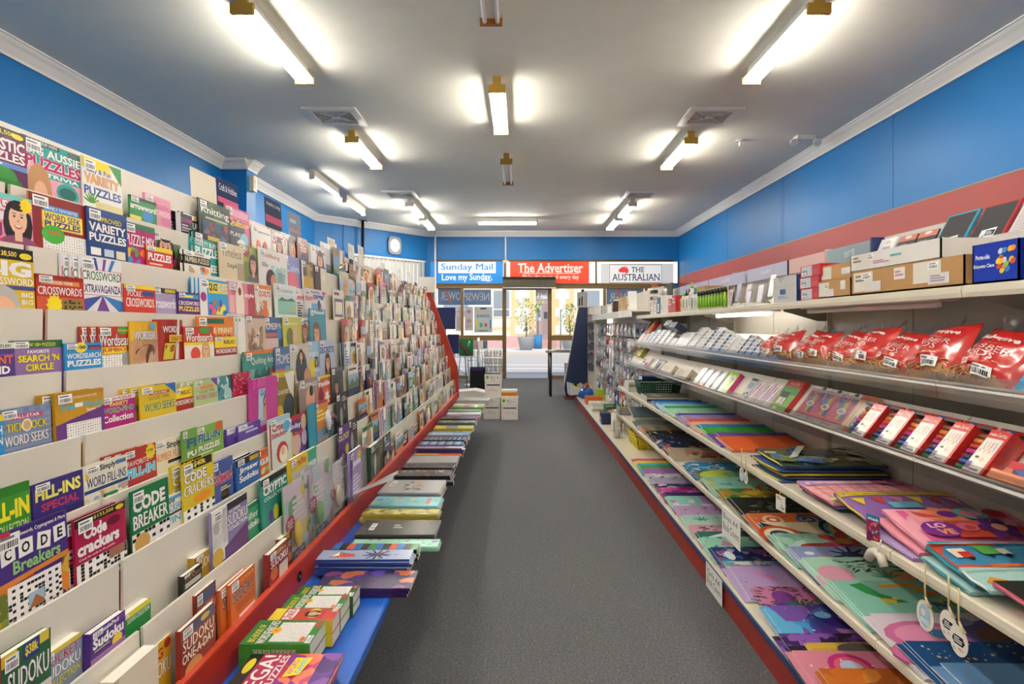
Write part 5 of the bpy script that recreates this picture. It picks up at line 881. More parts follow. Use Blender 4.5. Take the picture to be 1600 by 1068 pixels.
# ================================================================ flat covers and books on the low blue shelf
def sheet(name, label, cat, M, w_, d_, th, base, art, mat='gloss', group=None, curl=0, edge=None, nu=8, cp=2.0, vis=None):
    """a flat printed cover lying down: x along its width, y its depth; CURL lifts (or drops) the x=0 end"""
    zc = lambda u: curl * (1 - u / w_) ** cp
    m = MB(); D = Deco(m, lambda u, v, n: (u, v, th + zc(u) + .0003 + n), w_, d_, mat, nu, .000012); D.r(0, 0, 1, 1, base); b0 = d_ - (vis or d_)
    if vis: L = D.L; D = Deco(m, lambda u, v, n: (u, b0 + v, th + zc(u) + .0003 + n), w_, vis, mat, nu, .000012); D.L = L
    D.art(art)
    for i in range(nu):
        a, b = w_ * i / nu, w_ * (i + 1) / nu; za, zb = zc(a), zc(b); e = edge or base
        P = [m.pt(q) for q in ((a, 0, za), (b, 0, zb), (b, d_, zb), (a, d_, za), (a, 0, za + th), (b, 0, zb + th), (b, d_, zb + th), (a, d_, za + th))]
        for q in ((3, 2, 1, 0), (0, 1, 5, 4), (2, 3, 7, 6)): m.face([P[k] for k in q], e, mat)
        if i == 0: m.face([P[k] for k in (3, 0, 4, 7)], 'efeeea', mat)
        if i == nu - 1: m.face([P[k] for k in (1, 2, 6, 5)], 'efeeea', mat)
    return solo(m, name, label, cat, M, group)
def lying_book(name, label, x0, x1, y0, y1, z, th, base, art, spine, spine_txt=None, group=None):
    """a thick book on its back, title reading along +y with its top towards the rack"""
    t = thing(name, label, 'book', T((x0 + x1) / 2, (y0 + y1) / 2, z), group); w_, d_ = x1 - x0, y1 - y0
    m = MB(); D = Deco(m, lambda u, v, n: (w_ / 2 - v, u - d_ / 2, th + .0003 + n), d_, w_, 'gloss'); D.r(0, 0, 1, 1, base); D.art(art)
    m.box((-w_/2, -d_/2, th - .0006), (w_/2, d_/2, th), base, 'gloss'); m.box((-w_/2, -d_/2, 0), (w_/2, d_/2, .0006), base, 'gloss'); m.box((-w_/2, -d_/2 - .0006, 0), (w_/2, -d_/2, th), spine, 'gloss')
    if spine_txt: D2 = Deco(m, lambda u, v, n: (u - w_/2, -d_/2 - .0009 - n, v), w_, th); D2.t(spine_txt, .2, .3, .8, .65, 'e9e6d9')
    m.build('cover', t); m = MB(); m.box((-w_/2 + .001, -d_/2, .0007), (w_/2 - .001, d_/2 - .001, th - .0007), 'e6dcc6', 'matte'); m.build('page_block', t)
    return t
Z0 = .3525
WS = [('t', 'BIG BOOK OF', .1, .82, .8, .92, 'ecd83a', None, .03), ('t', 'WORDSEARCHES', .04, .66, .96, .79, W, None, .04), ('letters', .1, .12, .9, .62, 13, 15, 3), ('el', .55, .62, .13, .1, 'e9b42f'), ('t', '250', .5, .6, .6, .65, 'b83a2a'), ('el', .2, .16, .1, .05, 'd05a2a'), ('bar', .05, .02, .35, .1), ('r', .7, .03, .95, .1, 'c03a3a')]
for k in range(2): lying_book('puzzle_book', 'thick green wordsearch book on the blue shelf, %s' % ('near copy underneath' if k == 0 else 'near copy on top with spine facing out'), -.662, -.494, 1.455, 1.575, Z0 + .035 * k, .034, '2b7a2f', WS, '3f8f2f', 'THE BIG BOOK OF WORDSEARCHES')
for k in range(2): lying_book('puzzle_book', 'thick red puzzle book with dark-haired woman on the blue shelf, %s copy' % ('lower' if k == 0 else 'upper'), -.646, -.478, 1.578, 1.645, Z0 + .034 * k, .033, 'c0392b', [('r', .0, .82, 1, 1, 'e6d12f'), ('t', 'PUZZLES', .1, .62, .95, .8, W, None, .04), ('el', .6, .36, .4, .26, 'e6b42f'), ('face', .55, .38, .22, '3a2018', 'e3b08e', 'b02a34'), ('bar', .7, .02, .95, .1)], 'd9c42f')
for k in range(2): lying_book('puzzle_book', 'thick green wordsearch book on the blue shelf, %s' % ('middle copy underneath' if k == 0 else 'middle copy behind the woman'), -.64, -.478, 1.648, 1.74, Z0 + .032 * k, .031, '2b7a2f', WS, '2b7a2f')
for k in range(2): lying_book('puzzle_book', 'thick dark green wordsearch book on the blue shelf, farthest, %s copy' % ('lower' if k == 0 else 'upper'), -.64, -.47, 1.743, 1.82, Z0 + .028 * k, .027, '24602c', WS, '24602c')
MEGA = [('r', 0, .86, 1, 1, '1f1c22'), ('el', .75, .93, .16, .05, 'e0cf2c'), ('t', 'MEGA!', .06, .66, .97, .84, W, None, .04), ('t', 'PUZZLES', .3, .56, .97, .64, 'f0e6ea', None, .02), ('blobs', ['d2424a', 'e2725a', 'b83a6a', '8c3a8f'], 26, .14, 4, 0, .1, 1, .55), ('blobs', ['5a2a86', '43206a', '7a3f9a'], 12, .16, 6, .3, 0, 1, .2), ('p', [(.5, .5), (.9, .48), (.9, .3), (.55, .34)], 'e6d02c'), ('t', 'WORD', .55, .42, .86, .48, 'c94a8f'), ('t', 'GAMES', .58, .34, .88, .4, '3fb0c9'), ('xw', .0, .5, .16, .86, 5, 14, 3), ('bar', .03, .02, .35, .12)]
for k in range(5):
    t = thing('puzzle_magazine', 'red and purple mega puzzle magazine stacked on the blue shelf, %s from the bottom' % ORD[k] if k < 4 else 'red and purple mega puzzle magazine on top of the near stack on the blue shelf', 'magazine', T(-.535 + k * .004, 1.345, Z0 + k * .0105))
    m = MB(); D = Deco(m, lambda u, v, n: (.107 - v, u - .1, .0096 + .0003 + n), .2, .214, 'gloss'); D.r(0, 0, 1, 1, 'b8305a')
    if k == 4: D.art(MEGA)
    m.box((-.107, -.1, .0088), (.107, .1, .0096), 'b8305a', 'gloss', {'right': '5a2a86'}); m.box((-.107, -.1, 0), (.107, .1, .0006), 'b8305a', 'gloss'); m.build('cover', t)
    m = MB(); m.box((-.106, -.099, .0007), (.106, .099, .0087), 'eceae4', 'matte'); m.build('page_block', t)
# y of the near edge, depth, x0, x1, number, colour, artwork, words
FISH = [('p', [(.12, .2), (.2, .75), (.38, .55), (.4, .3)], 'b8443a'), ('p', [(.14, .3), (.2, .8), (.22, .4)], 'f0ece6'), ('el', .62, .5, .09, .05, '2a3560'), ('leafs', .62, .5, .16, '2a3560', 10, 0, 6.0), ('blobs', ['c98a6a', '6f86b0'], 8, .02, 3)]
LEFTP = [
 (1.86, .16, -.625, -.335, 3, '36205a', [('blobs', ['4a2f86', '7a3a6a', 'b0603a', '251a44'], 20, .1, 3)], 'dark purple galaxy'),
 (2.02, .11, -.668, -.362, 6, '27418f', [('r', 0, 0, 1, 1, '98a6c9')] + FISH, 'blue-edged lilac octopus and boat'),
 (2.14, .08, -.648, -.352, 5, '1f2430', [('stripes', ['2a6fb8', '20242c', 'c9542f', '2a6fb8', '20242c', '3f8a4a'], 12, 0, 0, 1, 1, True)], 'black blue and orange camouflage'),
 (2.23, .10, -.62, -.30, 2, '9fd6c2', [('blobs', ['c98ab0', '6fb8a0', '8f7fc0'], 22, .03, 5)], 'mint flower-sprinkled'),
 (2.33, .20, -.62, -.318, 3, '4c4b47', [('bar', .12, .3, .19, .75), ('lines', .42, .4, .55, .7, 2, 'a9a79f'), ('blobs', ['b5863a', '5fa0b5'], 7, .012, 4)], 'charcoal lined doodle'),
 (2.55, .10, -.655, -.34, 4, 'b8ab4a', [('blobs', ['8f8a3a', 'd0c46a', '7a7530'], 26, .06, 7)], 'yellow green camouflage'),
 (2.67, .17, -.65, -.352, 4, '7fc4cc', [('blobs', ['3f6fa8', 'e0c24a', 'c95a4a'], 18, .03, 8), ('r', .8, .2, .86, .8, 'c97a7a')], 'pale cyan splash'),
 (2.87, .27, -.66, -.375, 5, 'a3a5a6', [('blobs', ['5a5a5a', 'd98a3a', 'c9a06a', '7a7a7a'], 22, .05, 9, .35, .2, .7, .9), ('bar', .1, .5, .17, .9)], 'grey lion'),
 (3.16, .06, -.65, -.345, 2, '232427', [('blobs', ['5fa04a', 'd9502f', '3f6fb0', 'e0c23a'], 16, .03, 3)], 'black with coloured dashes'),
 (3.24, .17, -.655, -.36, 3, '2e2d2d', [('blobs', ['b0603a', '6a6a6a', 'c9a05a'], 14, .04, 6), ('zebra', .1, .6, .9, .95, 22, 'e6e4e0', 4)], 'black planet'),
 (3.43, .12, -.66, -.375, 3, '1f1f20', [('zebra', 0, 0, 1, 1, 40, '4a4a4a', 2)], 'black tyre-tread'),
 (3.56, .22, -.66, -.372, 3, '9b9b99', [('r', .1, .3, .18, .7, 'e6e4e0'), ('stripes', ['929290', 'a5a5a3'], 10)], 'plain grey patterned'),
 (3.82, .08, -.66, -.37, 2, 'c9823a', [('r', .5, 0, 1, 1, 'c9542f')], 'amber and orange'),
 (3.92, .10, -.66, -.36, 4, '4a3a63', [('p', [(0, .2), (1, .6), (1, 1), (0, 1)], 'b08ab8'), ('p', [(.6, .5), (1, .4), (1, 1), (.7, 1)], 'ece6ee')], 'plum and lilac'),
 (4.05, .14, -.66, -.37, 4, '5f7398', [('stripes', ['4f648c', '7d92b5', '8fa4c2'], 16, 0, 0, 1, 1, True)], 'blue checked'),
 (4.22, .14, -.66, -.37, 4, '2f3a52', [('stripes', ['3a4a62', '8a5a5a', '2f3a52', '5f8a86'], 18, 0, 0, 1, 1, True)], 'dark tartan'),
 (4.40, .16, -.66, -.365, 4, '7f93b5', [('lines', .1, .2, .9, .8, 3, 'c9d2e0')], 'soft blue'),
 (4.60, .12, -.66, -.37, 2, '4fa08a', [('blobs', ['7fc4ae', '2f7a66'], 12, .05, 3)], 'sea green'),
 (4.75, .18, -.66, -.36, 3, 'c9b53f', [('r', .3, 0, .6, 1, '8a8a86')], 'mustard and grey'),
 (4.98, .16, -.66, -.36, 4, '5a7a6a', [('blobs', ['b5503a', '3f6a5a', 'd0b06a'], 16, .05, 4)], 'green and rust leaf'),
 (5.18, .18, -.66, -.365, 4, '2a2730', [('blobs', ['8f3f5f', '3f3a4a'], 12, .06, 4)], 'near-black floral'),
 (5.40, .10, -.66, -.355, 2, 'c0307f', [('r', 0, .6, 1, 1, 'd0508f')], 'hot pink'),
 (5.54, .16, -.66, -.36, 3, 'dcdad6', [('zebra', .1, .1, .9, .9, 16, '4a4a4a', 7)], 'white sketch'),
 (5.74, .16, -.66, -.36, 3, '6f9c94', [('stripes', ['7fb0a6', '5f8c86'], 8)], 'grey-green striped'),
 (5.94, .18, -.66, -.355, 4, '9ab04f', [('r', .35, 0, .55, 1, 'c0507a'), ('r', .7, 0, .8, 1, 'e6e0c9')], 'lime and pink'),
 (6.16, .16, -.66, -.35, 3, 'cfd8d0', [('blobs', ['d08a5a', '8fb0a6'], 10, .06, 2)], 'pale mint and peach')]
random.seed(21)
for q, (y, d, x0, x1, n, col, art, nm) in enumerate(LEFTP):
    z = Z0 + (.004 if q else .0)
    for k in range(n):
        top = k == n - 1; th = .0075 if n > 4 else .009
        jx, jy = random.uniform(-.008, .008), random.uniform(0, .012) * (not top)
        sheet('book_cover', ('%s book cover topping its pile on the blue shelf' if top else '%s book cover, ' + ORD[k] + ' up in its pile, blue shelf') % nm, 'book cover',
              T(x0 + jx, y + jy * .4, z + k * (th + .0012)) @ RX(R(-.6)) @ RZ(random.uniform(-.02, .02)), x1 - x0, d - .02, th, col, art if top else art[:2], edge=col)
# a loose clear sleeve poking out and a shelf talker
m = MB(); m.grid(lambda u, v: (u * .2, v * .13 + .1 * u, .085 * u ** .8 + .004 * math.sin(9 * v + 5 * u)), 10, 4, 'cfccc8', 'film')
solo(m, 'plastic_sleeve', 'loose shiny plastic sleeve poking out over the red lip above the cyan covers', 'sleeve', T(-.735, 2.5, .446))
m = MB(); m.lathe([(.012, 0), (.016, .0008), (.016, .002)], 'black', 'gloss'); D = Deco(m, lambda u, v, n: (u - .01, v - .006, .0023 + n), .02, .012); D.el(.5, .5, .3, .3, '3fa08a')
solo(m, 'round_sticker', 'small round black sticker on the red lip near the purple covers', 'sticker', T(-.6885, 1.93, .39) @ RY(R(90)))
m = MB(); m.box((0, 0, -.055), (.0015, .03, .02), 'e9e6df', 'matte'); solo(m, 'shelf_tag', 'white hanging tag on the edge of the blue shelf beside the tartan covers', 'tag', T(-.389, 4.2, .335))

# ================================================================ right: gondola shelving
XWALL = 1.45
RB = [(.4, 1.65), (1.65, 2.9), (2.9, 4.15), (4.15, 5.3), (5.3, 6.25)]
CREAM2, GREYP = 'e4dcc8', 'd3cec4'
SH = dict(rub=(1.12, 1.015), fab=(1.06, .815), pouch=(.99, .571), cov=(.95, .334), base=(.845, .116), top=(1.18, 1.28))
SLO = R(52); SLEN = .17
for b, (y0, y1) in enumerate(RB):
    yc = (y0 + y1) / 2; nm = ['under the rubber band bags nearest the viewpoint', 'holding the five red pen boxes', 'holding the coloured paper', 'holding the white lead boxes', 'beside the hanging blister packs'][b]
    t = thing('shelf_bay', 'cream gondola shelf bay ' + nm, 'shelving', T(1.2, yc, 0)); OX, OY = -1.2, -yc
    def bay(): m = MB(); m.M = T(OX, OY, 0); return m
    m = bay(); m.box((.85, y0, 0), (1.44, y1, .094), '9c2a20', 'paint'); m.build('plinth', t)
    m = bay(); m.box((.843, y0, .094), (.85, y1, .112), '1f3f73', 'paint'); m.build('edge_strip', t)
    m = bay(); m.box((.85, y0, .094), (XWALL, y1, .116), CREAM2, 'paint'); m.build('base_shelf', t)
    m = bay(); m.box((XWALL, y0, .0), (XWALL + .02, y1, 1.525), GREYP, 'paint'); m.box((XWALL - .002, yc - .002, .12), (XWALL, yc + .002, 1.27), 'a9a49a', 'paint'); m.build('back_panel', t)
    m = bay()
    for y in (y1 - .018,): m.box((XWALL - .02, y - .012, .1), (XWALL, y + .012, 1.53), 'bdb8ae', 'metal' if 0 else 'paint')
    m.build('upright', t)
    for nm2, (X, z), th in (('cover_shelf', SH['cov'], .016), ('pouch_shelf', SH['pouch'], .018), ('top_shelf', SH['top'], .02)):
        m = bay(); m.prism([(X, z - .003), (X + .006, z), (XWALL - .002, z), (XWALL - .002, z - .012), (X + .02, z - .012), (X + .016, z - th - .012), (X + .003, z - th - .012), (X, z - th)], 'y', y0 + .002, y1 - .002, CREAM2, 'paint'); m.build(nm2, t)
        m = bay(); m.prism([(X + .05, z - .016), (XWALL - .02, z - .016), (XWALL - .02, z - .085), (XWALL - .06, z - .085), (X + .09, z - .05), (X + .05, z - .04)], 'y', y1 - .022, y1 - .018, '9a958c', 'paint'); m.build('bracket', t)
    for nm2, (X, z) in (('upper_tray', SH['rub']), ('lower_tray', SH['fab'])):
        c, s_ = math.cos(SLO), math.sin(SLO); q = (X + .043, z - .019)
        m = bay(); m.prism([q, (q[0] + SLEN * c, q[1] + SLEN * s_), (q[0] + SLEN * c + .006, q[1] + SLEN * s_ - .004), (q[0] + .006, q[1] - .004)], 'y', y0 + .002, y1 - .002, 'dcd6c8', 'paint')
        m.prism([q, (q[0] + .006, q[1] - .004), (X + .004, z + .006), (X + .0036, z + .0115)], 'y', y0 + .002, y1 - .002, 'dcd6c8', 'paint')
        m.prism([(q[0], q[1] - .002), (XWALL, q[1] + .0), (XWALL, q[1] - .006), (q[0] + .006, q[1] - .008)], 'y', y0 + .002, y1 - .002, 'dcd6c8', 'paint'); tr = m.build(nm2, t)
        m = bay(); m.prism([(X - .004, z - .036), (X - .001, z - .036), (X - .004, z + .034), (X - .007, z + .034)], 'y', y0 + .002, y1 - .002, W, 'acrylic'); m.build('acrylic_lip', tr)
        m = bay(); m.box((X - .0085, y0 + .002, z - .0035), (X + .006, y1 - .002, z + .0018), 'eceae6', 'gloss'); m.build('edge_rail', tr)
for b in (1, 2):
    y0, y1 = RB[b]; t = thing('shelf_light', 'small white light strip under the %s top shelf' % ('cream' if b == 1 else 'farther cream'), 'light', T(1.27, (y0 + y1) / 2, 1.266))
    m = MB(); m.box((-.03, -.45, -.02), (.03, .45, 0), 'e6e3dc', 'paint'); m.build('case', t); m = MB(); m.tube([(-.01, -.42, -.03), (-.01, .42, -.03)], .009, W, 'dim_tube' if b == 2 else 'gloss', 8); m.build('tube', t)

# ---- book covers along the base shelf and the cover shelf (far edges, near to far)
random.seed(31)
LEAFY = [('leafs', .3, .3, .2, '2f7a5a', 9), ('leafs', .75, .4, .2, '3f8f6a', 8), ('leafs', .55, .7, .16, '6fb89a', 7)]
def critters(cols, n, seed): 
    r = random.Random(seed); o = []
    for k in range(n):
        x, y, c = r.uniform(.08, .92), r.uniform(.12, .9), cols[k % len(cols)]; a = r.uniform(-.5, .5)
        o += [('el', x, y, .055, .028, c, 10, 0, 6.2832, a), ('el', x + .06, y + .05, .022, .018, c, 8), ('r', x - .04, y - .1, x - .03, y, c), ('r', x + .02, y - .1, x + .03, y, c), ('leafs', min(.9, x + .1), y, .03, '3f8a5a', 3)]
    return o
def stars(n, seed, c='e9c9a0'):
    r = random.Random(seed); return [('star', r.uniform(.03, .97), r.uniform(.05, .95), r.choice((.006, .01, .016)), c, 5, .45) for _ in range(n)]
COVB = [  # base shelf
 (1.66, .10, '1a1c22', [('leafs', .3, .5, .18, '3fa07a', 12, 0, 6), ('blobs', ['c9607a', '2f7a5a', 'e0b04a'], 14, .05, 3), ('t', 'RAINBOW', .5, .55, .95, .85, 'e9e6df')], 'black tropical lettered', 3),
 (1.835, .0, 'b8622a', [('blobs', ['c9702a', 'a5501f', 'd98a3a'], 14, .14, 5), ('p', [(.55, 0), (.75, .4), (1, .3), (1, 0)], '1e1c1c'), ('el', .2, .5, .03, .05, 'e0a05a')], 'orange horse', 4),
 (1.945, -.03, 'd4849a', [('ring', .35, .35, .16, ['c0307a', 'd9607a', 'b9cbe6', 'b9cbe6']), ('el', .7, .7, .1, .06, 'e0aab8'), ('t', 'HAVE', .75, .5, .95, .75, 'e6dce0'), ('t', 'FUN', .75, .2, .93, .42, 'e6dce0'), ('blobs', ['ecdce2'], 12, .01, 4)], 'pink rainbow lettered', 3),
 (2.0, .05, 'c9a238', [('r', 0, .5, 1, 1, 'd0ad45'), ('el', .35, .35, .16, .09, '6a5f57'), ('el', .52, .5, .06, .06, '4a4440'), ('p', [(.48, .5), (.6, .42), (.6, .52)], '4a4440')], 'golden field horse', 2),
 (2.06, -.02, '2c2038', [('blobs', ['5f3a8a', '8a5ab0', '40285f'], 18, .08, 6), ('el', .8, .7, .1, .06, '7fb0d0')], 'dark violet unicorn cloud', 3),
 (2.245, .0, '4f74b8', [('blobs', ['7a5ab0', '5fb0dc', '3a4a9a', 'b07ab8', '43a0d6', '5a3f9a'], 34, .16, 9), ('p', [(.35, .7), (.5, .75), (.6, .5), (.8, .4), (.95, .1), (.7, .25), (.5, .3), (.42, .45)], '3a2f86'), ('el', .45, .7, .07, .05, '7fc0e6')] + stars(14, 3, 'e6e9f4'), 'blue galaxy unicorn', 4),
 (2.27, .02, '9fcdbf', LEAFY + [('el', .15, .5, .08, .12, '5f3a8a'), ('el', .5, .85, .09, .05, '27408a'), ('blobs', ['c0507a', 'e0c24a'], 6, .03, 3)], 'pale green palm leaf', 3),
 (2.42, .03, 'c27aa0', [('zebra', 0, 0, 1, 1, 90, '1f1c22', 5), ('el', .2, .5, .1, .12, '7a3f8f')], 'pink zebra stripe', 3),
 (2.62, .0, 'b59ccc', [('el', .3, .6, .13, .04, 'd58ab8', 10, 0, 6.2832, -.6), ('p', [(.62, .8), (.72, .85), (.9, .55), (.75, .6)], '5f8ab0'), ('el', .72, .66, .05, .04, 'd0506a'), ('blobs', ['d79ac0', '8f7ac0'], 10, .012, 4)], 'lilac dolphin', 4),
 (2.655, .02, '25305c', stars(16, 5, 'd9a040') + [('el', .5, .8, .1, .06, '6fa0c9'), ('el', .62, .86, .05, .03, 'e0a040')], 'navy gold star', 2),
 (2.70, .0, 'a6c9bf', [('blobs', ['7f8fb8', 'c09ac0', '5fa0a0', 'd6e2dc'], 34, .05, 7), ('r', .3, .05, .9, .12, '4a6ab0')], 'pale sea foliage', 3),
 (2.85, .0, '27366e', [('blobs', ['7a4a8a', '3f6ab0', 'c9708a', '9fb8d9'], 34, .05, 8), ('el', .15, .5, .05, .1, 'e6ecf2')], 'navy feather', 3),
 (2.99, .0, '8fceb0', [('blobs', ['c08ac0', '5f6ab0', 'd99ab0', '3f8f7a'], 30, .03, 5), ('p', [(.15, .4), (.22, .8), (.3, .4)], 'c9809f'), ('p', [(.7, .4), (.77, .8), (.85, .4)], 'b07ab8')], 'mint ice-cream', 3),
 (3.08, .0, '2f6a66', [('p', [(0, .2), (.3, .8), (.3, .2)], 'ecebe8'), ('r', .5, 0, 1, .5, '6a3f8a')], 'teal and white edged', 2),
 (3.18, .0, 'cf9aa8', [('zebra', .1, .1, .5, .9, 34, '2c2a2c', 6), ('leafs', .7, .4, .18, '2f6a52', 8), ('r', .5, .1, .95, .2, 'c9663a')], 'pink zebra and leaf', 3),
 (3.34, .0, 'a9d2c4', [('leafs', .2, .6, .12, '3f8a7a', 5), ('flower', .6, .6, .08, 'd9604a', 'e0b04a'), ('blobs', ['d06a6a', '4f9a9a'], 14, .02, 7)], 'mint flower', 3),
 (3.51, .0, 'bb9cc6', [('blobs', ['c04a6a', '7a5a9a', '8fc0b0', 'd0a0c8'], 26, .02, 8)], 'lilac dotted', 3),
 (3.71, .0, 'a58ac0', [('r', .0, .3, .45, 1, '8fd0c0'), ('blobs', ['c97ab0', 'e0d0e8'], 14, .06, 4)], 'lilac and mint watercolour', 3),
 (3.81, .0, '2f2350', [('r', 0, .4, 1, 1, '3a2a63')], 'plain dark purple', 2),
 (3.92, .0, 'b0327f', [('blobs', ['d060a0', '8f2a6a', 'e08ac0', 'c9408f'], 24, .08, 8)], 'magenta tie-dye', 3),
 (4.01, .0, '2c2048', [('blobs', ['6a4a8a', 'c9b0d0', '8fc0d9', '41306a'], 18, .08, 3)], 'dark purple galaxy swirl', 3),
 (4.17, .0, 'a3a0c4', [('blobs', ['c95a6a', 'e0b04a', '6a5aa0', '4f8a6a'], 20, .02, 4)], 'lavender sprig', 3),
 (4.28, .0, 'd6d4d4', [('zebra', 0, .1, 1, .95, 40, '242326', 9), ('blobs', ['1f1f22'], 8, .06, 5)], 'black and white splatter', 3),
 (4.42, .0, '9a5fb0', [], 'plain violet paper', 4), (4.55, .0, '4f9a4a', [], 'plain green paper', 2), (4.62, .0, '3fa8cc', [], 'plain cyan paper', 3), (4.70, .0, 'e0cf4a', [], 'plain yellow paper', 3), (4.78, .0, 'c94a7f', [], 'plain hot pink paper', 3)]
COVC = [  # upper cover shelf
 (1.47, .02, '5f8ab5', [('p', [(0, .1), (.3, .55), (.55, .5), (.9, .2), (1, .3), (1, 0), (0, 0)], 'd0703a'), ('p', [(.4, 0), (.6, .3), (1, .22), (1, 0)], 'b04a52'), ('p', [(.55, 0), (.7, .2), (.9, .1), (.9, 0)], 'e0c050'), ('leafs', .85, .5, .1, '4a6a3a', 6)], 'blue sky and orange rock', 3),
 (1.575, .0, '1c4a80', stars(40, 7) + [('el', .75, .75, .05, .035, 'c9b090'), ('p', [(.6, .3), (.7, .36), (.9, .2)], 'e0b898')], 'deep blue constellation', 5),
 (1.72, .0, 'd9cbd9', [('el', .22, .35, .26, .16, 'c56a9a'), ('el', .22, .35, .2, .12, 'd98ab0'), ('el', .3, .4, .06, .05, '4f8ab0'), ('el', .72, .35, .28, .17, '6a5f9a'), ('el', .72, .33, .2, .12, '7a5a4a'), ('el', .5, .75, .1, .05, '8f9ac9')], 'white dog and oval badge', 5),
 (1.945, .0, '86c2b0', [('p', [(.1, .9), (.2, .95), (.26, .7), (.4, .5), (.3, .5), (.16, .7)], '2f8f4a'), ('p', [(.3, .9), (.55, .95), (.62, .78), (.55, .74), (.5, .86), (.3, .82)], 'e09a3a'), ('el', .72, .88, .05, .03, '27406a')] + critters(['e0a03a', 'd9803a', '3f6f8a', 'e0c040', '2f8f5a', '4f9ab0'], 15, 4), 'green safari animal', 3),
 (2.13, .0, 'a9d4c0', [('el', .14, .45, .13, .13, 'd99ab0'), ('zebra', .25, .5, .5, .9, 26, '26282a', 3), ('leafs', .75, .55, .18, '2f6a4f', 12, 0, 6), ('el', .6, .35, .12, .08, 'd9a070'), ('leafs', .5, .3, .12, '3f8f6a', 6), ('r', .2, .08, .9, .14, 'd99a9a')], 'mint jungle with palm', 4),
 (2.25, .0, '8f9cc8', [('el', .45, .55, .08, .05, '2a3560'), ('leafs', .45, .5, .17, '2a3560', 10, 0, 6), ('p', [(.62, .75), (.78, .8), (.85, .6), (.72, .6)], 'b8443a'), ('el', .12, .6, .04, .03, 'e6e9f0'), ('el', .7, .35, .06, .05, '2a3560'), ('el', .22, .3, .08, .04, 'd9a58a')], 'lilac octopus', 4),
 (2.39, .0, '86b8a2', [('blobs', ['9fcab8', '7aab96', 'b5d6c8'], 16, .12, 4), ('flower', .55, .55, .2, 'c0464a', 'd98a5a', 5), ('el', .3, .3, .16, .06, 'a5402f'), ('p', [(.35, .4), (.75, .25), (.75, .32), (.38, .5)], 'c0306a')], 'green and red flower', 3),
 (2.525, .0, 'd9cba8', [('p', [(0, 1), (.3, .4), (.7, .1), (1, .1), (1, 0), (.6, 0), (.2, .3), (0, .7)], '1f3f5a'), ('ring', .75, .55, .24, ['26486a', '5fb0b0', 'e0b06a', 'c0502f', '26486a', '3f6ab0']), ('ring', .1, .2, .2, ['c0502f', 'e6d6b0', '26486a', 'd98a4a'])], 'retro arc', 4),
 (2.65, .0, 'd06a3a', [('ring', .55, .5, .12, ['3f5a9a', '8fb0d9', '3f5a9a', 'e0b0a0']), ('ring', .2, .5, .1, ['e6c0a8', 'c04a2f', 'e6d0b8']), ('ring', .85, .5, .1, ['e6c0a8', 'a03a5a', 'e0a04a']), ('blobs', ['e6d0b8', 'a5402f'], 20, .015, 4)], 'orange paisley', 3),
 (2.88, .0, '1c1c1e', [('el', .2, .6, .06, .03, '4a4a4a'), ('r', .3, .4, .36, .6, '5a5a5c'), ('p', [(.5, .8), (.55, .82), (.5, .5)], '8a8a8c'), ('r', .7, .4, .9, .43, '4f4f52'), ('zebra', .1, .2, .9, .8, 16, '8f8f93', 8), ('blobs', ['5f6f9a', '8a5a5a', 'a5703a'], 6, .02, 5)], 'black school doodle', 4),
 (3.05, .0, '8c8a3a', [('blobs', ['c9852a', '3f7a3a', 'a04a2a', 'd9c04a'], 26, .09, 5), ('leafs', .4, .55, .2, 'e0b52f', 9), ('zebra', .35, .3, .55, .7, 12, '26241f', 3)], 'brown and gold dinosaur', 3),
 (3.28, .0, '8fcab8', [('blobs', ['d9703a', '3f8a6a', 'e0c04a', '5fa0a8'], 18, .05, 7)], 'aqua dinosaur egg', 3),
 (3.43, .0, '3f6a5a', [('el', .3, .5, .3, .2, 'b8c94a'), ('el', .65, .4, .3, .18, '2a5a8a'), ('el', .5, .6, .2, .12, '6fa86a')], 'blurred green and blue', 4),
 (3.62, .0, '2a7fb0', [('blobs', ['7fc0e0', '1f4f8a', 'c9d6dc', '5a3f6a'], 34, .04, 6), ('ring', .3, .5, .1, ['9fd0e6', '2a6fa8', 'c9a05a'])], 'blue bandana', 5),
 (4.08, .0, 'b5a48c', [('blobs', ['d98a7a', 'c9705f', '6a5a52', 'c9b89a'], 20, .1, 4, .2, .1, .9, .9)], 'peach storm cloud', 3),
 (4.28, .0, '20294a', [('blobs', ['2f6fb8', 'c0503a', '1b1d28', '3f8ad0', 'd9703a'], 40, .05, 9)], 'navy splatter camouflage', 5),
 (4.50, .0, '1f2440', [('blobs', ['d070b0', '3f5fb0', 'e0e0f0', 'c03a3a'], 18, .04, 9), ('star', .6, .5, .06, 'd9c03a', 6, .4)], 'midnight handprint', 4),
 (4.72, .0, '19191c', [('blobs', ['3f5fb0', 'd0702f', 'c9c9d0', '8f3f6a'], 16, .03, 6)], 'black space', 5),
 (5.02, .0, '8f8a72', [('blobs', ['c9603a', '6f7a5a', 'd9a04a', 'a59a80'], 22, .06, 4)], 'olive flower', 4),
 (5.25, .0, '6a7378', [('r', 0, .1, 1, .3, 'b8c6d0'), ('lines', .1, .1, .9, .3, 2, '9fb0bd')], 'slate and ice', 3)]
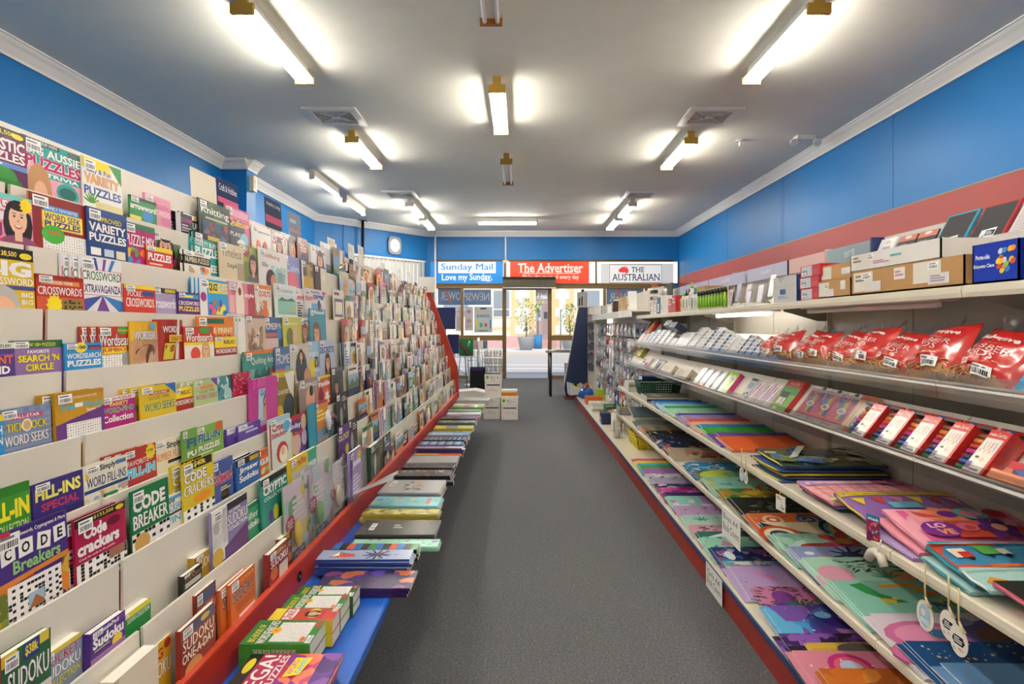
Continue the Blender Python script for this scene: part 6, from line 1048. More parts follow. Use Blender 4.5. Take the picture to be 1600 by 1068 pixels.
def spread(rows, X0, z0, wid, where, nm='book_cover'):
    for q, (yf, dx, col, art, word, n) in enumerate(rows):
        nxt = rows[q + 1][0] if q + 1 < len(rows) else yf + .2; prev = rows[q - 1][0] if q else yf - .2
        dep = .26; slope = .1
        vis = max(.03, yf - prev)
        n = min(n, max(1, int(slope * vis / .0025))); th = max(.0022, min(.0036, slope * min(.2, vis) * .8 / n)); plain = 'paper' in word
        for k in range(n):
            top = k == n - 1; jy = 0 if top else random.uniform(0, .012); x = X0 + dx + (.02 if top else random.uniform(-.004, .02)); ang = random.uniform(-.02, .02) if top else random.uniform(-.03, .03)
            z = z0 + .002 + k * th
            lab = ('%s %s topping its pile on the %s' % (word, 'sheet' if plain else 'book cover', where)) if top else '%s %s, %s up in its pile, %s' % (word, 'sheet' if plain else 'book cover', ORD[k], where)
            sheet('coloured_paper' if plain else nm, lab, 'paper' if plain else 'book cover', T(x, yf - dep - jy, z - jy * slope) @ RX(math.atan(slope)) @ RZ(ang), wid, dep, th * .68, col, [('r', 0, 0, 1, 1, col)] + art if top else art[:1], vis=min(dep, max(.06, vis * 1.12)) if top else None, edge=col if top else random.choice((col, 'e9e9ea', 'c9cdd6')), mat='matte' if plain else 'gloss')
spread(COVB, .862, .116, .42, 'lowest right shelf')
spread(COVC, .955, .334, .43, 'second right shelf')
def hung_card(label, y, X, z, txt, w_=.25, h_=.125, dz=-.02):
    m = MB(); D = Deco(m, lambda u, v, n: (-.0006 - n, w_ / 2 - u, v - h_ + dz * 0), w_, h_, 'matte'); D.r(0, 0, 1, 1, 'efede8'); D.t(txt[0], .1, .58, .86, .82, '2c2c30', None, -.004, .03); D.t(txt[1], .08, .24, .94, .5, '2c2c30', None, -.004, .03); m.box((0, -w_/2, -h_), (.0006, w_/2, 0), 'efede8', 'matte')
    return solo(m, 'hand_lettered_sign', label, 'sign', T(X, y, z))
hung_card('white hand-written card hanging from the second right shelf above the feather covers', 2.77, SH['cov'][0] - .003, .333, ("Boys A4", 'Book Covers'), .24, .13)
hung_card('white hand-written card hanging from the lowest right shelf over the red plinth', 2.67, SH['base'][0] - .006, .117, ("Girls A4", 'Book Covers'), .22, .11)
# ================================================================ goods on the right shelving
def carton(name, label, cat, M, w_, h_, t_, col, art=(), mat='matte', cols=None, group=None, top_art=None, part='box_body', extra=None):
    """upright box, front face at local y=-t; art on the front"""
    t = thing(name, label, cat, M, group); m = MB(); m.box((-w_/2, -t_, 0), (w_/2, 0, h_), col, mat, cols)
    D = Deco(m, lambda u, v, n: (u - w_/2, -t_ - .0004 - n, v), w_, h_, mat); D.art(art)
    if top_art: D = Deco(m, lambda u, v, n: (u - w_/2, v - t_, h_ + .0004 + n), w_, t_, mat); D.art(top_art)
    m.build(part, t)
    if extra: extra(t)
    return t
def tcarton(name, label, cat, M, w_, h_, t_, *a, **k): return carton(name, label, cat, M @ T(0, t_, 0), w_, h_, t_, *a, **k)
def YR(X, px): return F * X / (px - VX)
def MS(k, y, off=0): X, z = SH[k]; return T(X + .0418, y, z - .0180) @ RZ(R(-90)) @ RX(-(R(90) - SLO)) @ T(0, -off, 0)
def MT(k, y, dx=0, dz=0, rz=0): X, z = SH[k]; return T(X + dx, y, z + dz) @ RZ(R(-90) + rz)

# ---- rubber band bags
def bag(label, y0, y1, hgt, seed, tilt=0, off=0, yaw=0):
    w_ = y1 - y0; r = random.Random(seed); p1, p2 = r.uniform(0, 6), r.uniform(0, 6)
    t = thing('rubber_band_bag', label, 'bag', MS('rub', (y0 + y1) / 2, off + .009) @ T(0, 0, .009) @ RZ(yaw) @ RY(tilt) @ RX(.08))
    def depth(u, v):
        e = max(0, math.sin(3.1416 * min(1, max(0, u)))) ** .6 * max(0, math.sin(3.1416 * min(1, max(0, v) ** .75))) ** .7
        return .004 + .05 * e + .004 * math.sin(7 * u + 5 * v + p1) * e + .0035 * math.sin(13 * v - 9 * u + p2) * e + .0025 * math.sin(25 * u + 11 * v + p1) * e
    wid = lambda v: w_ * (1 - .10 * v ** 2)
    fn = lambda u, v, n: ((u / w_ - .5) * wid(v / hgt), -depth(u / w_, v / hgt) - n, v)
    RED = 'c01f1f'
    m = MB(); m.grid(lambda u, v: fn(u * w_, v * hgt, 0), 18, 20, lambda u, v: RED if .13 + .05 * math.sin(8 * u + p1) < v and u < .985 else 'b58a58', 'foil')
    m.grid(lambda u, v: ((u - .5) * wid(v), -.002 , v * hgt), 4, 4, 'a57a4c', 'film')
    D = Deco(m, fn, w_, hgt, 'film', 8, .0007); D.L = 3
    D.t('Belgrave', .14, .7, .82, .82, 'f3e4e0', None, .035); D.t('QUALITY', .36, .635, .6, .665, 'e6b8b0'); D.t('RUBBER', .22, .51, .82, .605, 'f3d9d4', None, -.004); D.t('BANDS', .16, .395, .68, .49, 'f3d9d4', None, -.004)
    for k in range(8): D.r(.12 + .09 * k, .34 - .05 * math.sin(k * .5), .2 + .09 * k, .352 - .05 * math.sin(k * .5), 'e07a2a')
    m.build('printed_bag', t)
    m = MB(); D = Deco(m, fn, w_, hgt, 'gloss', 6, .0009); D.L = 8; D.r(.24, .25, .4, .33, 'efe6e0'); D.lines(.26, .26, .38, .32, 2, 'c97a6a'); m.build('price_sticker', t)
    m = MB(); D = Deco(m, fn, w_, hgt, 'gloss', 6, .0009); D.L = 8; D.bar(.52, .12, .8, .27, seed); m.build('barcode_sticker', t)
    m = MB(); m.grid(lambda u, v: ((u - .5) * w_ * (.9 + .25 * v), -.006 - .012 * math.sin(9 * u + p2) * v - .008 * math.sin(21 * u + p1), hgt * (.96 + .2 * v)), 14, 4, W, 'wrap'); m.build('clear_top', t)
    m = MB()
    for k in range(9):
        cx, cz, q = r.uniform(-.45, .45) * w_, r.uniform(.01, .13) * hgt + .012, r.uniform(.012, .03)
        m.tube([(cx + q * math.cos(a), -.012 - depth(cx / w_ + .5, cz / hgt) * .8 - .004 * math.sin(3 * a + k), cz + q * .7 * math.sin(a)) for a in [j * .5 for j in range(11)]], .0022, r.choice(('b98c5a', 'c79c6a', '9a7244')), 'plastic', 5)
    m.build('rubber_band', t)
BAGS = [(1.46, 1.66, .175, .10, 0, .06), (1.64, 1.83, .185, -.06, .02, -.1), (1.84, 2.02, .165, .05, 0, .1), (1.98, 2.15, .17, -.04, .03, 0), (2.16, 2.32, .165, .05, 0, .1), (2.32, 2.47, .15, -.08, .02, -.1), (2.46, 2.62, .165, .1, 0, .12), (2.62, 2.8, .15, -.1, .03, -.08), (2.82, 2.98, .15, .03, 0, 0)]
for k, (a, b, h, ti, of, yw) in enumerate(BAGS):
    bag('red printed bag of rubber bands, %s along its shelf from the blue pencil box' % ORD[k], a, b, h, 40 + k, ti, of * .6, yw * .5)
carton('pencil_box', 'bright blue box of colouring pencils with red oval at the frame edge', 'box', MS('rub', 1.36), .15, .145, .03, '3f9fd4', [('blobs', ['6fc0e6', '2f8ac4'], 8, .1, 3), ('el', .5, .84, .3, .12, 'c5262a'), ('t', 'Maped', .3, .8, .7, .88, W, None, .03), ('el', .62, .64, .1, .12, 'b03a8a'), ('t', "COLOR'", .08, .4, .6, .5, 'f08a5a', W, .04), ('t', 'PEPS', .1, .28, .52, .38, 'f08a5a', W, .04)] + [('r', .3 + .09 * k, .05, .37 + .09 * k, .3, c) for k, c in enumerate(('e9a04a', 'd9c04a', 'c98a3a', 'e0b05a', 'b5702f', 'd99a5a', '8f6a3a'))] + [('star', .2, .7, .03, W, 5, .4), ('star', .85, .55, .03, W, 5, .4)], 'gloss')

# ---- small white lead boxes standing end-on in columns
random.seed(8)
LB = [(1203, 15, 1, 'b03a34'), (1189, 14, 2, '2f4f8f'), (1177, 13, 3, '2f4f8f'), (1166, 12, 4, '2f4f8f'), (1156, 11, 5, '23406a'), (1143, 17, 4, 'd9d9da'), (1127, 14, 5, '2f4f7f'), (1114, 13, 6, '2f4f7f'), (1101, 12, 7, '3a5a86'), (1089, 12, 6, '9a9aa0'), (1077, 11, 7, '8f9aa8'), (1066, 10, 5, 'b5b9c0'), (1056, 10, 5, 'c0c4c9'), (1046, 9, 3, '9aa0aa'), (1037, 8, 5, '27355f'), (1029, 7, 6, '2a3a6a'), (1021, 7, 6, '5a78b0'), (1014, 6, 6, '5a78b0'), (1008, 6, 5, '7a9ac0'), (1002, 6, 4, 'c0605a')]
for c, (px, wpx, n, col) in enumerate(LB):
    X, z = SH['rub']; y = YR(X, px); w_ = abs(YR(X, px - wpx / 2) - YR(X, px + wpx / 2)) * .94
    for k in range(n):
        h = .0235; M = MS('rub', y) @ T(0, 0, k * .0245)
        dl = .056 if c < 12 else .05
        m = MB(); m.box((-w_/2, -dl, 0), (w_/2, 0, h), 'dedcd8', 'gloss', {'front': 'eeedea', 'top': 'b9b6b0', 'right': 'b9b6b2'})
        D = Deco(m, lambda u, v, n_: (u - w_/2, -dl - .0004 - n_, v), w_, h, 'gloss'); D.r(.0, .1, .35, .9, col); D.r(.45, .2, .9, .5, random.choice(('9fb4cc', 'c9c9cc', '8f9ab0'))); D.r(.45, .6, .8, .8, 'aab'*2 if 0 else 'aaaabb')
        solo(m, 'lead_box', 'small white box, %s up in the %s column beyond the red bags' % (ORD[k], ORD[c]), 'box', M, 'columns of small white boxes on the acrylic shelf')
for k, (px, n) in enumerate(((1044, 2), (1034, 2))):
    carton('navy_box', 'navy blue box lying on top of the white boxes, %s' % ('nearer' if k == 0 else 'farther'), 'box', MS('rub', YR(1.12, px)) @ T(0, -.03, .14 if k else .12), .2, .05, .09, '1c2748', [('r', .1, .3, .5, .7, '2c3a6a')], 'gloss')
for k in range(5): carton('folder_pack', '%s spine of the bright folders at the far end of the white boxes' % ('purple', 'maroon', 'yellow', 'orange', 'red')[k], 'folder', MS('rub', 6.02 - k * .06) @ T(0, -.004, .12), .05, .14, .03, ('5f2f7a', '7a1f2a', 'd9c63a', 'd9602a', 'b8302a')[k], (), 'gloss')

# ---- lower acrylic tray
def pens(D, u0, v0, u1, v1, cols):
    for k, c in enumerate(cols): a = u0 + (u1 - u0) * k / len(cols); D.append(('r', a, v0, a + (u1 - u0) / len(cols) * .8, v1, c))
    return D
MK = ['2f8a5a', '2f5fb0', '5a4a6a', 'c23a8a', 'c8443a', 'e0803a', '8a5a3a']
for k, (y0, y1) in enumerate(((1.423, 1.527), (1.543, 1.652), (1.66, 1.773), (1.776, 1.894), (1.91, 2.026))):
    y = (y0 + y1) / 2; w_ = (y1 - y0)
    t = thing('pen_box', 'red and cream pen box with striped marker tube, %s from the eraser tub' % ORD[k], 'pen set', MS('fab', y))
    bw = w_ * .6; bx0 = w_ * .5 - bw
    m = MB(); m.box((bx0, -.05, 0), (bx0 + bw, -.006, .122), 'c9302a', 'gloss')
    D = Deco(m, lambda u, v, n: (bx0 + u, -.0504 - n, v), bw, .122, 'gloss'); D.art([('p', [(0, .02), (.88, .0), (.88, .8), (.06, .8)], 'efe8da'), ('t', 'FABER-CASTELL', .08, .855, .92, .915, 'f3e6df', None, .015), ('leafs', .5, .93, .05, 'f3e6df', 4)] + [('r', .2 + .16 * j, .58, .28 + .16 * j, .72, c) for j, c in enumerate(('b9d9c0', 'e9b8a8', 'e0a0a0', 'b9bcc9'))] +
        [('p', [(.14 + .12 * j, .44 + .05 * (j % 2)), (.19 + .12 * j, .5 + .05 * (j % 2)), (.16 + .12 * j, .57 + .03 * (j % 2))], c) for j, c in enumerate(('2a4a9a', 'b83a7a', 'e08a3a', '4a9a4a', 'c8443a', '2f8ac0'))] + [('el', .28, .34, .1, .05, '26262a'), ('p', [(.45, .3), (.6, .36), (.7, .3), (.58, .25)], 'e6c0c0'), ('el', .8, .62, .07, .06, 'd9d9d9'), ('r', .04, .06, .26, .22, '3f5fa8'), ('r', .04, .12, .26, .16, 'c9302a'), ('r', .3, .05, .75, .08, '2f3f8a')]); m.build('carton', t)
    m = MB(); tw = w_ - bw
    for j, c in enumerate(MK): m.tube([(-w_/2 + .004, -.036, .010 + j * .0155), (bx0 - .003, -.036, .010 + j * .0155)], .0078, c, 'gloss', 8)
    m.build('marker', t)
    m = MB(); m.grid(lambda u, v: (-w_/2 + .002 + (tw - .004) * u, -.044 - .006 * math.sin(3.1416 * u), .118 * v), 6, 2, W, 'acrylic'); m.build('clear_tube', t)
    m = MB(); m.box((-w_/2, -.05, .117), (bx0, -.006, .125), '1d1d1f', 'plastic'); m.build('tube_cap', t)
    m = MB(); m.box((-w_/2, -.004, .0), (w_/2, -.001, .152), 'c22a22', 'gloss'); D = Deco(m, lambda u, v, n: (u - w_/2, -.0043 - n, v), w_, .152, 'gloss'); D.r(.16, .9, .44, .99, '2f56a0'); D.lines(.2, .92, .4, .97, 1, 'd9e0f0'); D.el(.68, .89, .14, .025, '1c1c1e'); D.r(.64, .87, .72, .94, '1c1c1e'); D.bar(.1, .3, .3, .4) if k == 2 else None; m.build('hang_card', t)
t = thing('eraser_tub', 'clear plastic tub of coloured erasers at the right frame edge', 'tub', MS('fab', 1.335, 0))
m = MB(); m.grid(lambda u, v: ((u - .5) * .12, -.062 - .012 * math.sin(3.1416*u) * math.sin(3.1416*v), .02 + v * .08), 8, 8, W, 'acrylic'); m.grid(lambda u, v: (-.06 , -.062 * u, .02 + v * .08), 2, 4, W, 'acrylic'); m.grid(lambda u, v: ((u - .5) * .12, -.062 * v, .1), 2, 4, W, 'acrylic'); m.build('clear_lid', t)
m = MB(); m.box((-.062, -.06, .0), (.062, -.002, .022), 'e6926a', 'plastic'); m.build('tray', t)
for k, (x, z, c) in enumerate(((-.03, .05, 'c93a44'), (.0, .06, 'c93a44'), (.02, .035, 'e0806a'), (.03, .075, '9ac04a'), (-.01, .035, '3f6fb8'), (-.035, .03, 'd97a5a'), (.04, .05, 'b82f3a'))):
    m = MB(); m.M = T(x, -.03, z) @ RY(k * .7); m.box((-.02, -.012, -.01), (.02, .012, .01), c, 'plastic'); m.build('eraser', t)
carton('craft_box', 'pale blue and green craft box behind the eraser tub', 'box', MS('fab', 1.30) @ T(0, -.001, .03), .14, .14, .02, '6fb8d9', [('blobs', ['9ac04a', 'e0d05a', 'd9d9e6', 'c0407a'], 18, .1, 4)], 'gloss')
RAIN = ['c02a7a', 'c8403a', 'e0903a', 'e0d03a', '4aa04a', '2f8ab0', '2f4fa0']
for k in range(3):
    y = 2.195 + k * .117
    t = thing('pencil_pack', 'rainbow coloured pencil pack in a clear sleeve, %s from the red pen boxes' % ORD[k], 'pencil set', MS('fab', y))
    m = MB(); m.box((-.055, -.012, 0), (.055, -.001, .15), 'c8c0c9', 'gloss'); D = Deco(m, lambda u, v, n: (u - .055, -.0123 - n, v), .11, .15, 'gloss')
    D.art([('r', 0, .2, 1, .92, 'c0406a'), ('blobs', ['3f6fb0', 'e0a03a', '6a3f8a', 'd9607a', '2f4f8a'], 20, .1, k, 0, .6, 1, .92), ('r', 0, .2, 1, .3, 'c93a34'), ('r', .1, .0, .9, .18, 'e6dcd6'), ('lines', .15, .03, .8, .15, 2, 'c97a6a')] + pens([], .3, .3, .86, .5, RAIN) + pens([], .25, .6, .9, .82, RAIN[::-1]) + [('el', .55, .54, .26, .12, 'e9e6e0'), ('el', .55, .54, .22, .09, 'c9c6c0'), ('lines', .42, .5, .7, .58, 2, '3a3a3a')]); m.build('printed_card', t)
    m = MB(); m.box((-.056, -.0018, .15), (.056, -.0008, .168), 'e2d9d0', 'gloss'); m.box((-.014, -.003, .158), (.014, -.0019, .164), 'black'); m.box((-.004, -.003, .155), (.004, -.0019, .17), 'black'); m.build('hang_tab', t)
    m = MB(); m.box((-.056, -.017, .001), (.056, -.0165, .149), W, 'acrylic'); m.build('clear_sleeve', t)
for k in range(1):
    t = thing('pencil_pack', 'tan pencil pack with round white badge next to the red pen boxes', 'pencil set', MS('fab', 2.082))
    m = MB(); m.box((-.052, -.014, 0), (.052, -.001, .16), 'd9b48a', 'gloss'); D = Deco(m, lambda u, v, n: (u - .052, -.0143 - n, v), .104, .16, 'gloss')
    D.art(pens([], .02, .1, .4, .85, ['d9a87a', 'e0b88a', 'c9966a', 'e6c49a']) + [('r', .42, 0, 1, 1, 'd0c2c9'), ('blobs', ['3f6fb0', 'e0a03a', '6a3f8a', 'd9607a', 'e0d04a'], 22, .1, 4, .4, .2, 1, .6), ('el', .7, .72, .2, .11, 'e9e6e0'), ('lines', .58, .66, .84, .78, 2, '5a5a5a'), ('r', .3, .05, .95, .2, 'c9403a'), ('r', 0, .9, 1, 1, 'd9603a')]); m.build('printed_card', t)
    m = MB(); m.box((-.053, -.019, .001), (.053, -.0185, .155), W, 'acrylic'); m.build('clear_sleeve', t)
carton('pencil_box', 'green and red pencil box with a window, left of the rainbow packs', 'box', MS('fab', 2.63), .155, .165, .022, '6a9a3f', [('r', 0, .78, 1, 1, 'a02f2a'), ('r', 0, .55, 1, .78, '3f7a3a'), ('t', 'WATER', .2, .84, .8, .93, 'e0b0a0'), ('r', .15, .3, .62, .62, '26332a')] + pens([], .18, .24, .6, .44, ['d9c9c0', 'e6e0d9', 'c9a9a0', 'e6e0d9']) + [('r', .2, .04, .45, .14, 'cfe0b0')], 'gloss', {'right': 'b5302a', 'top': 'a02f2a'})
for k in range(3): carton('pencil_pack', 'slim clear pack of pastel pencils, %s left of the green pencil box' % ORD[k], 'pencil set', MS('fab', 2.77 + k * .095), .088, .135, .01, 'd9cbd0', [('r', .1, .3, .9, .6, 'c9a9c0'), ('stripes', ['7f8fb8', 'c98a9a', 'd9b070'], 6, .2, .6, .8, .85, True), ('r', 0, 0, 1, .12, 'c9d0b8'), ('p', [(.1, 0), (.25, 0), (.7, 1), (.55, 1)], 'f3eff2')], 'film')
carton('pen_pack', 'narrow blister pack with two dark erasers beside the empty white board', 'pen set', MS('fab', 3.07), .075, .135, .012, 'cfd0d3', [('el', .4, .3, .14, .08, '6a3a2a'), ('el', .75, .36, .14, .08, '2a2a2c'), ('r', .1, .55, .9, .8, '8fa0b8'), ('r', 0, .9, 1, 1, '4a5a6a')], 'film')
for k, c in enumerate(('8fb8a0', 'c0507f', '9a5a7a', '4f8a9a')): carton('plastic_wallet', '%s-edged clear wallet in the row before the lime folder' % ('mint', 'pink', 'plum', 'teal')[k], 'wallet', MS('fab', 3.86 - k * .12) , .085, .135, .02, 'd6dad9', [('r', .0, 0, .2, 1, c), ('p', [(.3, 0), (.5, 0), (.9, 1), (.7, 1)], 'f4f4f2'), ('r', .5, .1, .9, .3, c)], 'film')
t = carton('document_folder', 'lime green folder with pale round badge on the lower tray', 'folder', MS('fab', 3.33), .14, .14, .025, '9cc43a', [('p', [(0, 0), (.3, 0), (.6, .5), (.2, 1), (0, 1)], 'b5d45a'), ('el', .62, .7, .24, .2, 'c9d9a0'), ('el', .6, .72, .06, .06, '6a5aa8'), ('el', .7, .66, .05, .05, 'c05a9a')], 'film', {'right': 'c0307a'})
for k in range(2): carton('stapler_box', 'white cardboard box with yellow-black side print, %s on the tray' % ('nearer' if k == 0 else 'farther'), 'box', MS('fab', 4.15 + k * .42), .30, .085, .046, 'e3ded3', [('lines', .1, .3, .7, .8, 3, 'c4c0b8')], 'matte', {'right': 'cfc6b8'}, extra=lambda t: (lambda m: (Deco(m, lambda u, v, n: (.1504 + n, u - .046, v), .046, .085).art([('r', .35, .55, .75, .7, 'c9b93a'), ('lines', .3, .15, .8, .5, 3, '3a3530')]), m.build('side_print', t)))(MB()))
carton('headphone_pack', 'blister pack with black and blue headset on the lower tray', 'pack', MS('fab', 5.0), .22, .12, .02, 'd2d2d0', [('el', .55, .4, .18, .2, '2a2c30'), ('el', .25, .4, .1, .25, '3f7fb0'), ('r', 0, .85, 1, 1, '8f9aa0')], 'film')
carton('marker_pack', 'white pack with red marker tips on the lower tray', 'pack', MS('fab', 5.5), .3, .11, .02, 'e0dad6', [('r', .55, .2, .9, .5, 'c9442f'), ('lines', .1, .4, .5, .8, 2, '4a4a4c')], 'gloss')
carton('green_box', 'yellow-green printed box at the far end of the lower tray', 'pack', MS('fab', 5.95) @ T(0, 0, .09), .3, .11, .04, '8f8f2a', [('blobs', ['3f7a2f', 'd9c23a'], 12, .1, 3)], 'gloss')

# ---- flat shelf of coloured paper, folders and pencil cases
PZ = SH['pouch'][1] + .001
PAPER = [(3.18, 'bright orange', 'd9622a'), (3.30, 'violet', '6f4aa0'), (3.46, 'grass green', '3fa83a'), (3.58, 'turquoise blue', '2a8fc0'), (3.67, 'peach', 'f0b48a'), (3.80, 'coral red', 'd9605a'), (3.95, 'lavender', 'a79ad0'), (4.03, 'deep purple', '4f2f9a'), (4.28, 'pale mint', 'a5d6b8'), (4.40, 'emerald green', '3fae4a'), (4.52, 'pale blue', 'a9cfe6'), (4.62, 'sky blue', '4fa6d9'), (4.74, 'royal blue', '2560a8')]
random.seed(9)
for k, (y, nm, c) in enumerate(PAPER):
    for j in range(2):
        sheet('coloured_paper', '%s ream of coloured paper on the right middle shelf, %s layer' % (nm, 'lower' if j == 0 else 'upper'), 'paper', T(.995 + random.uniform(0, .03) + .02 * j, y - .24, PZ + .0015 + j * .0042) @ RX(.09) @ RZ(random.uniform(-.03, .03)), .375, .25, .0036, c, [], 'matte', edge=c)
def pouch(name, label, y0, dep, x0, wid, z, th, tilt, base, art, side, zipc, tagfn=None, rz=0, mat='cloth', cat='pencil case', sag=.0):
    t = thing(name, label, cat, T(x0, y0, z) @ RZ(rz) @ RX(tilt))
    pf = lambda u, v: th * (.55 + .45 * max(0, math.sin(3.1416 * min(1, max(0, u)))) ** .5 * max(0, math.sin(3.1416 * min(1, max(0, v)))) ** .4) - sag * math.sin(3.1416 * min(1, max(0, u))) * v
    m = MB(); m.grid(lambda u, v: (u * wid, v * dep, pf(u, v)), 16, 10, base, mat)
    D = Deco(m, lambda u, v, n: (u, v, pf(u / wid, v / dep) + n), wid, dep, mat, 10, .0004); D.L = 3; D.art(art)
    m.grid(lambda u, v: (u * wid, 0, pf(u, 0) * v), 16, 1, side, mat); m.grid(lambda u, v: (u * wid, dep, pf(u, 1) * v), 16, 1, side, mat); m.grid(lambda u, v: (0, u * dep, pf(0, u) * v), 10, 1, side, mat); m.grid(lambda u, v: (wid, u * dep, pf(1, u) * v), 10, 1, side, mat); m.box((0, 0, 0), (wid, dep, .0008), side, mat)
    m.build('body', t)
    m = MB(); m.tube([(.004, dep * .02, pf(0, 0) * .6), (-.004, dep * .5, pf(0, .5) * .6), (.004, dep * .98, pf(0, 1) * .6)], .0035, zipc, 'plastic', 6); m.build('zip', t)
    if tagfn: tagfn(t)
    return t
def round_tag(x, y, z, r, base, art, cord='d9c9a0', sy=0):
    def f(t):
        inv = t.matrix_world.inverted(); m = MB(); m.M = inv @ T(x, y, z) @ RZ(R(-90) + sy)
        m.tube([(0, 0, .085), (.003, -.003, .05), (0, 0, 0)], .0022, cord, 'cloth', 6); m.tube([(0, 0, .012), (.012, -.004, .004), (.02, -.002, -.008)], [.002, .003, .005], cord, 'cloth', 6); m.build('cord', t)
        m = MB(); m.M = inv @ T(x, y, z - r) @ RZ(R(-90) + sy); m.prism([(r * .86 * math.cos(6.2832*i/26), r * math.sin(6.2832*i/26)) for i in range(26)], 'y', -.001, .0, base, 'matte')
        D = Deco(m, lambda u, v, n: (u - r, -.0013 - n, v - r), 2 * r, 2 * r, 'matte'); D.art(art); m.build('hang_tag', t)
    return f
def many(*fs): return lambda t: [f(t) for f in fs]
# dark blue patterned pouches in clear sleeves with yellow zips
for k in range(5):
    last = k == 4
    tg = many(round_tag(.985, 2.74, .545, .03, 'dfe6ea', [('el', .5, .5, .3, .34, '7fb8d9'), ('el', .5, .45, .18, .2, 'e6e6e0')]), round_tag(.975, 2.66, .545, .026, 'e6e3de', [('el', .5, .5, .3, .3, 'c9c4bb')])) if k == 3 else None
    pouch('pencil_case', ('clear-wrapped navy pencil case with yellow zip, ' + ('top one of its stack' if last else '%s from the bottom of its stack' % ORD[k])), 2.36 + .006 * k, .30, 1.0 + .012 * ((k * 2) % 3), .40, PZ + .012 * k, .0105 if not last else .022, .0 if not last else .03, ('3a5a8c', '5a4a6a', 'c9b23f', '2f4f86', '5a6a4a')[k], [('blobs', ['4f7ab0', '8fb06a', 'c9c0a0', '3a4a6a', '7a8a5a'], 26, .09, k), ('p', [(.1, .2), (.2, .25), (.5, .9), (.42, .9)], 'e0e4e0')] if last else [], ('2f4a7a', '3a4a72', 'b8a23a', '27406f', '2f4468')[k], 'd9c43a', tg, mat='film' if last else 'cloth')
def price_tag(x, y, z, lab=None):
    def f(t):
        inv = t.matrix_world.inverted(); m = MB(); m.M = inv @ T(x, y, z) @ RZ(R(-80)); m.tube([(0, 0, .03), (-.004, -.002, 0)], .0012, 'e6e0d0', 'cloth', 5); m.build('cord', t)
        m = MB(); m.M = inv @ T(x, y, z) @ RZ(R(-80)); D = Deco(m, lambda u, v, n: (u - .03, -.0012 - n, v - .06), .06, .058, 'matte'); D.r(0, 0, 1, 1, 'e3ddcc'); D.lines(.1, .7, .6, .92, 2, '6a655a'); D.bar(.45, .08, .95, .5); m.box((-.03, -.001, -.06), (.03, 0, -.002), 'e3ddcc', 'matte'); m.build('hang_tag', t)
    return f
for k in range(3):
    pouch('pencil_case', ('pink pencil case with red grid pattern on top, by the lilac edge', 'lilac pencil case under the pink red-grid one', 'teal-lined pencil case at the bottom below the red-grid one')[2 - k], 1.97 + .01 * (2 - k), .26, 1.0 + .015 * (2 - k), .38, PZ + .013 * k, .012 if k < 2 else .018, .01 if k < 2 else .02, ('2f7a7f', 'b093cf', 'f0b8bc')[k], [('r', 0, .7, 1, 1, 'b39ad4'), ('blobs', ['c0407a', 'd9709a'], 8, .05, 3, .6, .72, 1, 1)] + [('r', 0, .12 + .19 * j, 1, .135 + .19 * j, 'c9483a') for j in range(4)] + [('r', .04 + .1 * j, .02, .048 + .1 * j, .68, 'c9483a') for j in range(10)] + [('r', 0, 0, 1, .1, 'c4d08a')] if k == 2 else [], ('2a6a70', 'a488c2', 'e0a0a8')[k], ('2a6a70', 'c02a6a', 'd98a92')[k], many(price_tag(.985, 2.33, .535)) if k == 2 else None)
for k in range(2):
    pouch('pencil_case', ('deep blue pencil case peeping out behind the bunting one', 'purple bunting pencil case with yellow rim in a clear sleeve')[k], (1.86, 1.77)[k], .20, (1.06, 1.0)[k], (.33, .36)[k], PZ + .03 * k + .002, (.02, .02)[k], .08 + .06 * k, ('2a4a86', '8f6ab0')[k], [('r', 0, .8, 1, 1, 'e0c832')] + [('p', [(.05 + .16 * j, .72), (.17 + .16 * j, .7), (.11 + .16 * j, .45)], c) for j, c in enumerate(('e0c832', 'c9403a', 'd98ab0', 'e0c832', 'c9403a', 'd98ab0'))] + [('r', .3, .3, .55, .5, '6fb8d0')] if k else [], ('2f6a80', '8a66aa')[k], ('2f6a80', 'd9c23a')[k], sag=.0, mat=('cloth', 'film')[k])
LOVE = [('r', .08, .1, .92, .92, 'e0609a'), ('r', .14, .55, .5, .92, 'ec9aa0'), ('flower', .42, .74, .17, 'f0946a', 'f0946a', 7), ('el', .43, .74, .075, .06, '7a2f8f'), ('p', [(.16, .86), (.3, .7), (.36, .62), (.22, .7)], 'd9463a'), ('el', .62, .76, .13, .10, '6fc4c4'), ('el', .62, .75, .085, .06, 'ee7f7a'), ('el', .63, .72, .05, .04, 'd9a8d9'), ('el', .81, .78, .085, .07, 'c9322f'), ('leafs', .82, .86, .05, '6fc4b8', 5),
        ('r', .3, .1, .56, .5, 'e0563a'), ('el', .22, .3, .14, .11, '7a2f8f'), ('t', 'LO', .15, .32, .28, .44, 'f0a8c0', None, .05), ('t', 'VE', .17, .16, .3, .29, 'f09a5a', None, .05), ('el', .43, .33, .08, .06, 'f07fa8'), ('el', .44, .31, .04, .03, 'e0563a'), ('flower', .65, .3, .15, '6a2f86', 'f3b08a', 6), ('el', .82, .26, .055, .05, 'c9322f'), ('el', .88, .24, .055, .05, 'c9322f'), ('lines', .8, .3, .88, .45, 1, 'b08ad0')]
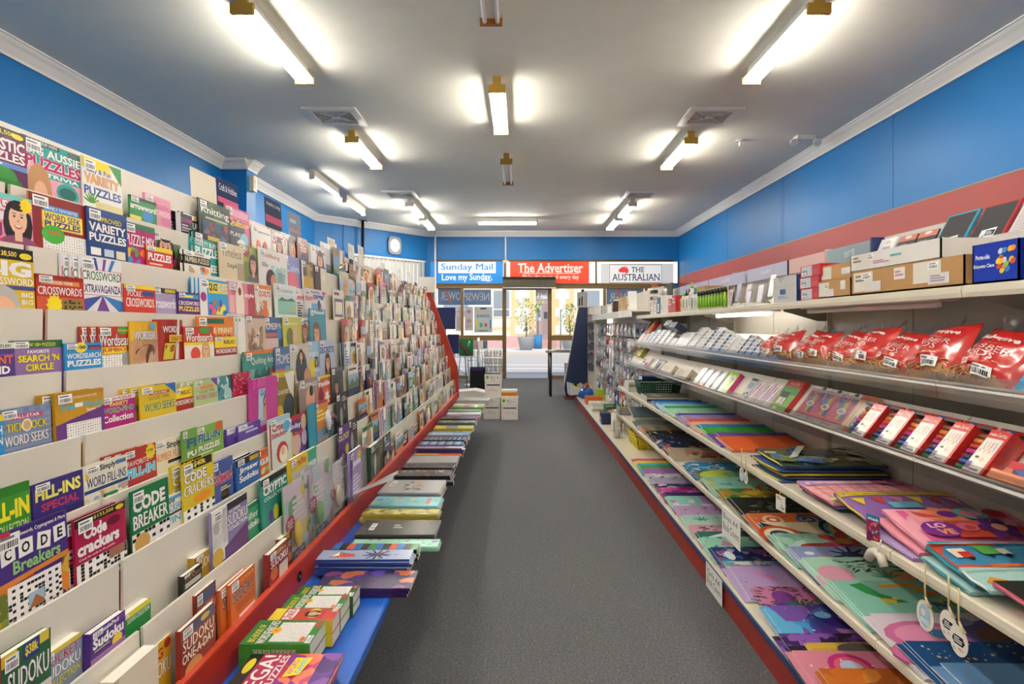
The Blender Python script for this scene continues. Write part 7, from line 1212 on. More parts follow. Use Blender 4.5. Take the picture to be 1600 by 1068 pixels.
def love_tag(t):
    inv = t.matrix_world.inverted(); m = MB(); m.M = inv @ T(.993, 1.735, .565) @ RZ(R(-75)); D = Deco(m, lambda u, v, n: (u - .022, -.0012 - n, v), .045, .075, 'gloss'); D.r(0, 0, 1, 1, '8f2f4f'); D.r(0, .8, 1, 1, '2a7fa0'); D.t('smash', .1, .82, .9, .93, W); D.blobs(['d0507a', 'd9703a', '5a2f7a', '6fb8b8'], 14, .12, 3, .05, .12, .95, .78); m.box((-.022, -.001, 0), (.023, 0, .075), '8f2f4f', 'gloss'); m.build('hang_tag', t)
    m = MB(); m.M = inv @ T(.975, 1.69, .535) @ RZ(R(-80)); m.tube([(.02, 0, .06), (.015, -.004, .03), (0, -.008, 0)], .0025, 'd9d4c6', 'cloth'); m.tube([(-.03, 0, -.01), (-.018, 0, .012), (.0, 0, .02), (.018, 0, .012), (.03, 0, -.01)], .012, 'd9d4c6', 'plastic', 8); m.build('zip_charm', t)
for k in range(3):
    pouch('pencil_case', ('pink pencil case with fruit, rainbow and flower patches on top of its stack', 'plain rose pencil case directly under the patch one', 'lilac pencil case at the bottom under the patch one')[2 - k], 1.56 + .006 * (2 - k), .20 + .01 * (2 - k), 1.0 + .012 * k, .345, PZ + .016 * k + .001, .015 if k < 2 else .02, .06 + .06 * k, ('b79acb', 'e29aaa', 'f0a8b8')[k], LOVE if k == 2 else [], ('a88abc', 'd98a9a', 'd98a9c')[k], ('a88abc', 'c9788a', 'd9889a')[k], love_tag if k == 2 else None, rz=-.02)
TRUCK = [('stripes', ['3f8ab0', '3f8ab0', '3f8ab0'], 3), ('r', 0, .3, .2, 1, 'c9503a'), ('r', .2, .3, .42, 1, 'd9703a'), ('r', .42, .2, .7, 1, '3f9ac0'), ('r', .7, .5, .88, 1, 'd9752a'), ('r', .88, .2, 1, .8, '3f8a4a'), ('r', .06, .55, .16, .8, 'e9d9c9'), ('r', .1, .55, .17, .7, 'c0302a'), ('el', .14, .52, .018, .014, '1c1c1e'), ('r', .23, .6, .34, .85, '5aa84a'), ('r', .34, .58, .4, .75, 'e9e4da'), ('el', .27, .56, .018, .014, '1c1c1e'), ('el', .37, .56, .018, .014, '1c1c1e'), ('r', .5, .45, .62, .65, 'e6c32f'), ('r', .54, .62, .6, .8, 'efe0a0'), ('el', .62, .44, .04, .035, '1c1c1e'), ('el', .62, .44, .018, .016, 'd9d9d9'), ('el', .52, .42, .028, .024, '1c1c1e'), ('r', 0, .92, 1, 1, '2f9aa8')]
SP = [('blobs', ['e9d9c0'], 20, .02, 3), ('el', .5, .5, .28, .38, '9fc4dc'), ('el', .44, .6, .12, .12, 'e9d0bd'), ('t', 'SPENCIL', .3, .24, .75, .4, 'eef2f4', '6fa8cc', .04)]
BK = [('p', [(.2, .5), (.3, .66), (.7, .66), (.8, .5), (.7, .36), (.3, .36)], '1f1f22'), ('lines', .3, .4, .7, .62, 3, 'd9d9d9'), ('lines', .5, .2, .75, .3, 2, 'c05a5a'), ('lines', .25, .15, .4, .25, 2, '8a8a8a')]
for k in range(2):
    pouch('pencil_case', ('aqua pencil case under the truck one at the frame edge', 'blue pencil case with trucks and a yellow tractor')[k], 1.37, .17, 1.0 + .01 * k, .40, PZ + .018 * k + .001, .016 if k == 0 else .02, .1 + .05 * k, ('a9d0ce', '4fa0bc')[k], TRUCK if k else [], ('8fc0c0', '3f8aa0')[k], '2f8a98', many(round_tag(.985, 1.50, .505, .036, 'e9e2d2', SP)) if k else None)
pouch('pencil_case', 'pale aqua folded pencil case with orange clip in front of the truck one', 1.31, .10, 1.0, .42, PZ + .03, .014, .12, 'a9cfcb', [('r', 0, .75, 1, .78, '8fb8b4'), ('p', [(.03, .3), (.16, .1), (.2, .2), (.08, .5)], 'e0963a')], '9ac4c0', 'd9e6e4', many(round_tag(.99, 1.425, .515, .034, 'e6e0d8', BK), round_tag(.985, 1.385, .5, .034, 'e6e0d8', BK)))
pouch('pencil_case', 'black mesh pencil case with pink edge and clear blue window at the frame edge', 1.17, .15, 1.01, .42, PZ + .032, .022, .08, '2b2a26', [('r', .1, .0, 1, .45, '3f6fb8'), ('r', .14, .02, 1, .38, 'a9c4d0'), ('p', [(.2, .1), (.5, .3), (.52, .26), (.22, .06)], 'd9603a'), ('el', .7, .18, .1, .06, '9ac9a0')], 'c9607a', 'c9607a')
# farther along: baskets, pads
def basket(name, label, M, w_, d_, h_, col, seed=1):
    t = thing(name, label, 'basket', M); ta = .88
    m = MB(); m.box((-w_*ta/2, -d_*ta/2, 0), (w_*ta/2, d_*ta/2, .004), col, 'plastic'); m.build('floor_panel', t)
    m = MB(); e = .006
    for s in (-1, 1): m.box((-w_/2 - e, s * d_/2 - e, h_ - .014), (w_/2 + e, s * d_/2 + e, h_), col); m.box((s * w_/2 - e, -d_/2 - e, h_ - .014), (s * w_/2 + e, d_/2 + e, h_), col)
    m.build('rim', t)
    m = MB()
    def wall(p0, p1, q0, q1, n):
        for k in range(n + 1):
            f = k / n; a = Vector(p0).lerp(Vector(p1), f); b = Vector(q0).lerp(Vector(q1), f); m.tube([a, b], .0045, col, 'plastic', 5)
        for g in (.04, .22, .42, .62, .8): m.tube([Vector(p0).lerp(Vector(q0), g), Vector(p1).lerp(Vector(q1), g)], .0042, col, 'plastic', 5)
    a, b = w_/2, d_/2; A, B = a * ta, b * ta
    for s in (-1, 1): wall((-A, s*B, .004), (A, s*B, .004), (-a, s*b, h_ - .01), (a, s*b, h_ - .01), max(6, int(w_ / .022))); wall((s*A, -B, .004), (s*A, B, .004), (s*a, -b, h_ - .01), (s*a, b, h_ - .01), max(5, int(d_ / .022)))
    m.build('lattice_wall', t)
    return t
basket('basket', 'dark green plastic basket on the right middle shelf beyond the blue paper', T(1.21, 5.42, PZ) , .34, .28, .12, '14503a')
for k in range(4):
    sheet('pad', '%s pad lying in front of the green basket, %s from the bottom' % (('grey', 'black', 'pale', 'tan')[k], ORD[k]), 'pad', T(1.0, 4.86, PZ + .002 + .012 * k), .33, .24, .011, ('9a9a94', '26282a', 'c9c6bb', '8f7f72')[k], [('blobs', ['b5b0a5', '7a7a74'], 8, .08, k)])
for k in range(4):
    sheet('notepad', 'white notepad by the far side of the green basket, %s from the bottom' % ORD[k], 'pad', T(1.0, 5.66, PZ + .002 + .022 * k), .25, .22, .021, ('e0dcd2', 'd9d9d6', '8f9a6a', 'e3dccb')[k], [])
sheet('ring_binder', 'blue binder lying across the green basket', 'binder', T(1.09, 5.5, PZ + .124), .27, .14, .03, '1f4fa0', [])
sheet('cutting_board', 'large slate-blue board lying on the second right shelf', 'board', T(1.0, 5.45, SH['cov'][1] + .035) @ RX(.25), .42, .22, .012, '5a717c', [('r', .3, 0, 1, 1, '627a85')], 'plastic')
t = thing('wire_file_tray', 'grey file tray with yellow lip at the far end of the second right shelf', 'tray', T(1.15, 5.95, SH['cov'][1] + .001))
m = MB(); m.box((-.2, -.12, 0), (.25, .12, .006), 'c9c6c0'); m.box((-.2, -.12, 0), (.25, -.114, .07), '9f9a94'); m.box((-.2, -.12, 0), (-.194, .12, .07), '9fb0b5'); m.build('tray', t); m = MB(); m.box((-.205, -.124, .07), (-.0, -.11, .078), 'c9cf4a'); m.build('lip', t)

# ---- top shelf, near to far
KEY = [('t', 'Porte-clés', .08, .6, .4, .72, 'e9ecf4', None, .03), ('t', 'Etiquetas Clave', .03, .36, .5, .48, 'e9ecf4', None, .03)] + [('el', .55 + .36 * random.Random(k).random(), .25 + .55 * random.Random(k + 50).random(), .06, .045, ('e0c63a', 'd9502f', 'e98a3a', '8fc04a', 'd9dadd', '3f8ad0', 'e0b43a')[k % 7], 9, 0, 6.2832, .6) for k in range(16)]
carton('key_tag_box', 'bright blue key-tag box with coloured tags on the top shelf', 'box', MT('top', 1.545, .002), .155, .098, .0, '1a3fb0', (), 'gloss') if 0 else None
def open_box(name, label, M, w_, d_, h_, out, inn, art, th=.004, hb=None, cat='box', fill=None):
    t = thing(name, label, cat, M); hb = hb or h_
    m = MB(); m.box((-w_/2, 0, 0), (w_/2, d_, th), out, 'matte'); m.box((-w_/2, 0, 0), (w_/2, th, h_), out, 'matte', {'back': inn}); m.box((-w_/2, d_ - th, 0), (w_/2, d_, hb), out, 'matte', {'front': inn})
    m.prism([(0, 0), (d_, 0), (d_, hb), (0, h_)], 'x', -w_/2, -w_/2 + th, out, 'matte'); m.prism([(0, 0), (d_, 0), (d_, hb), (0, h_)], 'x', w_/2 - th, w_/2, out, 'matte')
    D = Deco(m, lambda u, v, n: (u - w_/2, -.0004 - n, v), w_, h_, 'matte'); D.art(art); m.build('tray', t)
    if fill: fill(t)
    return t
TX1 = SH['top'][0]
def fill_keys(t):
    m = MB()
    for k in range(10): m.M = T(-.05 + .012 * k, .03 + .02 * (k % 3), .04); m.box((-.01, -.015, 0), (.01, .015, .03), ('e0c63a', 'd9502f', '8fc04a', '3f8ad0', 'd9dadd')[k % 5])
    m.build('key_tag', t)
open_box('key_tag_box', 'bright blue key-tag display box with coloured tags on the top shelf', T(TX1 + .004, 1.54, 1.281) @ RZ(R(-90)), .15, .17, .10, '1638a8', '2a56c8', KEY, hb=.1, fill=fill_keys)
carton('key_tag_box', 'second bright blue box at the frame edge with white lettering', 'box', T(TX1 + .16, 1.40, 1.281) @ RZ(R(-90)), .11, .125, .15, '1647b8', [('t', 'An', .2, .6, .9, .8, W, None, .03), ('t', 'La', .2, .3, .9, .5, W, None, .03)], 'gloss')
LABELA = [('r', .03, .12, .24, .92, 'e2ddd0'), ('lines', .05, .5, .15, .85, 2, '8a867c'), ('bar', .12, .62, .22, .86), ('r', .16, .1, .32, .5, 'dcd8d6'), ('r', .45, .45, .55, .9, 'e4e0da'), ('lines', .46, .55, .54, .8, 2, 'b08aa0'), ('r', .62, .2, .84, .95, 'e2ddd0'), ('bar', .74, .66, .82, .9), ('r', .74, .12, .9, .5, 'dcd8d6'), ('lines', .76, .2, .88, .45, 3, 'a58a9f')]
open_box('cardboard_tray', 'long brown cardboard tray with white labels on the top shelf', T(TX1 + .004, 1.925, 1.281) @ RZ(R(-90)), .56, .2, .082, 'b98f5e', '9a7448', LABELA, hb=.09)
open_box('cardboard_tray', 'brown cardboard tray beside the red boxes on the top shelf', T(TX1 + .01, 2.34, 1.281) @ RZ(R(-90)), .24, .2, .066, 'b98f5e', '9a7448', [('r', .02, .1, .35, .9, 'e2ddd0'), ('r', .25, .08, .5, .5, 'dcd8d6'), ('r', .7, .4, .85, .9, 'e4e0da'), ('bar', .2, .55, .34, .85)])
open_box('cardboard_tray', 'smaller brown cardboard tray stacked at an angle on the brown tray', T(TX1 + .03, 2.36, 1.349) @ RZ(R(-86)), .22, .18, .06, 'bd9463', 'a07a4c', [('r', .02, .1, .35, .9, 'e2ddd0'), ('r', .65, .3, .9, .7, 'e4e0da')])
def paperfill(t):
    m = MB(); m.box((-.2, .02, .01), (.1, .18, .05), '5fb0d9', 'gloss'); m.box((-.02, .03, .05), (.2, .19, .056), 'e6e9ec', 'matte'); m.build('paper', t)
open_box('white_tray', 'white open carton of blue paper stacked on the long brown tray', T(TX1 + .02, 2.0, 1.364) @ RZ(R(-90)), .48, .24, .06, 'e3e0da', 'b08657', [('r', .02, .1, .25, .95, 'ddd9cd'), ('lines', .04, .5, .15, .9, 2, '77736a'), ('bar', .22, .6, .3, .9), ('lines', .3, .3, .5, .5, 2, 'b0708f'), ('lines', .5, .5, .7, .7, 1, '5fb0b0')], fill=paperfill)
for k in range(3):
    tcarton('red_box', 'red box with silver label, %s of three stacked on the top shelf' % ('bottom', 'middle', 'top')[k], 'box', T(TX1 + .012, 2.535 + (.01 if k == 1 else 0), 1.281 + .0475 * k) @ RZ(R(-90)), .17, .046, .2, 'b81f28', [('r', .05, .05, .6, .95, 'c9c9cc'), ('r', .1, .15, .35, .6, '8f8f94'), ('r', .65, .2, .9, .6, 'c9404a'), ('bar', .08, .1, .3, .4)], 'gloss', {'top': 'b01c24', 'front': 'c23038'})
tcarton('envelope_box', 'grey and navy envelope box standing on the top shelf by the red boxes', 'box', T(TX1 + .012, 2.78, 1.281) @ RZ(R(-90)), .24, .115, .11, 'c9c8c6', [('p', [(.18, 1), (.5, 1), (.34, .72)], 'b5b2ac'), ('r', .3, .3, .55, .5, '4a6a9a'), ('lines', .2, .12, .7, .25, 2, '8f9ab0'), ('r', 0, .62, 1, .63, '9a9a98')], 'matte', {'right': '24407a'})
t = thing('sleeve_bundle', 'loose bundle of clear plastic sleeves beside the envelope box', 'bundle', T(TX1 + .06, 3.02, 1.281)); m = MB(); m.grid(lambda u, v: (.2 * u, .2 * v - .1, .07 * math.sin(3.1416 * u) * (1 - v * .5) + .01 * math.sin(14 * u + 9 * v) + .011), 10, 8, 'e3dfcf', 'film'); m.build('sleeve', t)
for k in range(5): sheet('stationery_pack', '%s flat pack lying on the top shelf before the highlighters' % ('cream', 'white', 'lime', 'grey', 'pale')[k], 'pack', T(TX1 + .01 + .01 * k, 3.12 + .1 * k, 1.282 + .004 * (k % 2)), .2, .12, .01 + .008 * (k == 3), ('dcd6c4', 'e9e7e2', '8fd06a', 'b9b5aa', 'dedcd4')[k], [('lines', .1, .2, .9, .8, 2, 'b5b2aa')])
for k in range(10):
    y = 3.55 + k * .058; t = thing('highlighter_pack', 'yellow and black highlighter blister pack, %s in its row on the top shelf' % ORD[k], 'pack', T(TX1 + .012, y, 1.281) @ RZ(R(-90)))
    m = MB(); m.box((-.024, -.004, 0), (.024, 0, .125), 'c9c4a8', 'film'); D = Deco(m, lambda u, v, n: (u - .024, -.0043 - n, v), .048, .125); D.r(.1, .42, .9, .92, 'd9b020'); D.r(.15, .62, .85, .8, '26241f'); D.r(.1, .05, .9, .4, '9fc44a'); m.build('card', t)
    m = MB(); m.tube([(0, -.013, .01), (0, -.013, .05), (0, -.013, .09)], [.009, .009, .006], '8fc83a'); m.tube([(0, -.013, .09), (0, -.013, .118)], .008, '232323'); m.build('highlighter', t)
for k in range(6):
    y = 4.22 + k * .075; big = k == 2; t = thing('glue_bottle', 'white glue bottle with %s nozzle, %s in its row on the top shelf' % (('green', 'blue', 'lime', 'black', 'black', 'green')[k], ORD[k]), 'bottle', T(TX1 + .04, y, 1.281))
    hb_ = .16 if big else .115; m = MB(); m.lathe([(.018, 0), (.022, .004), (.022, hb_ * .8), (.012, hb_ * .9), (.011, hb_)], 'e9e6dc', 'plastic', 12); D = Deco(m, lambda u, v, n: (-.0222 - n, .014 - u, v + .02), .028, hb_ * .6); D.r(0, 0, 1, 1, ('e0d9c0', '3f8ab0', 'f0efe8', 'c9cdb0', 'd9b04a', 'b0c98a')[k]); D.lines(.1, .2, .9, .8, 3, '6a7a6a'); m.build('bottle', t)
    m = MB(); m.M = T(0, 0, hb_); m.lathe([(.013, 0), (.012, .012), (.006, .02), (.003, .045)], ('5fb83a', '2a6fb0', '6fc43a', '1e1e20', '1e1e20', '5fb83a')[k], 'plastic', 10); m.build('nozzle', t)
tcarton('cardboard_box', 'brown cardboard box behind the glue bottles on the top shelf', 'box', T(TX1 + .09, 4.45, 1.281) @ RZ(R(-90)), .42, .17, .13, 'b08a5c', [], 'matte')
for k in range(3): tcarton('tape_box', 'bright red carton beyond the glue bottles, %s' % ('nearest', 'middle', 'farthest')[k], 'box', T(TX1 + .012, 4.78 + k * .12, 1.281) @ RZ(R(-90)), .11, (.13, .11, .07)[k], .11, ('c9302a', 'd03a30', 'e6e0da')[k], [('lines', .1, .5, .9, .9, 2, 'e9cfc9')], 'gloss')
for k in range(4): tcarton('stationery_box', '%s small box at the far end of the near top shelf' % ('white', 'blue and white', 'pale grey', 'cream')[k], 'box', T(TX1 + .012, 5.18 + k * .13, 1.281) @ RZ(R(-90)), .1, (.15, .14, .09, .1)[k], .1, ('eae7e0', '3f5f9f', 'd0d0ce', 'e0d8c4')[k], [('r', .2, .1, .8, .6, 'e3e6ea'), ('lines', .25, .2, .75, .5, 2, '8a93a5')], 'gloss')
# leaning against the back panel: clipboards, packs, cards, header strips
def lean(name, label, y, w_, h_, th, col, art, zl=1.283, dx=.055, a=.2, mat='gloss', cat='stationery', extra=None):
    t = thing(name, label, cat, T(XWALL - dx, y, zl) @ RZ(R(-90)) @ RX(-a)); m = MB(); m.box((-w_/2, -th, 0), (w_/2, 0, h_), col, mat); D = Deco(m, lambda u, v, n: (u - w_/2, -th - .0004 - n, v), w_, h_, mat); D.art(art); m.build('board', t)
    if extra: extra(t)
    return t
m = MB(); m.prism([(XWALL - .1, 1.415), (XWALL - .022, 1.425), (XWALL - .022, 1.419), (XWALL - .1, 1.409)], 'y', .7, 2.42, 'd9d5cc', 'paint'); m.box((XWALL - .103, .7, 1.409), (XWALL - .1, 2.42, 1.43), 'd0ccc4', 'paint')
solo(m, 'card_ledge', 'narrow pale ledge along the top of the back panel under the display folders', 'ledge')
for k, (y, c, cn) in enumerate(((1.985, '3f8fa8', 'teal'), (1.825, 'b03a42', 'red'))):
    lean('clipboard', 'black display folder with %s edge leaning on the back panel of the top shelf' % cn, y, .14, .125, .008, c, [('r', .04, .05, .94, .95, '3a3b3f'), ('p', [(.3, .0), (.72, .03), (.72, .3), (.3, .27)], 'd9dadd'), ('r', .45, .1, .7, .24, '33363c'), ('lines', .47, .12, .66, .22, 3, 'c9ccd2'), ('p', [(.32, .05), (.44, .05), (.44, .15)], '7fa8c9')], 1.424, .072, .5, cat='folder')
for k in range(2): lean('phone_case_pack', 'black and salmon hanging pack leaning on the back panel, %s' % ('nearer the folders' if k == 0 else 'farther one'), 2.14 + k * .11, .1, .085, .006, '4a4446', [('r', 0, .72, 1, 1, 'c97a68'), ('el', .5, .9, .2, .06, 'e6d6d0'), ('lines', .15, .2, .85, .6, 3, 'a59a98')], 1.424, .06, .45, cat='pack')
lean('white_pad', 'white ruled pad leaning at the right end of the top shelf', 1.65, .16, .125, .01, 'd9d2d4', [('lines', .05, .05, .95, .95, 14, 'c0b8bc')], 1.424, .075, .5, cat='pad')
lean('white_sleeve', 'white card sleeve with barcode leaning beside the navy header box', 2.37, .1, .09, .006, 'e3e2e2', [('r', .3, .2, .8, .6, '8f949c'), ('bar', .3, .7, .8, .9)], 1.424, .06, .4, cat='sleeve')
HDR = [(2.66, .38, '8fa3a8', 'moments', 'grey-blue header strip with white script beside the navy box'), (3.07, .4, 'd9b0a8', '', 'washed-out pink header strip on the back panel'), (3.55, .6, 'c0bfd6', 'baby', 'pale violet header strip with script, nearest of the violet ones'), (4.25, .7, 'b9b8d4', 'baby', 'pale violet header strip, middle one of the violet ones'), (5.05, .8, 'b5b4d2', 'baby', 'pale violet header strip farthest along the back panel')]
for y, w_, c, tx, lab in HDR:
    m = MB(); m.box((XWALL - .033, y - w_/2, 1.445), (XWALL - .022, y + w_/2, 1.52), c, 'gloss'); D = Deco(m, lambda u, v, n: (XWALL - .0333 - n, y + w_/2 - u, 1.445 + v), w_, .075); 
    if tx: D.t(tx, .4, .3, .62, .7, 'eef0f2', None, -.01, .1)
    solo(m, 'header_strip', lab, 'sign')
carton('navy_header_box', 'navy ended header box standing on the back panel top', 'box', T(XWALL - .012, 2.44, 1.44) @ RZ(R(-90)), .012, .082, .05, '22305f', [], 'gloss')
random.seed(12)
for k in range(26):
    y = 2.95 + k * .085; c = random.choice(('ecebf0', 'e3e0ea', 'd9d6e4', 'b9bcd6', '3a3f6a', 'c9a0b0', '8f8fb0', 'efe9e2', '55504a'))
    z = 1.283 + random.choice((0, .0, .05)); 
    lean('greeting_card', '%s envelope card in the rack behind the top shelf goods, %s from the near end' % ({'3a3f6a': 'navy', 'c9a0b0': 'rosy', '8f8fb0': 'violet', '55504a': 'dark'}.get(c, 'pale'), ORD[k]), y, .07, random.uniform(.09, .13), .004, c, [('r', .1, .1, .9, .9, random.choice(('f3f1f4', 'd9d4e6', 'b5b0cc', c)))], z, .05 + .03 * (k % 2), .18, cat='card')
# ================================================================ far right: hanging goods, blue end panel
PB = [(6.27, 7.38), (7.38, 8.49), (8.49, 9.6)]
random.seed(17)
ZT = 1.345
for b, (y0, y1) in enumerate(PB):
    yc = (y0 + y1) / 2
    t = thing('pegboard_bay', 'white pegboard bay of hanging blister packs, %s' % ('beside the acrylic shelves', 'the middle one', 'the last before the white divider')[b], 'shelving', T(1.2, yc, 0)); OX, OY = -1.2, -yc
    def bay(): m = MB(); m.M = T(OX, OY, 0); return m
    m = bay(); m.box((.85, y0, 0), (1.44, y1, .094), '9c2a20', 'paint'); m.build('plinth', t)
    m = bay(); m.box((.843, y0, .094), (.85, y1, .112), '2b3f66', 'paint'); m.build('edge_strip', t)
    m = bay(); m.box((.85, y0, .094), (XWALL, y1, .116), CREAM2, 'paint'); m.build('base_shelf', t)
    m = bay(); m.box((XWALL, y0, 0), (XWALL + .02, y1, 1.58), 'dcd8cf', 'paint')
    for r in range(13):
        for q in range(12): m.box((XWALL - .0006, y0 + .04 + q * .09, .3 + r * .08), (XWALL, y0 + .05 + q * .09, .31 + r * .08), '6a675f', 'matte')
    m.build('peg_panel', t)
    m = bay(); m.box((1.14, y0, ZT - .02), (XWALL, y1, ZT), 'ece8de', 'paint'); m.box((1.13, y0, ZT - .075), (1.138, y1, ZT), 'ece8de', 'paint'); m.build('top_shelf', t)
    for r in range(6):
        for q in range(4):
            y = y0 + .15 + q * .27 + (.05 if r % 2 else 0); z = 1.2 - r * .165
            m = bay(); m.tube([(XWALL, y, z), (1.17, y, z + .008), (1.165, y, z + .02)], .0028, 'b9b9bb', 'metal', 5); m.build('hook', t)
            for k in range(2):
                kind = random.random(); hgt = random.uniform(.095, .135); w_ = random.uniform(.07, .13)
                c = random.choice(('d9d9d8', 'c9cacb', '2a2b2e', 'ece9e2', 'b5b8bb', 'd0a03a', '7a4fa0', 'c0322f', '2f5fa8', 'a9adb2', 'e0ddd6', '33363c', '8a9aa6'))
                cn = {'2a2b2e': 'black', '33363c': 'black', 'd0a03a': 'gold', '7a4fa0': 'purple', 'c0322f': 'red', '2f5fa8': 'blue', 'ece9e2': 'white', 'e0ddd6': 'white', '8a9aa6': 'grey-blue'}.get(c, 'silver')
                m = MB(); m.box((-w_/2, -.003, -hgt - .012), (w_/2, 0, .012), c, 'gloss')
                m.grid(lambda u, v: ((u - .5) * w_ * .84, -.004 - .022 * math.sin(3.1416*u) * math.sin(3.1416*v), -hgt * (.95 - .7 * v)), 4, 5, random.choice(('c9c9ca', 'e6e6e4', c, '55585c', 'd9d9d9')), 'film', False)
                D = Deco(m, lambda u, v, n: (u - w_/2, -.0034 - n, v - hgt * .2), w_, hgt * .2 + .012); D.lines(.1, .2, .9, .8, 1, random.choice(('c9302a', '2f5fa8', '3a3a3c', 'e0c03a')), k)
                solo(m, 'blister_pack', '%s blister pack at the %s of the %s hook in the %s pegboard row' % (cn, ('front', 'back')[k], ORD[b * 4 + q], ORD[r]), 'pack', T(1.2 + .09 * k, y + random.uniform(-.01, .01), z - .012) @ RZ(R(-90) + random.uniform(-.12, .12)) @ RX(-.03), 'blister packs on the pegboard')
# goods on the far top shelf
for k, (nm, c, w_, h_) in enumerate((('silver frame', 'b9b7b0', .14, .12), ('white frame', 'd9d6cf', .12, .13), ('small white bottle', 'efece6', .1, .09), ('white card', 'e6e4df', .12, .14), ('dark brown box', '4f3d2e', .1, .14), ('brown box', '5f4a36', .12, .15), ('kraft carton', 'c9ad82', .24, .16), ('second kraft carton', 'c4a67a', .22, .15), ('white tile', 'f0eeea', .1, .2))):
    carton('stationery_box', '%s on the far top shelf above the pegboard' % nm, 'box', T(1.24 + .03 * (k % 2), 8.75 - k * .27, ZT + .001) @ RZ(R(-90)), w_, h_, .08, c, [('r', .15, .15, .85, .85, 'd9d6d0' if k < 4 else c), ('lines', .2, .2, .8, .5, 2, '7f7a72')], 'matte')
t = thing('display_stand', 'clear tiered stand of small bright goods at the shelf end', 'stand', T(1.30, 5.72, 1.281))
m = MB(); m.box((-.09, -.1, 0), (.09, .1, .012), '2a2724'); m.box((.088, -.1, 0), (.094, .1, .29), '3a2f28', 'gloss'); m.build('stand_back', t)
m = MB()
for k in range(5): m.box((-.09, -.1, .015 + k * .058), (.09, .1, .019 + k * .058), W, 'acrylic')
m.box((-.09, -.102, 0), (.09, -.1, .29), W, 'acrylic'); m.box((-.09, .1, 0), (.09, .102, .29), W, 'acrylic'); m.build('clear_shelf', t)
for k in range(5):
    for q in range(6):
        m = MB(); m.box((-.08 + .005 * (q % 2), -.09 + q * .03, .02 + k * .058), (-.04, -.068 + q * .03, .05 + k * .058), random.choice(('c0322f', 'd9702c', '5a8a3a', '3a3330', 'd9c9b0', '7a5a3a')), 'gloss'); m.build('trinket', t)
# wire shelves and white divider
t = thing('divider_panel', 'tall plain white divider panel at the end of the pegboard', 'panel', T(1.26, 9.62, 0))
m = MB(); m.box((-.1, 0, .0), (.1, .03, 1.49), 'e0dcd3', 'paint'); m.build('panel', t)
for k in range(5):
    m = MB()
    for q in range(5): m.tube([(.09, -.03 * q, 1.2 - .19 * k), (.17, -.03 * q, 1.17 - .19 * k)], .002, 'a9a9a8', 'metal', 4)
    m.tube([(.09, 0, 1.2 - .19 * k), (.09, -.14, 1.2 - .19 * k)], .003, 'a9a9a8', 'metal', 4); m.build('wire_bracket', t)
t = thing('end_rack', 'sloping dark blue end panel with white post beyond the pegboard', 'rack', T(1.0, 9.9, 0))
m = MB(); m.prism([(-.26, .05), (-.285, .2), (-.05, 1.478), (.087, 1.478), (.087, .05)], 'y', 0, .03, '1d2f57', 'paint'); m.build('end_panel', t)
m = MB(); m.prism([(-.272, .05), (-.297, .2), (-.062, 1.478), (-.05, 1.478), (-.285, .2), (-.26, .05)], 'y', -.003, .035, 'a9a59c', 'paint'); m.prism([(-.27, 0), (.3, 0), (.3, .05), (-.27, .05)], 'y', 0, .4, '8f3a30', 'paint'); m.build('edge_trim', t)
m = MB(); m.box((.087, .03, 0), (.3, .06, 1.5), 'd6d2c9', 'paint'); m.box((.087, -.26, 1.36), (.17, .03, 1.48), 'dedad2', 'paint'); m.build('white_post', t)
for k in range(5):
    z = 1.12 - k * .165; t2 = thing('storage_bin', 'small blue-grey bin of bright bits beside the blue end panel, %s from the top' % ORD[k], 'bin', T(1.155, 9.868, z))
    m = MB(); m.prism([(-.04, .0), (.04, .0), (.05, .1), (-.06, .1)], 'y', -.02, .06, '4a5a72', 'plastic'); m.build('bin_body', t2)
    m = MB()
    for q in range(5): m.box((-.045 + .02 * q, -.015, .09), (-.03 + .02 * q, .05, .12 + .01 * (q % 3)), ('c0322f', '2f5fb0', 'd9b03a', 'a03a8a', '23252a')[(q + k) % 5])
    m.build('bin_contents', t2)
carton('display_carton', 'grey display carton of black pens on top of the blue end panel', 'box', T(1.02, 9.96, 1.48) @ RZ(R(-20)), .14, .24, .1, 'b9b7b4', [('r', .2, .1, .35, .6, '26262a'), ('r', .5, .1, .65, .7, '2f3036'), ('r', .75, .1, .85, .5, 'd9c94a')], 'gloss')
t = thing('cosmetic_stand', 'slanted dark stand with shiny tubes above the blue end panel', 'stand', T(.97, 10.12, 1.481))
m = MB(); m.prism([(-.02, 0), (.06, 0), (.08, .3), (.05, .3)], 'y', -.05, .05, '5a5654', 'film'); m.build('stand_back', t)
for k in range(5): m = MB(); m.tube([(-.03 + k * .018, -.05, .04 + k * .055), (-.01 + k * .018, -.06, .07 + k * .055)], .012, ('26262a', 'b5963a', '26262a', 'c9c9c8', '3a3330')[k], 'gloss', 6); m.build('tube', t)
t = thing('display_tray', 'white slanted tray of pens and tapes in front of the blue end panel', 'tray', T(.92, 9.45, .13))
m = MB(); m.prism([(-.17, 0), (.18, .03), (.18, .06), (-.18, .18), (-.185, .17)], 'y', -.2, -.19, 'e0dccf'); m.prism([(-.17, 0), (.18, .03), (.18, .06), (-.18, .18), (-.185, .17)], 'y', .19, .2, 'e0dccf'); m.prism([(-.17, 0), (.18, .03), (.18, .04), (-.17, .01)], 'y', -.2, .2, 'e0dccf'); m.prism([(-.17, 0), (-.165, 0), (-.18, .18), (-.185, .18)], 'y', -.2, .2, 'c9d6da'); m.build('tray', t)
for k, c in enumerate(('e0d93a', '26262a', 'e0d93a', 'c9c9c6', 'b5b5b2', 'd9602a', 'e6e3da')):
    m = MB(); m.box((-.14 + .045 * k, -.15, .04), (-.105 + .045 * k, .1, .15 + .02 * (k % 2)), c, 'gloss'); m.build('pack', t)
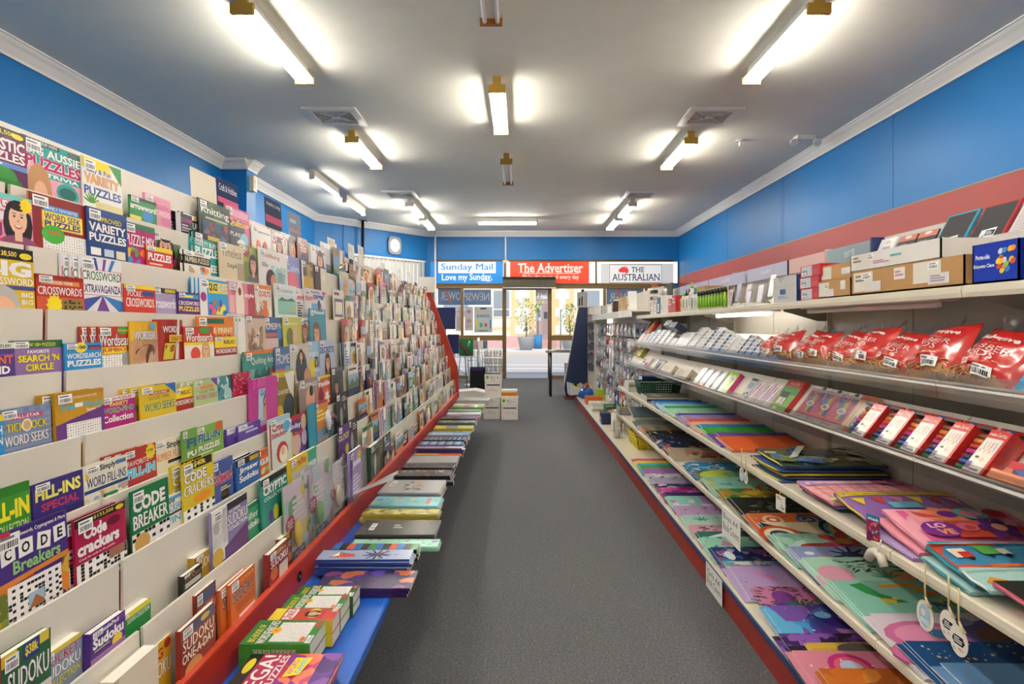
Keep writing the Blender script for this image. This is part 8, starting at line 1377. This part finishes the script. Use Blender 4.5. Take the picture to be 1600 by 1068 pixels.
# goods on the far base shelf
def blk(name, label, cat, x, y, w_, d_, h_, c, art=(), mat='plastic', z=.117): return carton(name, label, cat, T(x + d_, y, z) @ RZ(R(-90)) if False else T(x, y, z) @ RZ(R(-90)) @ T(0, 0, 0), w_, h_, d_, c, art, mat)
blk('paper_pack', 'bright orange pack at the far end of the lowest right shelf', 'pack', 1.12, 8.45, .22, .22, .10, 'e06a1c')
blk('paper_pack', 'lime green pack behind the orange pack on the lowest shelf', 'pack', 1.2, 8.75, .16, .12, .17, 'a3c93a')
m = MB(); m.grid(lambda u, v: (.11 * math.cos(6.283*u) * abs(math.sin(3.1416*v)) ** .4, .09 * math.sin(6.283*u) * abs(math.sin(3.1416*v)) ** .4, .07 - .07 * math.cos(3.1416*v) + .012 * math.sin(20*u + 9*v) * v), 14, 8, '2560c0', 'film', False); solo(m, 'gift_bag', 'crinkled bright blue bag beside the orange pack', 'bag', T(.97, 9.04, .119))
for k, c in enumerate(('d9c93a', '3f5fc0', '6a4a9a', 'c0407a', '2f7ab0', 'd9702c')): blk('marker_set', '%s marker set standing behind the orange pack' % ('yellow', 'blue', 'violet', 'pink', 'teal', 'amber')[k], 'pack', 1.28 + .02 * (k % 2), 8.2 - k * .09, .07, .05, .19 + .02 * (k % 3), c, [('r', .2, .3, .8, .8, 'e0e0dc')], 'gloss')
m = MB(); m.tube([(0, 0, .045), (.36, .02, .045)], .043, 'e3ded2', 'film', 14); solo(m, 'paper_roll', 'white wrapped paper roll lying on the lowest right shelf', 'roll', T(.9, 8.05, .117))
for k in range(4): sheet('envelope_pack', 'white envelope pack lying before the small green basket, %s up' % ORD[k], 'pack', T(.88 + .01 * k, 7.55 + .05 * (k % 2), .118 + .02 * k), .22, .3, .018, 'dedad0', [], 'film')
basket('basket', 'small green plastic basket on the lowest right shelf', T(1.13, 7.2, .118), .26, .3, .13, '2b6b3c')
blk('cardboard_box', 'small brown carton beside the small green basket', 'box', 1.17, 6.85, .26, .18, .11, 'b5936a', [('lines', .2, .3, .8, .6, 2, '8f7350')], 'matte')
blk('tin_box', 'small navy carton with white label on the lowest shelf front', 'box', .98, 6.72, .16, .1, .12, '1f2f5a', [('r', .1, .4, .9, .6, 'e0e0dc')], 'gloss')
for k in range(3):
    m = MB(); m.lathe([(.055, 0), (.058, .003), (.058, .17), (.05, .175), (.02, .178)], 'e6e2d8', 'film', 16); solo(m, 'paper_roll', 'white standing paper roll by the yellow basket, %s from the aisle' % ORD[k], 'roll', T(.99 + .13 * k, 6.3 + .02 * k, .117))
m = MB(); m.lathe([(.04, 0), (.042, .003), (.042, .14), (.044, .16)], 'e6e6e4', 'wrap', 14); m.lathe([(.02, .001), (.03, .06), (.03, .1)], 'd9d9d6', 'film', 8); solo(m, 'plastic_jar', 'clear plastic jar at the shelf edge before the yellow basket', 'jar', T(.93, 5.85, .117))
basket('basket', 'yellow plastic basket on the lowest right shelf', T(1.16, 5.45, .118), .34, .42, .125, 'd9c42a')
# ================================================================ far left and floor
def paper_box(label, x0, x1, y, z, h_, lid=True, extra=None):
    w_ = x1 - x0; t = thing('paper_box', label, 'box', T((x0 + x1) / 2, y, z)); lh = h_ * .3
    m = MB(); m.box((-w_/2 + .003, .003, 0), (w_/2 - .003, .3, h_ * .98), 'd9d5ce', 'matte'); D = Deco(m, lambda u, v, n: (u - w_/2, .0026 - n, v), w_, h_ - lh, 'matte'); D.r(.12, .72, .9, .8, '2e2c2c'); D.t('P I T U', .28, .36, .72, .5, '8a8782', None, .01); D.lines(.3, .56, .7, .6, 1, 'b5b2ac'); m.build('carton_base', t)
    m = MB(); m.box((-w_/2, 0, h_ - lh), (w_/2, .303, h_), 'e0ddd6', 'matte', {'top': 'cfd6c6'}); D = Deco(m, lambda u, v, n: (u - w_/2, -.0004 - n, h_ - lh + v), w_, lh, 'matte'); D.el(.16, .55, .08, .11, '6fbf3f'); D.el(.19, .6, .05, .07, '4f9a2f'); D.t('RQ11', .34, .34, .6, .68, '6a6864', None, .02); D.t('#', .72, .34, .8, .68, '6a6864') if z > .2 else D.t('TM', .64, .3, .8, .45, '6a6864'); D.lines(.36, .1, .8, .22, 1, 'a5a29c'); m.build('carton_lid', t)
    return t
paper_box('white paper carton on the floor, bottom of the two-high stack', -.46, -.245, 7.8, .001, .27)
paper_box('white paper carton on top of the two-high stack in the aisle', -.445, -.23, 7.83, .275, .29)
paper_box('single white paper carton on the floor with an orange pack on it', -.235, -.02, 7.75, .001, .275)
sheet('pad', 'dark pad lying on the two-high carton stack', 'pad', T(-.44, 7.86, .568), .2, .24, .012, '3a3f52', [])
carton('paper_pack', 'white and orange paper pack on the single carton', 'pack', T(-.13, 7.98, .278), .2, .09, .2, 'e6e0d4', [('r', 0, .0, 1, .12, 'd9d9a0'), ('r', 0, .2, 1, .72, 'd9822a')], 'matte')
for k in range(3): sheet('newspaper', 'grey newspaper at the far end of the blue shelf, %s up' % ORD[k], 'newspaper', T(-.66, 6.42, .356 + .016 * k), .34, .3, .014, ('b9b6a9', 'c4c1b4', 'a9aa9c')[k], [('lines', .05, .05, .95, .95, 8, '9a988d')])
t = thing('newspaper_stand', 'low white stand of newspapers beyond the red end panel', 'stand', T(-.72, 8.6, 0))
m = MB(); m.box((-.3, -.2, 0), (.3, .25, .2), 'd9d5cc', 'paint'); m.build('base', t)
m = MB(); m.prism([(-.25, .2), (.28, .2), (.28, .26), (.1, .3), (-.25, .27)], 'y', -.18, .2, 'dcd8cd', 'matte'); m.build('newspaper_pile', t)
def board(label, x0, x1, z0, z1, y, post):
    t = thing('display_board', label, 'board', T((x0 + x1) / 2, y, 0)); w_ = x1 - x0; m = MB(); m.box((-w_/2, 0, z0), (w_/2, .03, z1), '16275a', 'paint'); m.build('panel', t); m = MB(); m.tube([(post, .04, 0), (post, .04, z1)], .015, '8f9196', 'metal', 6); m.build('post', t)
board('large dark blue board on a post behind the red end panel', -1.243, -.938, 1.133, 1.45, 9.0, 0); board('smaller dark blue board lower down behind the red end panel', -1.067, -.9, .77, 1.055, 9.15, 0)
t = thing('wire_stand', 'chrome wire stand with basket beyond the red end panel', 'stand', T(-.98, 11.2, 0))
for a, b in (((-.16, 0, 0), (-.1, 0, .62)), ((.16, 0, 0), (.1, 0, .62)), ((0, .3, 0), (-.02, .1, .62)), ((.22, -.1, 0), (.16, .1, .5))): m = MB(); m.tube([a, b], .011, '9a9c9f', 'metal', 6); m.build('leg', t)
m = MB(); m.tube([(-.16, 0, .18), (.16, 0, .2)], .008, '9a9c9f', 'metal', 5); m.tube([(-.13, 0, .4), (.2, 0, .14)], .008, '9a9c9f', 'metal', 5); m.build('brace', t)
m = MB()
for k in range(9): m.tube([(-.18 + .05 * k, -.1, .62), (-.18 + .05 * k, -.12, .84)], .004, '5a5c60', 'metal', 4); m.tube([(-.18 + .05 * k, -.1, .62), (-.18 + .05 * k, .14, .62)], .004, '5a5c60', 'metal', 4)
for k in range(5): m.tube([(-.19, -.1 - .005 * k, .62 + .05 * k), (.23, -.1 - .005 * k, .62 + .05 * k)], .004, '5a5c60', 'metal', 4)
m.build('wire_basket', t)
carton('green_folder', 'green box file with white emblem standing in the wire stand', 'folder', T(-.98, 11.4, .63) @ RY(.0), .26, .32, .1, '1f8a3a', [('p', [(.6, .55), (.72, .6), (.8, .85), (.68, .9)], 'd9e6d9'), ('lines', .62, .6, .76, .85, 3, '2a7a3a')], 'gloss')
for k, c in enumerate(('26252e', 'd9702c', '3f2f6a')): m = MB(); m.M = RY(R(-38)); m.box((-.006, -.08, 0), (.006, .0, .34), c, 'gloss'); solo(m, 'magazine_pad', '%s edged pad slanting in the wire stand' % ('black', 'orange', 'violet')[k], 'pad', T(-1.02 + .022 * k + .1, 11.25, .64))
carton('portfolio', 'large black portfolio standing on the floor by the wire stand', 'portfolio', T(-.74, 10.9, .002), .27, .46, .05, '1c1c20', [('r', 0, .93, 1, 1, '2f3f86'), ('r', .1, .86, .8, .9, '6a2f4a')], 'matte')
t = thing('card_spinner', 'white rotating card stand with books on top behind the cartons', 'stand', T(-.82, 12.3, 0))
m = MB(); m.tube([(0, 0, 0), (0, 0, .95)], .025, 'e3e1dd', 'metal', 8); m.lathe([(.28, 0), (.28, .02), (.03, .03)], 'd9d7d2', 'paint', 16); m.build('post', t)
for k in range(10):
    a = .628 * k; m = MB(); m.M = T(.17 * math.cos(a), .17 * math.sin(a), .72) @ RZ(a); m.box((-.012, -.05, 0), (.012, .05, .17), ('e6e3dd', 'c0322f', 'd9d6cf', '8f8a86', 'b03a6a', 'e0ddd6', '3a3a3f', 'c9a0a0', 'e9e6e0', '6a7a8a')[k], 'gloss'); m.build('book', t)
m = MB()
for k in range(14): a = .449 * k; m.tube([(.2 * math.cos(a), .2 * math.sin(a), .1), (.24 * math.cos(a), .24 * math.sin(a), .74)], .006, 'ecebe8', 'metal', 5)
for z in (.3, .5, .72): m.tube([(.22 * math.cos(j * .449), .22 * math.sin(j * .449), z) for j in range(15)], .006, 'ecebe8', 'metal', 5)
m.build('wire_frame', t)
t = thing('grid_panel', 'white wire grid panel of pale papers by the window', 'panel', T(-.53, 12.0, 0))
m = MB()
for k in range(7): m.tube([(-.19 + .063 * k, 0, .22), (-.19 + .063 * k, 0, .74)], .006, 'efeeea', 'metal', 5)
for k in range(9): m.tube([(-.19, 0, .22 + .065 * k), (.19, 0, .22 + .065 * k)], .006, 'efeeea', 'metal', 5)
m.tube([(-.19, .02, 0), (-.19, .02, .74)], .01, 'efeeea', 'metal', 5); m.tube([(.19, .02, 0), (.19, .02, .74)], .01, 'efeeea', 'metal', 5); m.build('wire_grid', t)
m = MB()
for k in range(4):
    for q in range(3): m.box((-.16 + .09 * k, .012, .28 + .15 * q), (-.08 + .09 * k, .016, .41 + .15 * q), ('d9d6c0', 'c9cfd9', 'd9c9cc', 'e0dcd0')[(k + q) % 4], 'matte')
m.build('paper_sheet', t)
t = thing('side_table', 'narrow grey table with papers by the right shop window', 'table', T(.74, 10.45, 0))
m = MB(); m.box((-.3, -.15, .735), (.3, .2, .765), 'a9aaa8', 'paint'); m.build('tabletop', t)
for x, y in ((-.22, -.1), (.24, -.1), (-.22, .15), (.24, .15)): m = MB(); m.tube([(x, y, 0), (x, y, .735)], .02, '55585c', 'metal', 8); m.build('leg', t)
for k in range(4): sheet('newspaper', 'newspaper lying on the grey table by the window, %s from its near end' % ORD[k], 'newspaper', T(.5 + .12 * k, 10.33, .767 + .004 * k), .13, .25, .01, ('dcdad4', 'c9c9c4', 'e3e1dc', 'b9bab6')[k], [('lines', .1, .1, .9, .9, 5, '9a9a96')])
carton('paper_bundle', 'white bundle standing on the floor beneath the grey table', 'bundle', T(.86, 10.55, .002), .2, .55, .14, 'dcdcd8', [('lines', .1, .1, .9, .9, 8, '9aa0a6')], 'matte')
